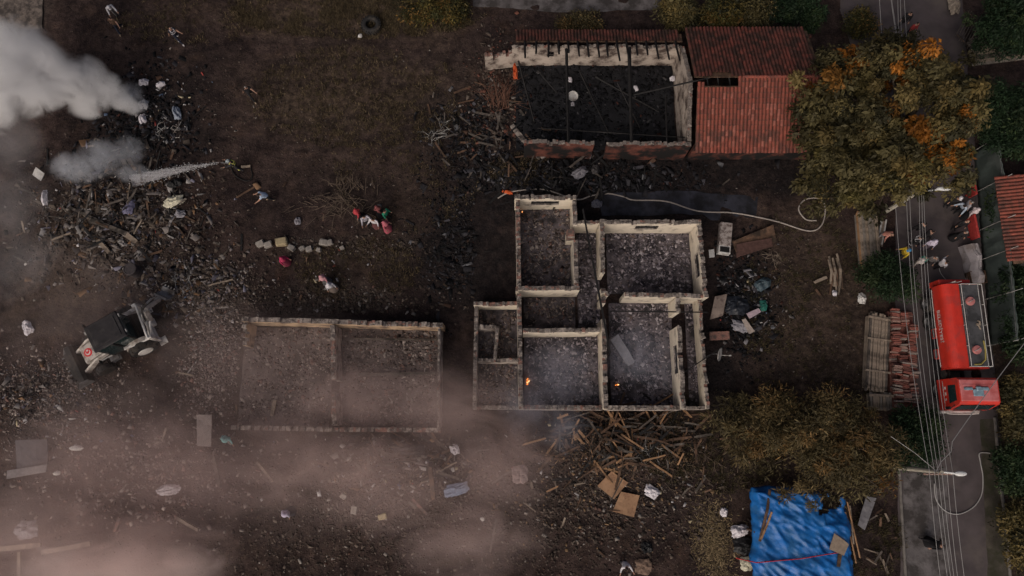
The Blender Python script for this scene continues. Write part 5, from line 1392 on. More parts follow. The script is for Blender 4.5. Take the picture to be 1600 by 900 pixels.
def stack(name, label, cat, pa, pb, across, layers, w, t, m_list, seed=0, piece='plank', jitter=.03, ties=()):
    """planks laid side by side from pixel pa to pixel pb"""
    rnd = random.Random(seed)
    a, b_ = P(*pa), P(*pb)
    d = (b_ - a); L_ = d.length; rz = math.atan2(d.y, d.x) - math.pi / 2
    root = thing(name, label, cat, (a + b_) / 2, rz)
    for l in range(layers):
        for k in range(across):
            if l == layers - 1 and rnd.random() < .15: continue
            LL = L_ * rnd.uniform(.88, 1.03)
            q = MB(); q.box((0, 0, 0), (w * .92, LL, t * .92), bev=.008)
            q.build(piece, rnd.choice(m_list), root, ((k - (across - 1) / 2) * w + rnd.uniform(-jitter, jitter), rnd.uniform(-.1, .1), t / 2 + l * t + .01), (rnd.uniform(-.004, .004), rnd.uniform(-.03, .03), rnd.uniform(-.012, .012)))
    for (tt, ww) in ties:
        q = MB(); q.box((0, 0, 0), (across * w + .25, ww, .05)); q.build('batten', M['wood_pale'], root, (0, (tt - .5) * L_, layers * t + .04), (0, 0, rnd.uniform(-.06, .06)))
    return root
WP = [M['wood_pale'], M['wood_pale'], mat('wood_silver', (.20, .175, .15), .85, .25, 4, dirt=(.09, .075, .06), dirt_amt=.4), M['wood_grey']]
stack('timber_stack', 'long stack of weathered planks bound by battens beside the brick stack', 'timber stack', (1362, 612), (1369, 492), 9, 8, .15, .07, WP, 1, ties=((.25, .12), (.66, .1), (.93, .14)))
stack('timber_stack', 'short stack of planks continuing below the long plank stack', 'timber stack', (1372, 640), (1370, 615), 9, 7, .15, .07, WP, 2, ties=((.85, .16),))
stack('timber_stack', 'stack of brown planks half under the big autumn tree', 'timber stack', (1357, 420), (1350, 335), 6, 6, .22, .08, [M['wood_pale'], M['wood_tan'], WP[2]], 3)
stack('pale_boards', 'few pale leaning boards right of the upper plank stack', 'boards', (1373, 384), (1380, 345), 4, 3, .10, .05, [M['white'], M['wood_pale']], 4)
# stack of bricks and tiles, three rows wide
bs = P(1408, 640); be = P(1402, 487)
d = be - bs; rz = math.atan2(d.y, d.x) - math.pi / 2
bst = thing('brick_stack', 'red brick stack in three rows left of the fire truck', 'brick stack', (bs + be) / 2, rz)
bm_l = [mat('stack_brick_a', (.24, .085, .065), .9, .25, 7), mat('stack_brick_b', (.17, .075, .06), .9, .25, 7), mat('stack_brick_c', (.30, .19, .155), .9, .25, 7), mat('stack_brick_d', (.26, .215, .185), .9, .25, 7)]
bme = []
for k in range(4):
    q = MB(); q.box((0, 0, 0), (.50, .105, .28), bev=.012); bme.append(q.mesh('brick', bm_l[k]))
rnd = random.Random(5)
for r_ in range(3):
    y, n = -d.length / 2 + .1, 0
    while y < d.length / 2 - .05:
        if rnd.random() > .07:
            frac = (y + d.length / 2) / d.length
            k = rnd.choices(range(4), weights=(1 + 3 * frac, 1 + 2 * frac, 2.2 - 1.2 * frac, 2.4 - 2 * frac))[0]
            hh = .16 + .30 * (vnoise(r_ * 3.0, y * 1.6, 4) > .4) + .28 * (vnoise(r_ * 5.0 + 9, y * 1.1, 8) > .5)
            link('brick', bme[k], bst, ((r_ - 1) * .56 + rnd.uniform(-.05, .05), y, hh + rnd.uniform(-.02, .05)), (rnd.uniform(-.25, .25), rnd.uniform(-.06, .06), rnd.uniform(-.14, .14)))
        y += rnd.uniform(.11, .135)
q = MB()
for r_ in range(3): q.box(((r_ - 1) * .56, 0, .16), (.48, d.length - .2, .32))
q.build('lower_courses', bm_l[1], bst)

# shelter under the blue tarpaulin
c_t = P(1255, 832, 1.8)
sh = thing('tarpaulin_shelter', 'bright blue tarpaulin draped over a low wooden shelter', 'shelter', (c_t.x, c_t.y, 0))
tl, tr, br_, bl = [P(*q_, 1.9) - Vector((c_t.x, c_t.y, 0)) for q_ in ((1176, 760), (1322, 762), (1347, 935), (1180, 935))]
b = MB(); NU, NV = 70, 80
for j_ in range(NV + 1):
    for i in range(NU + 1):
        u, v = i / NU, j_ / NV
        p = tl.lerp(tr, u).lerp(bl.lerp(br_, u), v)
        e = min(u, 1 - u, v * 1.1)
        fold = .5 - 2 * abs(fbm((p.x * .55 + p.y * .8) * 2.6, (p.y * .55 - p.x * .8) * .7, 71, 4) - .5)
        rid = abs(float(fbm(p.x * .9 + p.y * .5, p.y * .8, 73, 3)) - .5)
        p.z = 1.85 + (.06 + .42 * max(0, float(fbm(p.x * .45 + 3, p.y * .45, 29, 2)) - .3)) * float(fold) + .10 * float(fbm(p.x * 3.1, p.y * 3.1, 31, 3)) - .75 * rid + .5 * max(0, .5 - abs(u - .5)) - 1.1 * max(0, .06 - e) * 9 * (.5 + .5 * float(vnoise(p.x * 2, p.y * 2, 5)))
        if u > .72 and v < .35: p.z -= .25 * float(vnoise(p.x * 3, p.y * 3, 15))
        p.x += .08 * float(fold) + (.30 * (float(vnoise(p.y * 1.3, u * 3, 37)) - .5) if u < .06 or u > .94 else 0); p.y += (.35 if v < .05 else .1) * (float(vnoise(p.x * 1.7, p.y * 1.7, 19)) - .5)
        b.v.append((p.x, p.y, p.z))
holes = []
for j_ in range(NV):
    for i in range(NU):
        u, v = i / NU, j_ / NV
        x, y, _ = b.v[j_ * (NU + 1) + i]
        if u > .66 and u < .93 and v < .24 and vnoise(x * 2.4, y * 2.4, 3) > .62: continue
        if u > .80 and v < .05 + .10 * vnoise(x * 2, 1, 6): continue
        k = j_ * (NU + 1) + i; b.f.append((k, k + 1, k + NU + 2, k + NU + 1)); b.m.append(0)
tp = b.build('tarpaulin', M['tarp'], sh, smooth=True)
tp.modifiers.new('thick', 'SOLIDIFY').thickness = .012
b = MB()
for (x0, y0) in ((tl.x + .2, tl.y - .3), (tr.x - .2, tr.y - .3), (bl.x + .2, bl.y + .3), (br_.x - .2, br_.y + .3), ((tl.x + bl.x) / 2 + .2, 0), ((tr.x + br_.x) / 2 - .2, 0)):
    q = MB(); q.box((x0, y0, .8), (.1, .1, 1.6)); q.build('post', M['wood_brown'], sh)
for k, (pa, pb, z_) in enumerate((((1324, 784), (1344, 872), 1.75), ((1328, 790), (1334, 850), 1.7), ((1321, 800), (1338, 880), 1.6))):
    a, b_ = P(*pa, z_) - Vector((c_t.x, c_t.y, 0)), P(*pb, z_) - Vector((c_t.x, c_t.y, 0))
    q = MB(); q.tube([a, b_], .05, 4); q.build('pole', M['wood_tan'] if k != 1 else M['wood_pale'], sh)
def on_tarp(px, py, dz):
    """the point on the tarpaulin under a pixel"""
    z_ = 1.95
    for _ in range(4):
        p = P(px, py, z_) - Vector((c_t.x, c_t.y, 0))
        z_ = min(b2[2] for b2 in sorted(TV, key=lambda q_: (q_[0] - p.x) ** 2 + (q_[1] - p.y) ** 2)[:1])
    return P(px, py, z_ + dz)
TV = [v.co[:] for v in tp.data.vertices]
def lay(name, pxs, w, t, m, label, cat):
    q = MB(); pts = [on_tarp(a, b_, t * .5 + .06) for a, b_ in pxs]
    q.tube(pts, w / 2, 4 if w > .05 else 6, flat=t / w)
    return tag(q.build(name, m), label, cat)
lay('plank', [(1203, 765), (1199, 797), (1187, 846)], .17, .08, M['wood_brown'], 'brown plank lying on the left side of the blue tarpaulin', 'plank')
lay('plank', [(1206, 800), (1198, 822), (1189, 843)], .12, .07, M['wood_tan'], 'shorter tan plank beside the brown plank on the tarpaulin', 'plank')
lay('rope', [(1150, 872), (1182, 879), (1215, 876), (1250, 873), (1280, 868), (1318, 862)], .06, .06, mat('rope_red', (.42, .03, .03), .8, .2), 'red strap stretched across the blue tarpaulin', 'strap')
def flatsheet(name, quad, z, m, label, cat, t=.02, warp=.05, n=6, seed=0, onground=True):
    q = MB(); rnd = random.Random(seed)
    ps = [P(a, b_, z) for a, b_ in quad]
    c = sum(ps, Vector()) / 4
    for s in (0, 1):
        for j_ in range(n + 1):
            for i in range(n + 1):
                u, v = i / n, j_ / n
                p = ps[0].lerp(ps[1], u).lerp(ps[3].lerp(ps[2], u), v)
                k = fbm(p.x * 1.7 + seed, p.y * 1.7, 5 + seed, 2)
                zz = (ground_at(p.x, p.y) if onground else 0) + z + warp * float(k) + t * s
                q.v.append((p.x - c.x, p.y - c.y, zz))
    N_ = (n + 1) ** 2
    for j_ in range(n):
        for i in range(n):
            k = j_ * (n + 1) + i
            q.f.append((k, k + 1, k + n + 2, k + n + 1)); q.f.append((N_ + k, N_ + k + n + 1, N_ + k + n + 2, N_ + k + 1))
    rim = list(range(n + 1)) + [j_ * (n + 1) + n for j_ in range(1, n + 1)] + [n * (n + 1) + i for i in range(n - 1, -1, -1)] + [j_ * (n + 1) for j_ in range(n - 1, 0, -1)]
    for i in range(len(rim)): q.f.append((rim[i], rim[(i + 1) % len(rim)], N_ + rim[(i + 1) % len(rim)], N_ + rim[i]))
    q.m = [0] * len(q.f)
    o = q.build(name, m, None, (c.x, c.y, 0))
    return tag(o, label, cat)
flatsheet('cardboard_sheet', [(1303, 833), (1326, 850), (1318, 868), (1295, 858)], 2.12, mat('board_grey', (.27, .21, .16), .9, .2), 'worn square board weighing down the blue tarpaulin', 'board', .03, .05, onground=False)
flatsheet('plank', [(1309, 866), (1315, 866), (1312, 886), (1307, 885)], 2.1, M['wood_brown'], 'short plank stub under the square board on the tarpaulin', 'plank', .06, .02, onground=False)
flatsheet('metal_sheet', [(1352, 775), (1368, 778), (1350, 828), (1339, 820)], .5, mat('zinc', (.22, .21, .22), .5, .2, metal=.3), 'grey metal sheet leaning beside the tarpaulin shelter', 'sheet', .02, .12)
flatsheet('cardboard_sheet', [(955, 736), (981, 754), (959, 780), (933, 759)], .12, M['card'], 'upper of two brown cardboard squares below the plank heap', 'cardboard', .03, .06, seed=1)
flatsheet('cardboard_sheet', [(970, 768), (999, 774), (990, 808), (957, 799)], .20, M['card'], 'lower of two brown cardboard squares below the plank heap', 'cardboard', .03, .06, seed=2)

# ------------------------------------------------------------------ cloth and rubbish
def crumple(name, px, py, sx, sy, hgt, m, label, cat, seed=0, rz=0, n=14, zoff=0.0, group=None):
    g0 = G(px, py); q = MB()
    for j_ in range(n + 1):
        for i in range(n + 1):
            u, v = i / n * 2 - 1, j_ / n * 2 - 1
            edge = 1 - .25 * float(vnoise(math.atan2(v, u) * 2 + seed * 9, seed, 7))
            x, y = u * sx / 2 * edge, v * sy / 2 * edge
            r_ = math.sqrt(u * u + v * v) / 1.42
            z = hgt * max(0, 1 - r_ ** 2) * (.3 + 1.2 * float(fbm(u * 2.2 + seed * 5, v * 2.2, seed, 3))) + .02
            X, Y = x * math.cos(rz) - y * math.sin(rz), x * math.sin(rz) + y * math.cos(rz)
            q.v.append((X, Y, z + ground_at(g0.x + X, g0.y + Y) - g0.z))
    for j_ in range(n):
        for i in range(n):
            if (abs(i - n / 2 + .5) + abs(j_ - n / 2 + .5)) > n * (.74 + .1 * float(vnoise(i * .9, j_ * .9, seed))): continue
            k = j_ * (n + 1) + i; q.f.append((k, k + 1, k + n + 2, k + n + 1)); q.m.append(0)
    o = q.build(name, m, None, g0 + Vector((0, 0, zoff)), smooth=False)
    o.modifiers.new('thick', 'SOLIDIFY').thickness = .015
    return tag(o, label, cat, group)
crumple('cloth', 274, 316, 1.5, .9, .5, M['cream'], 'crumpled cream sheet below the water jet', 'cloth', 1, .4)
crumple('cloth', 276, 288, 1.1, .6, .5, M['black'], 'black plastic bundle above the cream sheet', 'plastic', 2, .2)
crumple('cloth', 283, 335, .8, .6, .3, M['cloth_grey'], 'dark grey rag below the cream sheet', 'rag', 3)
crumple('cloth', 1018, 768, 1.05, .75, .3, M['cloth_white'], 'white cloth with folds right of the cardboard squares', 'cloth', 4, -.5)
crumple('cloth', 265, 765, 1.6, .7, .3, M['cloth_white'], 'pale cloth lying in the lower left smoke', 'cloth', 5, .15)
crumple('cloth', 45, 828, 1.6, 1.3, .4, M['cloth_grey'], 'grey rag heap in the lower left corner', 'rag', 6)
crumple('cloth', 711, 702, .6, .8, .3, M['cloth_white'], 'white bag above the burnt boards left of centre bottom', 'bag', 7, .4)
crumple('cloth', 713, 764, 1.6, .8, .3, mat('cloth_blue', (.20, .23, .31), .8, .2), 'pale blue plastic near the dark upright beam', 'plastic', 8, .3)
crumple('cloth', 812, 742, 1.1, 1.3, .3, mat('cloth_rose', (.25, .19, .18), .9, .2), 'dusty rose rag right of the pale blue plastic', 'rag', 9)
crumple('cloth', 1190, 445, 1.3, .9, .3, mat('plastic_teal', (.05, .075, .09), .5, .4), 'blue black plastic on the rubbish east of the house', 'plastic', 10, .5)
crumple('cloth', 1192, 478, .6, .8, .25, mat('green_bag', (.02, .13, .10), .6, .3), 'green bag on the rubbish east of the house', 'bag', 11)
crumple('cloth', 1150, 478, 1.7, 1.5, .35, mat('plastic_black', (.02, .023, .030), .4, .4), 'black plastic spread on the rubbish east of the house', 'plastic', 12)
crumple('cloth', 1155, 510, 1.2, .8, .3, M['cloth_grey'], 'grey plastic at the foot of the rubbish east of the house', 'plastic', 13, -.3)
crumple('cloth', 805, 118, .35, 1.4, .5, M['orange_cloth'], 'orange cloth hanging at the left end of the burnt barn', 'cloth', 14, .1, zoff=.3)
crumple('cloth', 793, 301, .8, .3, .2, M['orange_cloth'], 'orange rag above the corner of the burnt house', 'rag', 15, -.2)
crumple('cloth', 1130, 800, .5, .6, .3, M['cloth_white'], 'white bag left of the shelter near the straw', 'bag', 16)
crumple('cloth', 1155, 828, 1.3, .8, .4, M['cloth_white'], 'white printed sacks against the left of the shelter', 'sack', 17, .3)
crumple('cloth', 1160, 853, 1.4, 1.1, .3, M['black'], 'black sheet against the left of the shelter', 'plastic', 18)
crumple('cloth', 1005, 885, 1.1, 1.0, .2, mat('rag_brown', (.17, .115, .085), .9, .3), 'brown rag on the ground at the bottom edge', 'rag', 19)
crumple('cloth', 1010, 855, .8, .7, .3, M['black'], 'black bundle above the brown rag at the bottom', 'bundle', 20)
crumple('cloth', 905, 272, 1.3, .8, .5, M['cloth_grey'], 'grey scorched bundle on the black debris below the barn', 'bundle', 21, .6)
crumple('cloth', 918, 243, .6, .6, .4, M['cloth_grey'], 'small grey lump just below the barn wall', 'bundle', 22)
crumple('cloth', 930, 266, .6, .9, .3, mat('rag_dark', (.06, .055, .055), .9, .3), 'dark grey rag right of the scorched bundle', 'rag', 23)
crumple('cloth', 932, 320, .8, .7, .4, mat('rag_bluegrey', (.13, .13, .16), .9, .3), 'blue grey rag under the hose above the hall', 'rag', 24)
crumple('cloth', 205, 325, .7, 1.3, .4, mat('rag_lilac', (.17, .16, .24), .8, .3), 'lilac rag on the burnt heap left of the cream sheet', 'rag', 25, -.3)
crumple('cloth', 45, 512, .7, 1.1, .3, M['cloth_white'], 'white bag lying left of the backhoe bucket', 'bag', 26, .5)
crumple('cloth', 72, 310, .5, 1.2, .3, M['cloth_white'], 'white plastic strip near the left edge of the burnt heap', 'plastic', 27, .2)
flatsheet('broken_board', [(58, 262), (71, 272), (66, 284), (52, 274)], .3, M['white'], 'small white panel tipped at the edge of the smoke', 'panel', .03, .1)
crumple('cloth', 226, 130, .7, .6, .3, M['cloth_white'], 'white rag right of the thick smoke plume', 'rag', 28)
crumple('cloth', 252, 133, .7, .5, .25, M['cloth_white'], 'pale torn rag farther right of the smoke plume', 'rag', 29, .4)
crumple('cloth', 227, 165, .8, .8, .4, mat('rag_pale', (.36, .35, .36), .9, .2), 'pale crumpled bag at the foot of the smoke plume', 'bag', 30)
crumple('cloth', 224, 187, .6, .9, .3, M['cloth_white'], 'white bag below the pale bag by the smoke', 'bag', 31, .3)
crumple('cloth', 278, 178, .6, 1.2, .4, mat('rag_blue', (.22, .25, .30), .8, .3), 'blue grey bag on the debris right of the smoke', 'bag', 32, .3)
crumple('cloth', 466, 346, .5, .6, .3, mat('bag_grey', (.20, .19, .21), .8, .2), 'small grey bag left of the brush pile', 'bag', 33)
crumple('cloth', 1165, 880, .9, 1.0, .35, M['cream'], 'cream sack in the corner left of the shelter', 'sack', 34)
crumple('cloth', 640, 700, 2.2, .9, .3, mat('rag_soot', (.05, .045, .045), .9, .4), 'sooty canvas among boards below the small ruin', 'canvas', 35)
crumple('cloth', 1300, 460, .35, .45, .2, M['cloth_white'], 'tiny white bag on the log pile in the yard', 'bag', 36, zoff=.3)
crumple('cloth', 1345, 467, .6, .8, .3, M['white'], 'white plastic can squashed above the long plank stack', 'plastic', 37)

crumple('cloth', 890, 130, .3, .5, .2, M['cloth_white'], 'white scraps in the upper part of the burnt barn', 'scrap', 41, zoff=.4)
crumple('cloth', 894, 168, .3, .35, .25, M['cloth_grey'], 'grey scrap below the round pan in the barn', 'scrap', 42, zoff=.4)
crumple('cloth', 992, 144, .3, .5, .3, M['cloth_white'], 'white scrap beside the thick beam of the barn', 'scrap', 43, .5, zoff=.4)
crumple('cloth', 1047, 131, .4, .4, .4, M['cloth_white'], 'white ball of cloth at the gable of the barn', 'scrap', 44, zoff=.5)
c = P(895, 151, .5); q = MB(); q.lathe([(.26, 0), (.34, .1), (.36, .1), (.27, -.02), (.01, -.02)], 18); tag(q.build('pan', M['steel_pale'], None, (c.x, c.y, .55), (.2, .1, 0)), 'round pale pan lying in the black barn debris', 'pan')
# furniture and boxes east of the house
b = MB(); c = P(1130, 375); zc = ground_at(c.x, c.y)
fz = thing('white_cabinet', 'scorched white cabinet lying on its back beside the house', 'cabinet', (c.x, c.y, zc), R(-8))
b = MB(); b.box((0, .28, .26), (.8, 1.6, .5), bev=.03); b.build('carcass', mat('cabinet_white', (.42, .37, .34), .7, .15, 5, dirt=(.12, .09, .08), dirt_amt=.55, dirt_scale=5), fz)
b = MB(); b.box((0, -.80, .24), (.8, .55, .46), bev=.02); b.build('drawer', M['white'], fz)
b = MB(); b.box((0, -.80, .48), (.62, .36, .03)); b.build('opening', M['char'], fz)
flatsheet('white_box', [(1107, 391), (1115, 390), (1116, 402), (1108, 403)], .25, M['white'], 'small white square box beside the fallen cabinet', 'box', .1, .02)
flatsheet('door_panel', [(1143, 378), (1207, 352), (1213, 378), (1152, 402)], .22, M['wood_brown'], 'brown boarded panel lying behind the fallen cabinet', 'panel', .05, .08)
flatsheet('door_panel', [(1150, 382), (1205, 372), (1207, 385), (1150, 403)], .32, mat('panel_red', (.085, .045, .037), .8, .3), 'dark red board on top of the brown panel', 'panel', .05, .06)
flatsheet('mattress', [(1116, 464), (1135, 460), (1128, 494), (1108, 500)], .3, mat('mattress_stain', (.30, .24, .20), .9, .3, 3, dirt=(.12, .09, .08), dirt_amt=.5), 'stained pale mattress propped by the house wall', 'mattress', .14, .12)
flatsheet('striped_box', [(1166, 490), (1184, 482), (1188, 488), (1171, 498)], .35, mat('pink_card', (.42, .33, .36), .8, .2), 'pinkish cardboard box on the rubbish heap', 'box', .18, .02)
flatsheet('torn_carton', [(1158, 500), (1164, 498), (1179, 518), (1170, 522)], .3, mat('carton_pale', (.36, .30, .26), .9, .25), 'torn pale carton on the rubbish heap', 'carton', .03, .15)
flatsheet('brick_slab', [(1108, 519), (1138, 518), (1139, 531), (1108, 532)], .25, M['brick'], 'reddish slab lying beside the east porch', 'slab', .15, .03)
# satellite dish on its arm
dc = P(1122, 553, 1.6)
dish = thing('satellite_dish', 'pale satellite dish standing off the east wall', 'satellite dish', (dc.x - .35, dc.y, 0))
T = Matrix.Translation((.35, 0, 1.6)) @ Euler((R(15), R(62), 0)).to_matrix().to_4x4()
q = MB(); q.lathe([(.01, 0), (.2, .02), (.36, .07), (.44, .12), (.43, .135), (.35, .085), (.19, .035), (.01, .015)], 24, M=T); q.build('reflector', M['steel_pale'], dish, smooth=True)
q = MB(); q.tube([(0, 0, .02), (0, 0, 1.45), (.3, 0, 1.6)], .03, 6); q.build('mast', M['steel'], dish)
q = MB(); q.tube([(.35, -.05, 1.55), (.8, -.1, 1.65), (1.05, -.12, 1.72)], .022, 5); q.box((1.05, -.12, 1.74), (.12, .08, .08)); q.build('feed_arm', M['steel_pale'], dish)

# tractor tyre at the top
g0 = G(581, 42)
ty = thing('tractor_tyre', 'big black tractor tyre lying flat at the top', 'tyre', g0)
q = MB(); q.lathe([(.36, .0), (.62, .02), (.68, .12), (.69, .3), (.62, .42), (.38, .44), (.34, .36), (.40, .25), (.38, .1), (.36, .0)], 28); q.build('casing', M['rubber'], ty, smooth=True)
q = MB()
for k in range(22):
    a = 2 * math.pi * k / 22; q.box((math.cos(a) * .68, math.sin(a) * .68, .22), (.06, .09, .40), (R(18), 0, a))
q.build('tread', M['rubber'], ty)
def rock(px, py, s, m, label, cat='stone', group=None, seed=0, blocky=True):
    g0 = G(px, py); q = MB(); rnd = random.Random(seed + int(px))
    if blocky:
        q.box((0, 0, s[2] * .42), s, (rnd.uniform(-.12, .12), rnd.uniform(-.12, .12), rnd.uniform(-.5, .5)), bev=min(s) * .14)
        q.v = [(x + rnd.uniform(-.03, .03), y + rnd.uniform(-.03, .03), z + rnd.uniform(-.02, .02)) for x, y, z in q.v]
    else: q.blob((0, 0, s[2] * .35), (s[0] / 2, s[1] / 2, s[2] / 2), 8, jag=.18, seed=seed + int(px))
    return tag(q.build('block' if blocky else 'stone', m, None, g0), label, cat, group)
rock(563, 57, (.35, .35, .25), M['white'], 'white stone leaning against the big tyre', seed=1, blocky=False)
rock(441, 379, (.75, .55, .4), M['stone_yellow'], 'large yellowish stone block in the row of pale blocks', 'block', 'pale blocks in a row')
for k, (px, py, a, b_) in enumerate(((408, 382, .5, .4), (420, 383, .5, .4), (456, 388, .5, .35), (473, 389, .35, .3), (484, 390, .4, .35), (507, 380, .55, .4), (516, 380, .35, .35), (499, 391, .3, .3), (535, 388, .3, .25))):
    rock(px, py, (a, b_, .3), M['stone'], 'pale stone block of the row above the small ruin', 'block', 'pale blocks in a row', seed=k)
rock(554, 797, (.38, .5, .25), M['stone'], 'pale block standing upright in the lower smoke', 'block')
rock(598, 807, (.5, .32, .25), M['stone_yellow'], 'tan block lying right of the upright pale block', 'block')
rock(537, 775, (.35, .3, .2), M['stone'], 'pale block above the upright pale block', 'block', seed=3)
rock(754, 811, (.28, .25, .2), M['white'], 'small white stone in the lower middle', seed=4, blocky=False)
rock(90, 739, (.5, .3, .2), M['white'], 'white oval stone right of the grey slab', seed=5, blocky=False)
rock(120, 700, (.9, .4, .25), M['white'], 'flaking white lump on the lower left rubble', seed=6, blocky=False)
# slabs in the lower left
flatsheet('concrete_slab', [(28, 688), (78, 686), (80, 730), (30, 735)], .25, mat('slab_dark', (.085, .078, .085), .8, .2), 'dark square slab on the ground at the left edge', 'slab', .08, .05)
flatsheet('concrete_beam', [(15, 735), (80, 725), (78, 737), (14, 748)], .3, mat('beam_grey', (.20, .18, .18), .9, .2), 'pale beam along the front of the dark slab', 'beam', .14, .02)
flatsheet('wall_panel', [(308, 648), (332, 648), (331, 698), (309, 697)], .2, mat('panel_pale', (.30, .255, .235), .9, .15), 'upright pale panel left of the turquoise walker', 'panel', .08, .02)
bar('timber', (0, 857), (70, 850), .3, .16, M['wood_pale'], 'pale timber beam across the lower left corner', 'timber', .25, .25)
bar('timber', (70, 862), (146, 848), .28, .16, M['wood_pale'], 'second pale timber continuing the lower left beam', 'timber', .22, .22)
bar('timber', (34, 862), (33, 900), .2, .14, M['wood_pale'], 'upright pale post below the lower left beam', 'timber', .12, .12)
bar('timber', (255, 238), (240, 285), .09, .09, M['char'], 'black pole sloping through the water jet mist', 'timber', .3, .1)
for k, (pa, pb, w, m, lb) in enumerate((
        ((143, 345), (205, 368), .30, 'wood_grey', 'long grey log on the burnt heap above the backhoe'), ((200, 368), (216, 380), .35, 'wood_pale', 'pale splintered log end on the burnt heap'), ((155, 376), (173, 396), .28, 'wood_pale', 'short pale log left of the dark barrel'),
        ((110, 325), (165, 350), .18, 'wood_grey', 'thin grey pole at the upper left of the heap'), ((326, 447), (365, 437), .10, 'wood_pale', 'thin pale pole right of the hoe bucket'), ((672, 730), (678, 780), .26, 'wood_brown', 'dark upright beam in the lower middle debris'),
        ((682, 738), (714, 722), .10, 'wood_pale', 'pale stick sloping right of the dark beam'), ((655, 760), (668, 743), .10, 'wood_pale', 'pale stick sloping left of the dark beam'), ((776, 808), (766, 862), .12, 'wood_grey', 'single grey pole in the lower middle'),
        ((645, 780), (668, 803), .16, 'brick', 'reddish board left of the dark beam foot'), ((403, 722), (427, 752), .16, 'wood_pale', 'pale plank lying right of the turquoise walker'), ((277, 808), (312, 828), .18, 'wood_pale', 'pale curved plank in the lower left smoke'),
        ((190, 808), (182, 830), .2, 'brick', 'red board fragment in the lower left smoke'), ((262, 668), (255, 690), .14, 'wood_pale', 'pale short plank in the smoke left of the panel'), ((335, 712), (345, 760), .2, 'wood_grey', 'grey plank end below the turquoise walker'),
        ((800, 198), (822, 226), .34, 'brick_pale', 'pale broken wall beam at the south-west of the barn'), ((832, 238), (844, 248), .34, 'brick_pale', 'left short wall fragment below the barn corner'), ((845, 248), (870, 232), .3, 'brick_pale', 'right short wall fragment below the barn corner'),
        ((1271, 442), (1290, 434), .2, 'wood_pale', 'pale short log left of the log pile'), ((1273, 452), (1285, 468), .12, 'wood_brown', 'thin brown stick left of the log pile'), ((958, 528), (985, 570), .62, 'cloth_grey', 'grey rolled mat lying in the south-east room'),
        ((905, 345), (945, 560), .12, 'char', 'long black fallen beam along the hallway of the house'), ((944, 496), (1090, 497), .07, 'char', 'thin black wire beam across the south-east room'), ((1052, 590), (1120, 545), .06, 'char', 'thin black rod by the satellite dish'),
        ((280, 582), (306, 588), .12, 'wood_pale', 'pale bent strip on the ground right of the backhoe'), ((292, 586), (308, 565), .07, 'steel_pale', 'thin pale rod right of the backhoe'))):
    inside = m in ('char', 'cloth_grey')
    bar('log' if 'log' in lb else 'timber', pa, pb, w, min(w, .2), M[m], lb, 'log' if 'log' in lb else 'timber', *((2.4, 2.45) if 'hallway' in lb else (2.3, 2.2) if 'wire beam' in lb else (.35, .25) if 'mat' in lb else (1.6, 1.7) if 'rod by' in lb else (.05, .05)))
# dark barrel on the heap
g0 = G(214, 425)
q = MB(); q.lathe([(.40, 0), (.42, .04), (.42, .45), (.40, .5), (.42, .55), (.42, .9), (.36, .93), (.34, .90), (.01, .90)], 20); q.build('drum', mat('drum_dark', (.045, .038, .04), .7, .3), None, g0); tag(bpy.data.objects['drum'], 'dark round drum on the heap above the backhoe cab', 'drum')
# heap of firewood logs standing in the yard
lp = thing('log_pile', 'upright bundle of pale split logs in the right yard', 'log pile', G(1303, 430))
rnd = random.Random(9)
for k in range(11):
    q = MB(); x, y = rnd.uniform(-.35, .4), rnd.uniform(-.2, .3); L_ = rnd.uniform(1.4, 2.6)
    q.tube([(x, y + L_ / 2, .1 + .05 * (k % 3)), (x + rnd.uniform(-.1, .1), y, .22 + .05 * (k % 3)), (x + rnd.uniform(-.15, .15), y - L_ / 2, .12 + .05 * (k % 3))], [.07, .09, .06], 6); q.build('log', rnd.choice([M['wood_pale'], M['wood_pale'], M['wood_brown']]), lp)

# things by the netting fence
cb = P(1517, 415); q = MB()
q.prism([(-.55, 0), (-.5, .5), (-.25, .85), (.15, .8), (.5, .35), (.55, 0)], -1.3, 1.3, axis='y')
chp = q.build('covered_heap', mat('dirty_sheet', (.36, .33, .34), .85, .2, 3, bump=.5, bscale=5, dirt=(.2, .17, .16), dirt_amt=.5), None, (cb.x, cb.y, 0), (0, 0, R(4)))
bm2 = bmesh.new(); bm2.from_mesh(chp.data); bmesh.ops.triangulate(bm2, faces=bm2.faces); bmesh.ops.subdivide_edges(bm2, edges=bm2.edges, cuts=5, use_grid_fill=True)
for v in bm2.verts:
    k = float(fbm(v.co.x * 2.6, v.co.y * 2.2 + v.co.z, 83, 3)) - .5
    v.co.z = max(0, v.co.z * (1 + .7 * k)); v.co.x += .25 * k
bm2.to_mesh(chp.data); bm2.free()
tag(chp, 'heap covered with a dirty white sheet beside the fence', 'covered heap')
for (px, py, sx, sy, lb) in ((1518, 292, .45, 1.3, 'red barrier board in the shade under the tree'), (1521, 355, .4, 1.6, 'red barrier board beside the netting fence')):
    q = MB(); q.box((0, 0, .45), (sx * .35, sy, .8), bev=.02)
    for s in (-1, 1): q.box((0, s * sy * .35, .05), (sx, .08, .1))
    c = P(px, py, .5); tag(q.build('barrier', M['red_cloth'], None, (c.x, c.y, .02), (0, 0, R(3))), lb, 'barrier')
crate_c = P(1520, 436)
q = MB()
for z in (.1, .3, .5):
    for s in (-1, 1): q.box((s * .5, 0, z), (.03, .8, .14)); q.box((0, s * .4, z), (1.0, .03, .14))
q.box((0, 0, .04), (1.0, .8, .03))
tag(q.build('crate', M['wood_brown'], None, (crate_c.x, crate_c.y, .02), (0, 0, R(5))), 'open wooden crate between white heap and tanker', 'crate')

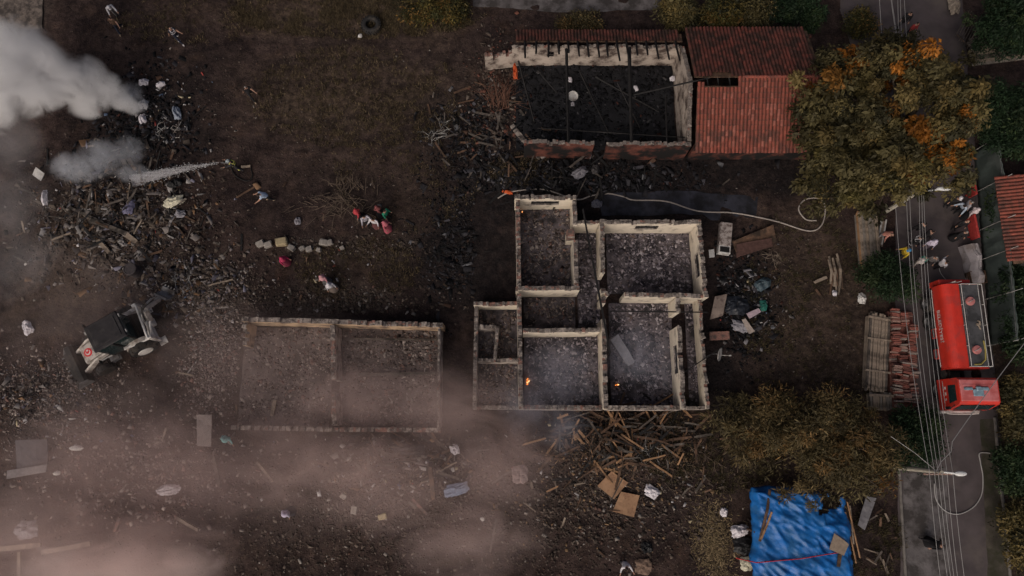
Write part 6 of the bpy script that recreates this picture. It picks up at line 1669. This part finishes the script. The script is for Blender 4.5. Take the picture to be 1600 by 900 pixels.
# plank roof and slats in the top right corner
lean = thing('plank_roof', 'collapsed roof of pale planks at the upper right', 'roof', P(1570, 75))
lo = Vector(lean.location)
rnd = random.Random(3)
for k in range(15):
    a, b_ = P(1522 + rnd.uniform(-12, 6), 62 + k * 2.8, 1.2) - lo, P(1625, 48 + k * 3.0 + rnd.uniform(-4, 4), 1.6) - lo
    T = Matrix.Translation((a + b_) / 2) @ (b_ - a).to_track_quat('Y', 'Z').to_matrix().to_4x4()
    q = MB(); q.box((0, 0, 0), (.19, (b_ - a).length, .04), M=T); q.build('plank', rnd.choice([M['wood_pale'], M['wood_grey'], WP[2]]), lean)
for (px, py) in ((1535, 85), (1600, 85), (1600, 60)):
    q = MB(); c = P(px, py, .8) - lo; q.box((c.x, c.y, .6), (.12, .12, 1.2)); q.build('post', M['wood_brown'], lean)
sl_ = thing('slat_panel', 'fallen slatted panel above the collapsed plank roof', 'panel', P(1515, 60))
lo = Vector(sl_.location)
for k in range(12):
    a, b_ = P(1492 + k * 3.2, 58 + k * 3.0, .5) - lo, P(1515 + k * 3.0, 15 + k * 2.6, .7) - lo
    q = MB(); q.tube([a, b_], .03, 4); q.build('slat', rnd.choice([M['wood_pale'], M['wood_grey']]), sl_)
for t in (.1, .9):
    q = MB(); q.tube([P(1492, 58, .45).lerp(P(1515, 15, .65), t) - lo, P(1527, 91, .45).lerp(P(1548, 43, .65), t) - lo], .04, 4); q.build('rail', M['wood_brown'], sl_)
crumple('cloth', 1488, 10, 1.0, 1.7, .5, mat('sacking', (.24, .20, .16), .9, .3), 'beige sacking heap at the top of the lane', 'sacking', 40)

# ------------------------------------------------------------------ heaps of boards: each board a thing
rnd = random.Random(17)
def boards(n, cx, cy, sx, sy, lmin, lmax, mats, label, group, ang=None, zmax=.5, keep=20):
    """a heap of boards: the longest ones are things, the small rest is one mass"""
    specs = []
    for k in range(n):
        px, py = rnd.gauss(cx, sx), rnd.gauss(cy, sy)
        a = rnd.uniform(0, math.pi) if ang is None else rnd.gauss(ang[0], ang[1])
        L_ = rnd.uniform(lmin, lmax) * 12
        dx, dy = math.cos(a) * L_, -math.sin(a) * L_
        mk = rnd.choice(mats)
        z_ = zmax * rnd.random() * math.exp(-((px - cx) / (1.6 * sx)) ** 2)
        specs.append((L_, (px - dx, py - dy), (px + dx, py + dy), rnd.uniform(.05, .17), rnd.uniform(.03, .06), mk, z_, max(0, z_ + rnd.uniform(-.25, .25))))
    specs.sort(reverse=True)
    cut = specs[min(keep, n) // 2][0]
    rest, mk_list = MB(), sorted(set(mats))
    for k, (L_, pa, pb, w, t, mk, za, zb) in enumerate(specs):
        if k < keep:
            bar('plank', pa, pb, w, t, M[mk], '%s %s%s' % ('long' if L_ >= cut else 'shorter', {'wood_tan': 'tan', 'wood_brown': 'brown', 'wood_grey': 'grey', 'wood_pale': 'pale', 'char': 'charred'}[mk], label), 'plank', za, zb, group)
        else:
            q, c = bar_geo(pa, pb, w, t, za, zb)
            rest.add(q.v, q.f, mk_list.index(mk), Matrix.Translation(c))
    if rest.v: tag(rest.build('loose_wood', [M[k] for k in mk_list]), 'small loose wood: ' + group, 'wood', kind='stuff')
boards(150, 965, 690, 58, 30, .5, 1.9, ['wood_tan', 'wood_tan', 'wood_brown', 'wood_brown', 'wood_grey', 'char', 'wood_brown'], ' board in the timber heap below the burnt house', 'boards heaped below the burnt house', keep=85)
boards(40, 1010, 665, 80, 14, .6, 1.8, ['wood_brown', 'char', 'wood_grey'], ' board in the timber heap below the burnt house', 'boards heaped below the burnt house', ang=(.1, .4), keep=20)
boards(55, 625, 715, 65, 24, .5, 2.0, ['wood_brown', 'wood_grey', 'char', 'wood_grey'], ' board in the debris below the small ruin', 'boards below the small ruin', ang=(2.8, .6), keep=38)
boards(90, 195, 325, 75, 50, .3, 1.4, ['wood_grey', 'wood_grey', 'char', 'char', 'wood_brown', 'wood_pale'], ' stick on the smouldering heap at the left', 'sticks on the smouldering heap', keep=38)
boards(80, 885, 278, 65, 20, .4, 1.4, ['char', 'char', 'wood_grey'], ' board on the scorched strip below the barn', 'boards below the barn', keep=30)
boards(18, 870, 780, 60, 30, .3, 1.0, ['wood_tan', 'wood_brown', 'wood_pale'], ' broken board on the ground left of the cardboard', 'boards left of the cardboard', keep=12)
boards(60, 765, 205, 45, 28, .3, 1.2, ['char', 'wood_brown', 'wood_grey'], ' board at the west corner of the barn', 'boards at the barn corner', keep=22)
boards(16, 1080, 690, 60, 40, .4, 1.3, ['wood_grey', 'wood_brown'], ' board lying on the weeds right of the timber heap', 'boards on the weeds', keep=12)
boards(14, 545, 500, 100, 90, .3, .8, ['wood_grey', 'wood_brown'], ' board on the rubble of the small ruin', 'boards in the small ruin', keep=8)
boards(14, 1370, 850, 20, 40, .4, 1.2, ['wood_grey', 'wood_brown', 'wood_pale'], ' stick on the weeds between shelter and lane', 'sticks beside the lane', keep=10)

# straw heap by the shelter and odd rubbish as stuff
def scatter(name, px, py, rx, ry, n, size, pal, label, aspect=(1, .7, .25), tilt=.35, cat='rubble'):
    c, e1, e2 = P(px, py), P(px + rx, py), P(px, py - ry)
    x, y = rng.normal(c.x, (e1.x - c.x) * .55, n), rng.normal(c.y, (e2.y - c.y) * .55, n)
    ok = np.ones(n, bool)
    for lo_, hi_ in FLAT[:2]: ok &= ~((x > lo_.x + .1) & (x < hi_.x - .1) & (y > lo_.y + .1) & (y < hi_.y - .1))
    ok &= x < ROADX - .2
    return shards(name, x[ok], y[ok], size, pal, label, cat, None, tilt, aspect)
scatter('straw', 1115, 845, 30, 60, 5200, (.06, .28), [((.23, .175, .10), 4), ((.14, .105, .06), 4), ((.32, .24, .14), 2)], 'loose straw heap left of the tarpaulin shelter', (1, .12, .1), .6, 'straw')
# ------------------------------------------------------------------ rubble over the ground (nobody could count it)
scatter('rubble', 335, 555, 45, 85, 3900, (.04, .22), PAL_WARM, 'pale broken tiles spilling out left of the small ruin')
scatter('rubble', 325, 450, 70, 50, 1920, (.05, .28), PAL_SITE + [((.20, .17, .165), 2)], 'grey rubble above the spilled tiles')
scatter('rubble', 190, 350, 130, 90, 3120, (.04, .26), PAL_SITE + [((.025, .022, .02), 2)], 'burnt refuse over the smouldering heap')
scatter('rubble', 215, 190, 80, 80, 1080, (.05, .35), PAL_CHAR + [((.25, .24, .24), .5)], 'charred scraps round the source of the smoke')
scatter('rubble', 80, 620, 130, 70, 3120, (.04, .20), PAL_WARM, 'brown rubble over the left edge below the backhoe')
scatter('rubble', 520, 470, 150, 26, 1560, (.05, .25), PAL_SITE, 'crumbled masonry along the top wall of the small ruin')
scatter('rubble', 220, 740, 170, 90, 2520, (.05, .26), PAL_WARM, 'crumbled brick in the lower left smoke')
scatter('rubble', 620, 770, 230, 80, 4500, (.04, .24), PAL_SITE, 'small debris over the lower middle ground')
scatter('rubble', 940, 770, 170, 90, 3900, (.04, .24), PAL_SITE + [((.20, .13, .075), 1.2)], 'splinters and crumbs round the timber heap')
scatter('splinters', 985, 690, 110, 48, 5200, (.08, .5), [((.10, .065, .045), 4), ((.05, .04, .032), 5), ((.22, .14, .08), 2), ((.014, .013, .012), 3)], 'wood splinters through the timber heap', (1, .12, .08), .5, 'splinters')
scatter('rubble', 925, 285, 170, 45, 2520, (.04, .22), PAL_CHAR, 'black cinders on the strip between barn and house')
scatter('rubble', 730, 330, 80, 110, 2280, (.04, .18), PAL_CHAR + [((.03, .025, .023), 5)], 'cinders and ash left of the burnt house')
scatter('rubble', 1150, 470, 60, 90, 1560, (.05, .30), PAL_CHAR + [((.13, .12, .12), 1)], 'scorched scraps east of the burnt house')
scatter('rubble', 780, 150, 50, 90, 1560, (.05, .30), PAL_SITE + [((.13, .055, .04), 2)], 'brick crumbs at the west end of the barn')
scatter('rubble', 540, 385, 150, 18, 780, (.04, .22), PAL_SITE, 'crumbs along the row of pale blocks')
scatter('rubble', 420, 200, 330, 160, 2700, (.03, .15), PAL_SITE, 'pebbles and clods over the field')
scatter('rubble', 1260, 520, 110, 200, 1800, (.03, .14), PAL_SITE, 'twigs and clods over the right yard')
scatter('rubble', 600, 870, 500, 60, 3000, (.03, .18), PAL_SITE, 'crumbs along the lower edge of the place')
MIX = [((.10, .08, .065), 4), ((.05, .042, .04), 5), ((.17, .15, .14), 3), ((.32, .30, .29), 1), ((.16, .095, .055), 1.5), ((.07, .065, .085), 1.5), ((.20, .19, .24), .5)]
BLK = [((.008, .008, .009), 6), ((.02, .019, .022), 5), ((.05, .048, .055), 2.5), ((.12, .12, .13), .7), ((.06, .035, .025), .8)]
scatter('scraps', 185, 345, 130, 85, 1500, (.12, .75), MIX, 'torn sheets and broken things heaped on the smouldering pile', (1, .5, .05), .5, 'scraps')
scatter('scraps', 245, 190, 60, 70, 420, (.12, .6), BLK, 'burnt scraps right of the smoke source', (1, .5, .05), .5, 'scraps')
scatter('scraps', 280, 450, 80, 50, 600, (.12, .6), MIX, 'broken things above the backhoe arm', (1, .5, .05), .5, 'scraps')
scatter('scraps', 60, 620, 90, 50, 420, (.10, .5), MIX, 'broken things on the left rubble', (1, .5, .05), .5, 'scraps')
scatter('scraps', 900, 285, 150, 36, 1300, (.12, .8), BLK, 'black burnt sheets between barn and house', (1, .45, .05), .5, 'scraps')
scatter('scraps', 735, 210, 70, 50, 800, (.12, .7), BLK, 'burnt tangle left of the barn', (1, .35, .05), .6, 'scraps')
scatter('scraps', 720, 400, 60, 70, 500, (.12, .6), BLK, 'burnt scraps left of the annex', (1, .45, .05), .5, 'scraps')
scatter('scraps', 640, 725, 110, 36, 600, (.12, .6), MIX, 'broken things among the boards below the small ruin', (1, .4, .05), .5, 'scraps')
scatter('scraps', 1160, 480, 45, 50, 320, (.12, .7), BLK + [((.2, .19, .2), 2)], 'rubbish scraps east of the burnt house', (1, .5, .05), .5, 'scraps')
for k, (px, py, rx, ry, n) in enumerate(((250, 170, 70, 60, 40), (180, 330, 110, 60, 60), (330, 470, 60, 60, 50), (110, 680, 90, 50, 40), (620, 740, 130, 50, 60), (960, 720, 130, 70, 60), (1170, 480, 40, 40, 22), (500, 430, 90, 50, 30))):
    scatter('litter', px, py, rx, ry, n, (.12, .32), [((.50, .48, .48), 3), ((.36, .34, .34), 3), ((.10, .14, .22), .6), ((.30, .06, .05), .5), ((.4, .34, .22), 1)], ('white litter by the source of the smoke', 'white litter on the smouldering heap', 'pale litter left of the small ruin', 'pale litter on the lower left rubble', 'pale litter below the small ruin', 'pale litter in the timber heap', 'pale litter east of the burnt house', 'pale litter above the small ruin')[k], (1, .6, .12), .5, 'litter')

# ------------------------------------------------------------------ hoses, poles, wires
def smooth_path(pts, n=8):
    out = []
    for i in range(len(pts) - 1):
        p0_, p1_, p2_, p3_ = pts[max(i - 1, 0)], pts[i], pts[i + 1], pts[min(i + 2, len(pts) - 1)]
        for k in range(n):
            t = k / n
            out.append(.5 * ((2 * p1_) + (p2_ - p0_) * t + (2 * p0_ - 5 * p1_ + 4 * p2_ - p3_) * t * t + (3 * p1_ - p0_ - 3 * p2_ + p3_) * t ** 3))
    return out + [pts[-1]]
def ground_hose(name, pxs, r_, m, label, cat='hose'):
    pts = smooth_path([P(a, b_) for a, b_ in pxs])
    q = MB(); q.tube([(p.x, p.y, max(0, ground_at(p.x, p.y)) + r_ * .8 + .02) for p in pts], r_, 7)
    return tag(q.build(name, m, smooth=True), label, cat)
ground_hose('fire_hose', [(778, 310), (800, 300), (850, 297), (900, 312), (925, 306), (950, 303), (975, 308), (990, 313), (1040, 315), (1090, 330), (1150, 334), (1210, 346), (1262, 361), (1283, 352), (1289, 325), (1280, 311), (1258, 312), (1247, 327), (1258, 343), (1275, 345)], .05, M['hose'], 'pale fire hose running along the house and curling in the yard')
ground_hose('hose', [(1546, 708), (1530, 708), (1531, 722), (1535, 745), (1533, 772), (1520, 792), (1497, 803), (1476, 798), (1462, 780), (1459, 755)], .035, M['wire'], 'thin pale hose curled on the lane near the lamp post')
ground_hose('hose', [(1466, 402), (1468, 424), (1480, 440), (1488, 446)], .025, M['wire'], 'thin hose from the onlookers to the tanker')
ground_hose('hose', [(362, 262), (366, 272), (376, 280), (388, 283), (395, 276), (392, 262)], .035, M['char'], 'dark hose trailing behind the firefighter')

HW = 3.9
pb, pt = P(1394, 729), P(1472, 738, 5.9)
pole = thing('lamp_post', 'pale concrete lamp post carrying wires over the lane', 'lamp post', (pb.x, pb.y, 0))
q = MB(); q.tube([(0, 0, -.1), (pt.x - pb.x, pt.y - pb.y, 5.9), ], [.17, .10], 8); q.build('pole', M['concrete'], pole)
dx, dy = pt.x - pb.x, pt.y - pb.y
q = MB(); q.tube([(dx, dy, 5.7), (dx + .2, dy, 6.0), (dx + .55, dy - .05, 6.1)], .05, 6); q.blob((dx + .85, dy - .06, 6.12), (.35, .14, .08), 10); q.build('lamp_head', mat('lamp_white', (.7, .7, .68), .4, .1), pole)
q = MB(); q.box((dx - .15, dy - .1, 5.75), (1.5, .09, .09)); q.box((dx, dy - .1, 5.45), (.9, .08, .08)); q.build('cross_arm', mat('arm_rust', (.30, .19, .15), .8, .25), pole)
for k in range(6):
    q = MB(); q.lathe([(.02, 0), (.05, .03), (.035, .07), (.05, .11), (.02, .15), (.005, .15)], 8, M=Matrix.Translation((dx - .8 + .26 * k, dy - .1, 5.80))); q.build('insulator', mat('porcelain', (.30, .22, .19), .4, .1), pole)
pb2 = P(1437, 299, 3.9)
pole2 = thing('lamp_post', 'lamp post rising through the big autumn tree', 'lamp post', (pb2.x, pb2.y, 0))
q = MB(); q.tube([(0, 0, -.1), (0, 0, 3.9)], [.16, .10], 8); q.build('pole', M['concrete'], pole2)
q = MB(); q.tube([(0, 0, 3.8), (.5, .0, 4.0), (1.0, .05, 4.1)], .045, 6); q.blob((1.45, .1, 4.1), (.55, .15, .09), 10); q.build('lamp_head', mat('lamp_white2', (.65, .66, .66), .4, .1), pole2)
q = MB(); q.box((-.3, 0, 3.8), (1.8, .09, .09)); q.build('cross_arm', M['steel'], pole2)
WIRES = [((1372, -40), (1398, 300), (1452, 735), (1475, 945), 'leftmost overhead wire along the lane'), ((1402, -40), (1416, 300), (1460, 737), (1487, 945), 'second overhead wire from the left along the lane'), ((1406, -40), (1421, 300), (1466, 738), (1492, 945), 'third overhead wire from the left along the lane'),
         ((1411, -40), (1436, 299), (1472, 738), (1497, 945), 'fourth overhead wire from the left along the lane'), ((1387, -40), (1440, 299), (1480, 739), (1502, 945), 'fifth overhead wire from the left along the lane'), ((1385, -60), (1443, 300), (1489, 741), (1513, 945), 'rightmost overhead wire along the lane')]
for (a, b_, c, d, lb) in WIRES:
    za, zb = 3.95, 5.95
    A_, B2, C2, D2 = P(*a, za), P(*b_, za), P(*c, zb), P(*d, zb - .25)
    pts = []
    for (s_, e_, sag) in ((A_, B2, .15), (B2, C2, .45), (C2, D2, .1)):
        for k in range(10):
            t = k / 10; p = s_.lerp(e_, t); p.z -= sag * 4 * t * (1 - t); pts.append(p)
    pts.append(D2)
    q = MB(); q.tube(pts, .013, 5)
    tag(q.build('overhead_wire', M['wire']), lb, 'wire', 'overhead wires along the lane')
q = MB(); A_, B2 = P(1488, 690, 5.6), P(1625, 505, 4.6)
pts = [P(1462, 738, 5.8), P(1470, 722, 5.75), P(1486, 706, 5.7)] + [A_.lerp(B2, k / 12) - Vector((0, 0, .5 * (k / 12) * (1 - k / 12))) for k in range(13)]
q.tube(pts, .022, 5); tag(q.build('service_cable', M['wire']), 'thick cable leaving the lamp post towards the right edge', 'cable')
q = MB(); q.tube([P(1462, 735, 5.7), P(1430, 708, 5.5), P(1392, 682, 5.2)], .014, 4); tag(q.build('service_cable', M['wire']), 'thin cable leaving the lamp post into the brown tree', 'cable')

# ------------------------------------------------------------------ fire
fm, nt, bs_ = nodes_of('flame')
N, L = nt.nodes.new, nt.links.new
em = N('ShaderNodeEmission'); em.inputs['Color'].default_value = (1.0, .26, .04, 1); em.inputs['Strength'].default_value = 2.2
L(em.outputs[0], nt.nodes['Material Output'].inputs['Surface'])
fm2, nt, bs_ = nodes_of('flame_core')
em = nt.nodes.new('ShaderNodeEmission'); em.inputs['Color'].default_value = (1.0, .55, .22, 1); em.inputs['Strength'].default_value = 3.2
nt.links.new(em.outputs[0], nt.nodes['Material Output'].inputs['Surface'])
def flame(px, py, s, n, label, seed):
    rnd = random.Random(seed); c = P(px, py, .3)
    root = thing('flame', label, 'fire', (c.x, c.y, .15))
    for k in range(n):
        x, y, h_ = rnd.gauss(0, .12 * s), rnd.gauss(0, .2 * s), rnd.uniform(.25, .6) * s
        q = MB(); q.tube([(x, y, 0), (x + rnd.uniform(-.04, .04), y + rnd.uniform(-.04, .04), h_ * .4), (x + rnd.uniform(-.1, .1) * s, y + rnd.uniform(-.1, .1) * s, h_ * .8), (x + rnd.uniform(-.1, .1) * s, y + .05, h_)], [.05 * s, .075 * s, .04 * s, .005], 6)
        q.build('tongue', fm2 if k % 3 == 0 else fm, root, smooth=True)
flame(824, 601, .7, 5, 'small orange fire burning against the inner west wall', 1)
flame(964, 600, .42, 3, 'tiny fire glowing in the south-east room', 2)
flame(816, 332, .3, 2, 'ember glowing on the wall of the north-west room', 3)

# ------------------------------------------------------------------ water jet
a, b_ = P(345, 254, 1.2), P(208, 283, .3)
q = MB(); n = 10; pts, rads = [], []
for k in range(n + 1):
    t = k / n; p = a.lerp(b_, t); p.z += .9 * t * (1 - t); pts.append(p); rads.append(.05 + .42 * t ** 1.1)
q.tube(pts, rads, 12, flat=.8)
wj = q.build('water_jet', M['white'], smooth=True)
tag(wj, 'pale fan of water sprayed from the hose into the smoke', 'water jet', kind='stuff')
vm = bpy.data.materials.new('spray'); vm.use_nodes = True; nt = vm.node_tree; nt.nodes.clear()
o_ = nt.nodes.new('ShaderNodeOutputMaterial'); pv = nt.nodes.new('ShaderNodeVolumePrincipled')
pv.inputs['Color'].default_value = (.95, .93, .96, 1)
tc = nt.nodes.new('ShaderNodeTexCoord'); mp = nt.nodes.new('ShaderNodeMapping'); nz = nt.nodes.new('ShaderNodeTexNoise'); rp = nt.nodes.new('ShaderNodeMapRange')
mp.inputs['Rotation'].default_value = (0, 0, -math.atan2((b_ - a).y, (b_ - a).x)); mp.inputs['Scale'].default_value = (.5, 7, 7)
nz.inputs['Scale'].default_value = 1.0; nz.inputs['Detail'].default_value = 6
rp.inputs['From Min'].default_value = .38; rp.inputs['From Max'].default_value = .7; rp.inputs['To Max'].default_value = 3.2
for p_, q_ in ((tc.outputs['Object'], mp.inputs['Vector']), (mp.outputs['Vector'], nz.inputs['Vector']), (nz.outputs['Fac'], rp.inputs['Value']), (rp.outputs['Result'], pv.inputs['Density'])): nt.links.new(p_, q_)
nt.links.new(pv.outputs[0], o_.inputs['Volume'])
vm.cycles.volume_step_rate = .3
wj.data.materials.clear(); wj.data.materials.append(vm)
nd = 1500
tt = rng.random(nd) ** .6
ctr = np.array([tuple(a.lerp(b_, float(t)) + Vector((0, 0, .9 * t * (1 - t)))) for t in tt])
off = rng.normal(0, 1, (nd, 3)) * (.03 + .24 * tt)[:, None]
dv = (CUBE[None] * rng.uniform(.008, .028, (nd, 1, 1)) * np.array([2.2, 1, 1]) + (ctr + off)[:, None, :])
dv[:, :, 2] = np.maximum(dv[:, :, 2], .08)
tag(arr_mesh('droplets', dv.reshape(-1, 3), (CUBEF[None] + (np.arange(nd) * 8)[:, None, None]).reshape(-1, 4), np.full((nd * 6, 3), .62), M_SHARD, wj), kind='stuff')
q = MB(); q.tube([P(360, 256, 1.15), P(345, 254, 1.2)], [.035, .03], 6); tag(q.build('hose_nozzle', M['steel']), 'metal nozzle in the hands of the firefighter', 'nozzle')

# ------------------------------------------------------------------ smoke
def smoke(name, label, puffs, dens, color, nscale=.8, amp=1.0, detail=5, sharp=2.0, aniso=0.0, stretch=(1, 1, 1), step=1.0, rough=.6, swirl=.6, turn=0.0):
    """puffs: (px, py, z, rx, ry, rz) in metres round the pixel's point at height z; a box of air whose density swells in the puffs"""
    cs = [(P(a, b_, z), (rx, ry, rz)) for a, b_, z, rx, ry, rz in puffs]
    lo = Vector((min(c.x - r_[0] for c, r_ in cs), min(c.y - r_[1] for c, r_ in cs), max(.03, min(c.z - r_[2] for c, r_ in cs))))
    hi = Vector((max(c.x + r_[0] for c, r_ in cs), max(c.y + r_[1] for c, r_ in cs), max(c.z + r_[2] for c, r_ in cs)))
    q = MB(); q.box((lo + hi) / 2, hi - lo)
    m = bpy.data.materials.new(name); m.use_nodes = True
    nt = m.node_tree; nt.nodes.clear(); N, L = nt.nodes.new, nt.links.new
    out = N('ShaderNodeOutputMaterial'); pv = N('ShaderNodeVolumePrincipled')
    tc = N('ShaderNodeTexCoord')
    nz = N('ShaderNodeTexNoise'); nz.inputs['Scale'].default_value = nscale; nz.inputs['Detail'].default_value = detail; nz.inputs['Roughness'].default_value = rough; nz.inputs['Distortion'].default_value = swirl
    mp = N('ShaderNodeMapping'); mp.inputs['Scale'].default_value = stretch; mp.inputs['Rotation'].default_value = (0, 0, turn)
    L(tc.outputs['Object'], mp.inputs['Vector']); L(mp.outputs['Vector'], nz.inputs['Vector'])
    cur = None
    for c, r_ in cs:
        sub = N('ShaderNodeVectorMath'); sub.operation = 'SUBTRACT'; L(tc.outputs['Object'], sub.inputs[0]); sub.inputs[1].default_value = c
        mul = N('ShaderNodeVectorMath'); mul.operation = 'MULTIPLY'; L(sub.outputs[0], mul.inputs[0]); mul.inputs[1].default_value = (1 / r_[0], 1 / r_[1], 1 / r_[2])
        ln = N('ShaderNodeVectorMath'); ln.operation = 'LENGTH'; L(mul.outputs[0], ln.inputs[0])
        if cur is None: cur = ln.outputs['Value']
        else:
            mn = N('ShaderNodeMath'); mn.operation = 'SMOOTH_MIN'; mn.inputs[2].default_value = .25; L(cur, mn.inputs[0]); L(ln.outputs['Value'], mn.inputs[1]); cur = mn.outputs[0]
    inv = N('ShaderNodeMath'); inv.operation = 'SUBTRACT'; inv.inputs[0].default_value = 1.0; L(cur, inv.inputs[1])
    ns = N('ShaderNodeMath'); ns.operation = 'MULTIPLY_ADD'; L(nz.outputs['Fac'], ns.inputs[0]); ns.inputs[1].default_value = amp * 2; ns.inputs[2].default_value = -amp
    ad = N('ShaderNodeMath'); ad.operation = 'ADD'; L(inv.outputs[0], ad.inputs[0]); L(ns.outputs[0], ad.inputs[1])
    # fade to nothing before the box ends
    pos = N('ShaderNodeMath'); pos.operation = 'MULTIPLY'; pos.use_clamp = True; L(inv.outputs[0], pos.inputs[0]); pos.inputs[1].default_value = 4.0
    sh_ = N('ShaderNodeMath'); sh_.operation = 'MULTIPLY'; sh_.use_clamp = True; L(ad.outputs[0], sh_.inputs[0]); sh_.inputs[1].default_value = sharp
    m1 = N('ShaderNodeMath'); m1.operation = 'MULTIPLY'; L(sh_.outputs[0], m1.inputs[0]); L(pos.outputs[0], m1.inputs[1])
    m2 = N('ShaderNodeMath'); m2.operation = 'MULTIPLY'; L(m1.outputs[0], m2.inputs[0]); m2.inputs[1].default_value = dens
    L(m2.outputs[0], pv.inputs['Density'])
    pv.inputs['Color'].default_value = tuple(color) + (1,); pv.inputs['Anisotropy'].default_value = aniso
    L(pv.outputs[0], out.inputs['Volume'])
    try: m.cycles.volume_step_rate = step
    except Exception: pass
    return tag(q.build(name, m), label, 'smoke', kind='stuff')
smoke('smoke_plume', 'thick white smoke plume rolling out at the upper left',
      [(207, 168, .6, .7, .6, .6), (190, 160, 1.1, 1.0, .8, .9), (165, 140, 1.9, 1.6, 1.3, 1.3), (130, 118, 3.0, 1.7, 1.5, 1.4), (135, 158, 2.4, 1.6, 1.3, 1.2), (92, 130, 3.6, 2.2, 1.9, 1.8), (60, 100, 4.6, 2.0, 2.0, 1.8), (20, 85, 5.2, 2.6, 2.6, 2.2), (45, 148, 4.5, 2.2, 1.6, 1.6), (-30, 130, 5.8, 3.2, 3.6, 2.6)],
      1.25, (1.0, .997, .995), .62, 1.6, 8, 1.5, step=.35, rough=.66, swirl=.9)
smoke('smoke_wisp', 'thin bluish smoke drifting beside the water jet', [(200, 235, .8, 1.4, 1.3, .8), (160, 245, 1.2, 1.8, 1.5, 1.1), (120, 262, 1.6, 2.2, 1.2, 1.3), (205, 270, .8, 1.4, .8, .7), (203, 148, .9, 1.2, 1.1, .7), (218, 165, .5, .8, .6, .4)], .5, (.88, .91, .97), .9, 1.5, 8, 1.3, step=.5, rough=.66, swirl=1.2)
smoke('smoke_veil', 'grey smoke veil hanging at the left edge', [(0, 230, 3.2, 3.2, 3.5, 2.2), (10, 320, 2.6, 3.4, 3.6, 2.0), (30, 410, 2.0, 3.5, 3.0, 1.6)], .085, (.94, .90, .91), .4, 1.3, 7, 1.2, rough=.65, swirl=1.0)
smoke('smoke_bank', 'broad brown smoke bank drifting over the lower left', [(60, 860, 4.0, 6.5, 4.5, 3.0), (220, 880, 4.5, 6.0, 4.0, 3.2), (300, 730, 3.5, 6.0, 4.0, 2.6), (450, 720, 3.0, 6.0, 3.6, 2.4), (600, 760, 3.0, 5.5, 3.6, 2.4), (700, 640, 2.8, 4.2, 3.0, 2.2), (780, 720, 3.0, 4.0, 3.4, 2.4), (740, 850, 3.4, 5.0, 3.0, 2.4), (120, 720, 3.0, 5.0, 3.5, 2.2), (560, 620, 2.4, 5.0, 2.4, 1.8)],
      .15, (.985, .78, .73), .34, 1.5, 8, 1.1, rough=.66, swirl=1.2, stretch=(.7, 1.25, 1), turn=R(25), step=.6)
smoke('smoke_bank', 'dense pale smoke rising from the bottom left edge', [(190, 900, 5.0, 3.2, 2.4, 2.5), (110, 890, 5.0, 3.0, 2.0, 2.4), (280, 895, 4.5, 3.0, 1.8, 2.0)], .34, (.985, .85, .81), .5, 1.4, 8, 1.2, rough=.66, swirl=1.2, stretch=(.7, 1.2, 1), turn=R(25), step=.6)
smoke('smoke_veil', 'faint brown haze over the ground round the backhoe', [(120, 500, 2.0, 6.5, 6.0, 2.0), (320, 560, 2.0, 6.0, 5.0, 1.9), (200, 640, 2.2, 7.0, 4.0, 2.1)], .05, (.98, .80, .75), .4, 1.3, 7, 1.2, rough=.65, swirl=1.0)
smoke('smoke_veil', 'thin warm haze spread over the lower left towards the houses', [(150, 780, 2.5, 12, 7, 2.4), (480, 720, 2.5, 12, 6, 2.4), (700, 700, 2.5, 9, 7, 2.4), (450, 590, 2.3, 9, 5, 2.2)], .05, (.985, .79, .74), .3, .45, 6, 1.6, rough=.65, swirl=1.0)
smoke('smoke_haze', 'bluish smoke lingering in the southern rooms of the burnt house', [(870, 590, 1.6, 3.2, 2.8, 1.5), (1000, 560, 1.4, 2.8, 3.0, 1.3), (880, 670, 1.5, 2.0, 1.8, 1.4), (830, 640, 1.6, 2.4, 2.4, 1.5)], .15, (.74, .78, .93), .6, 1.4, 8, 1.2, rough=.66, swirl=1.2)
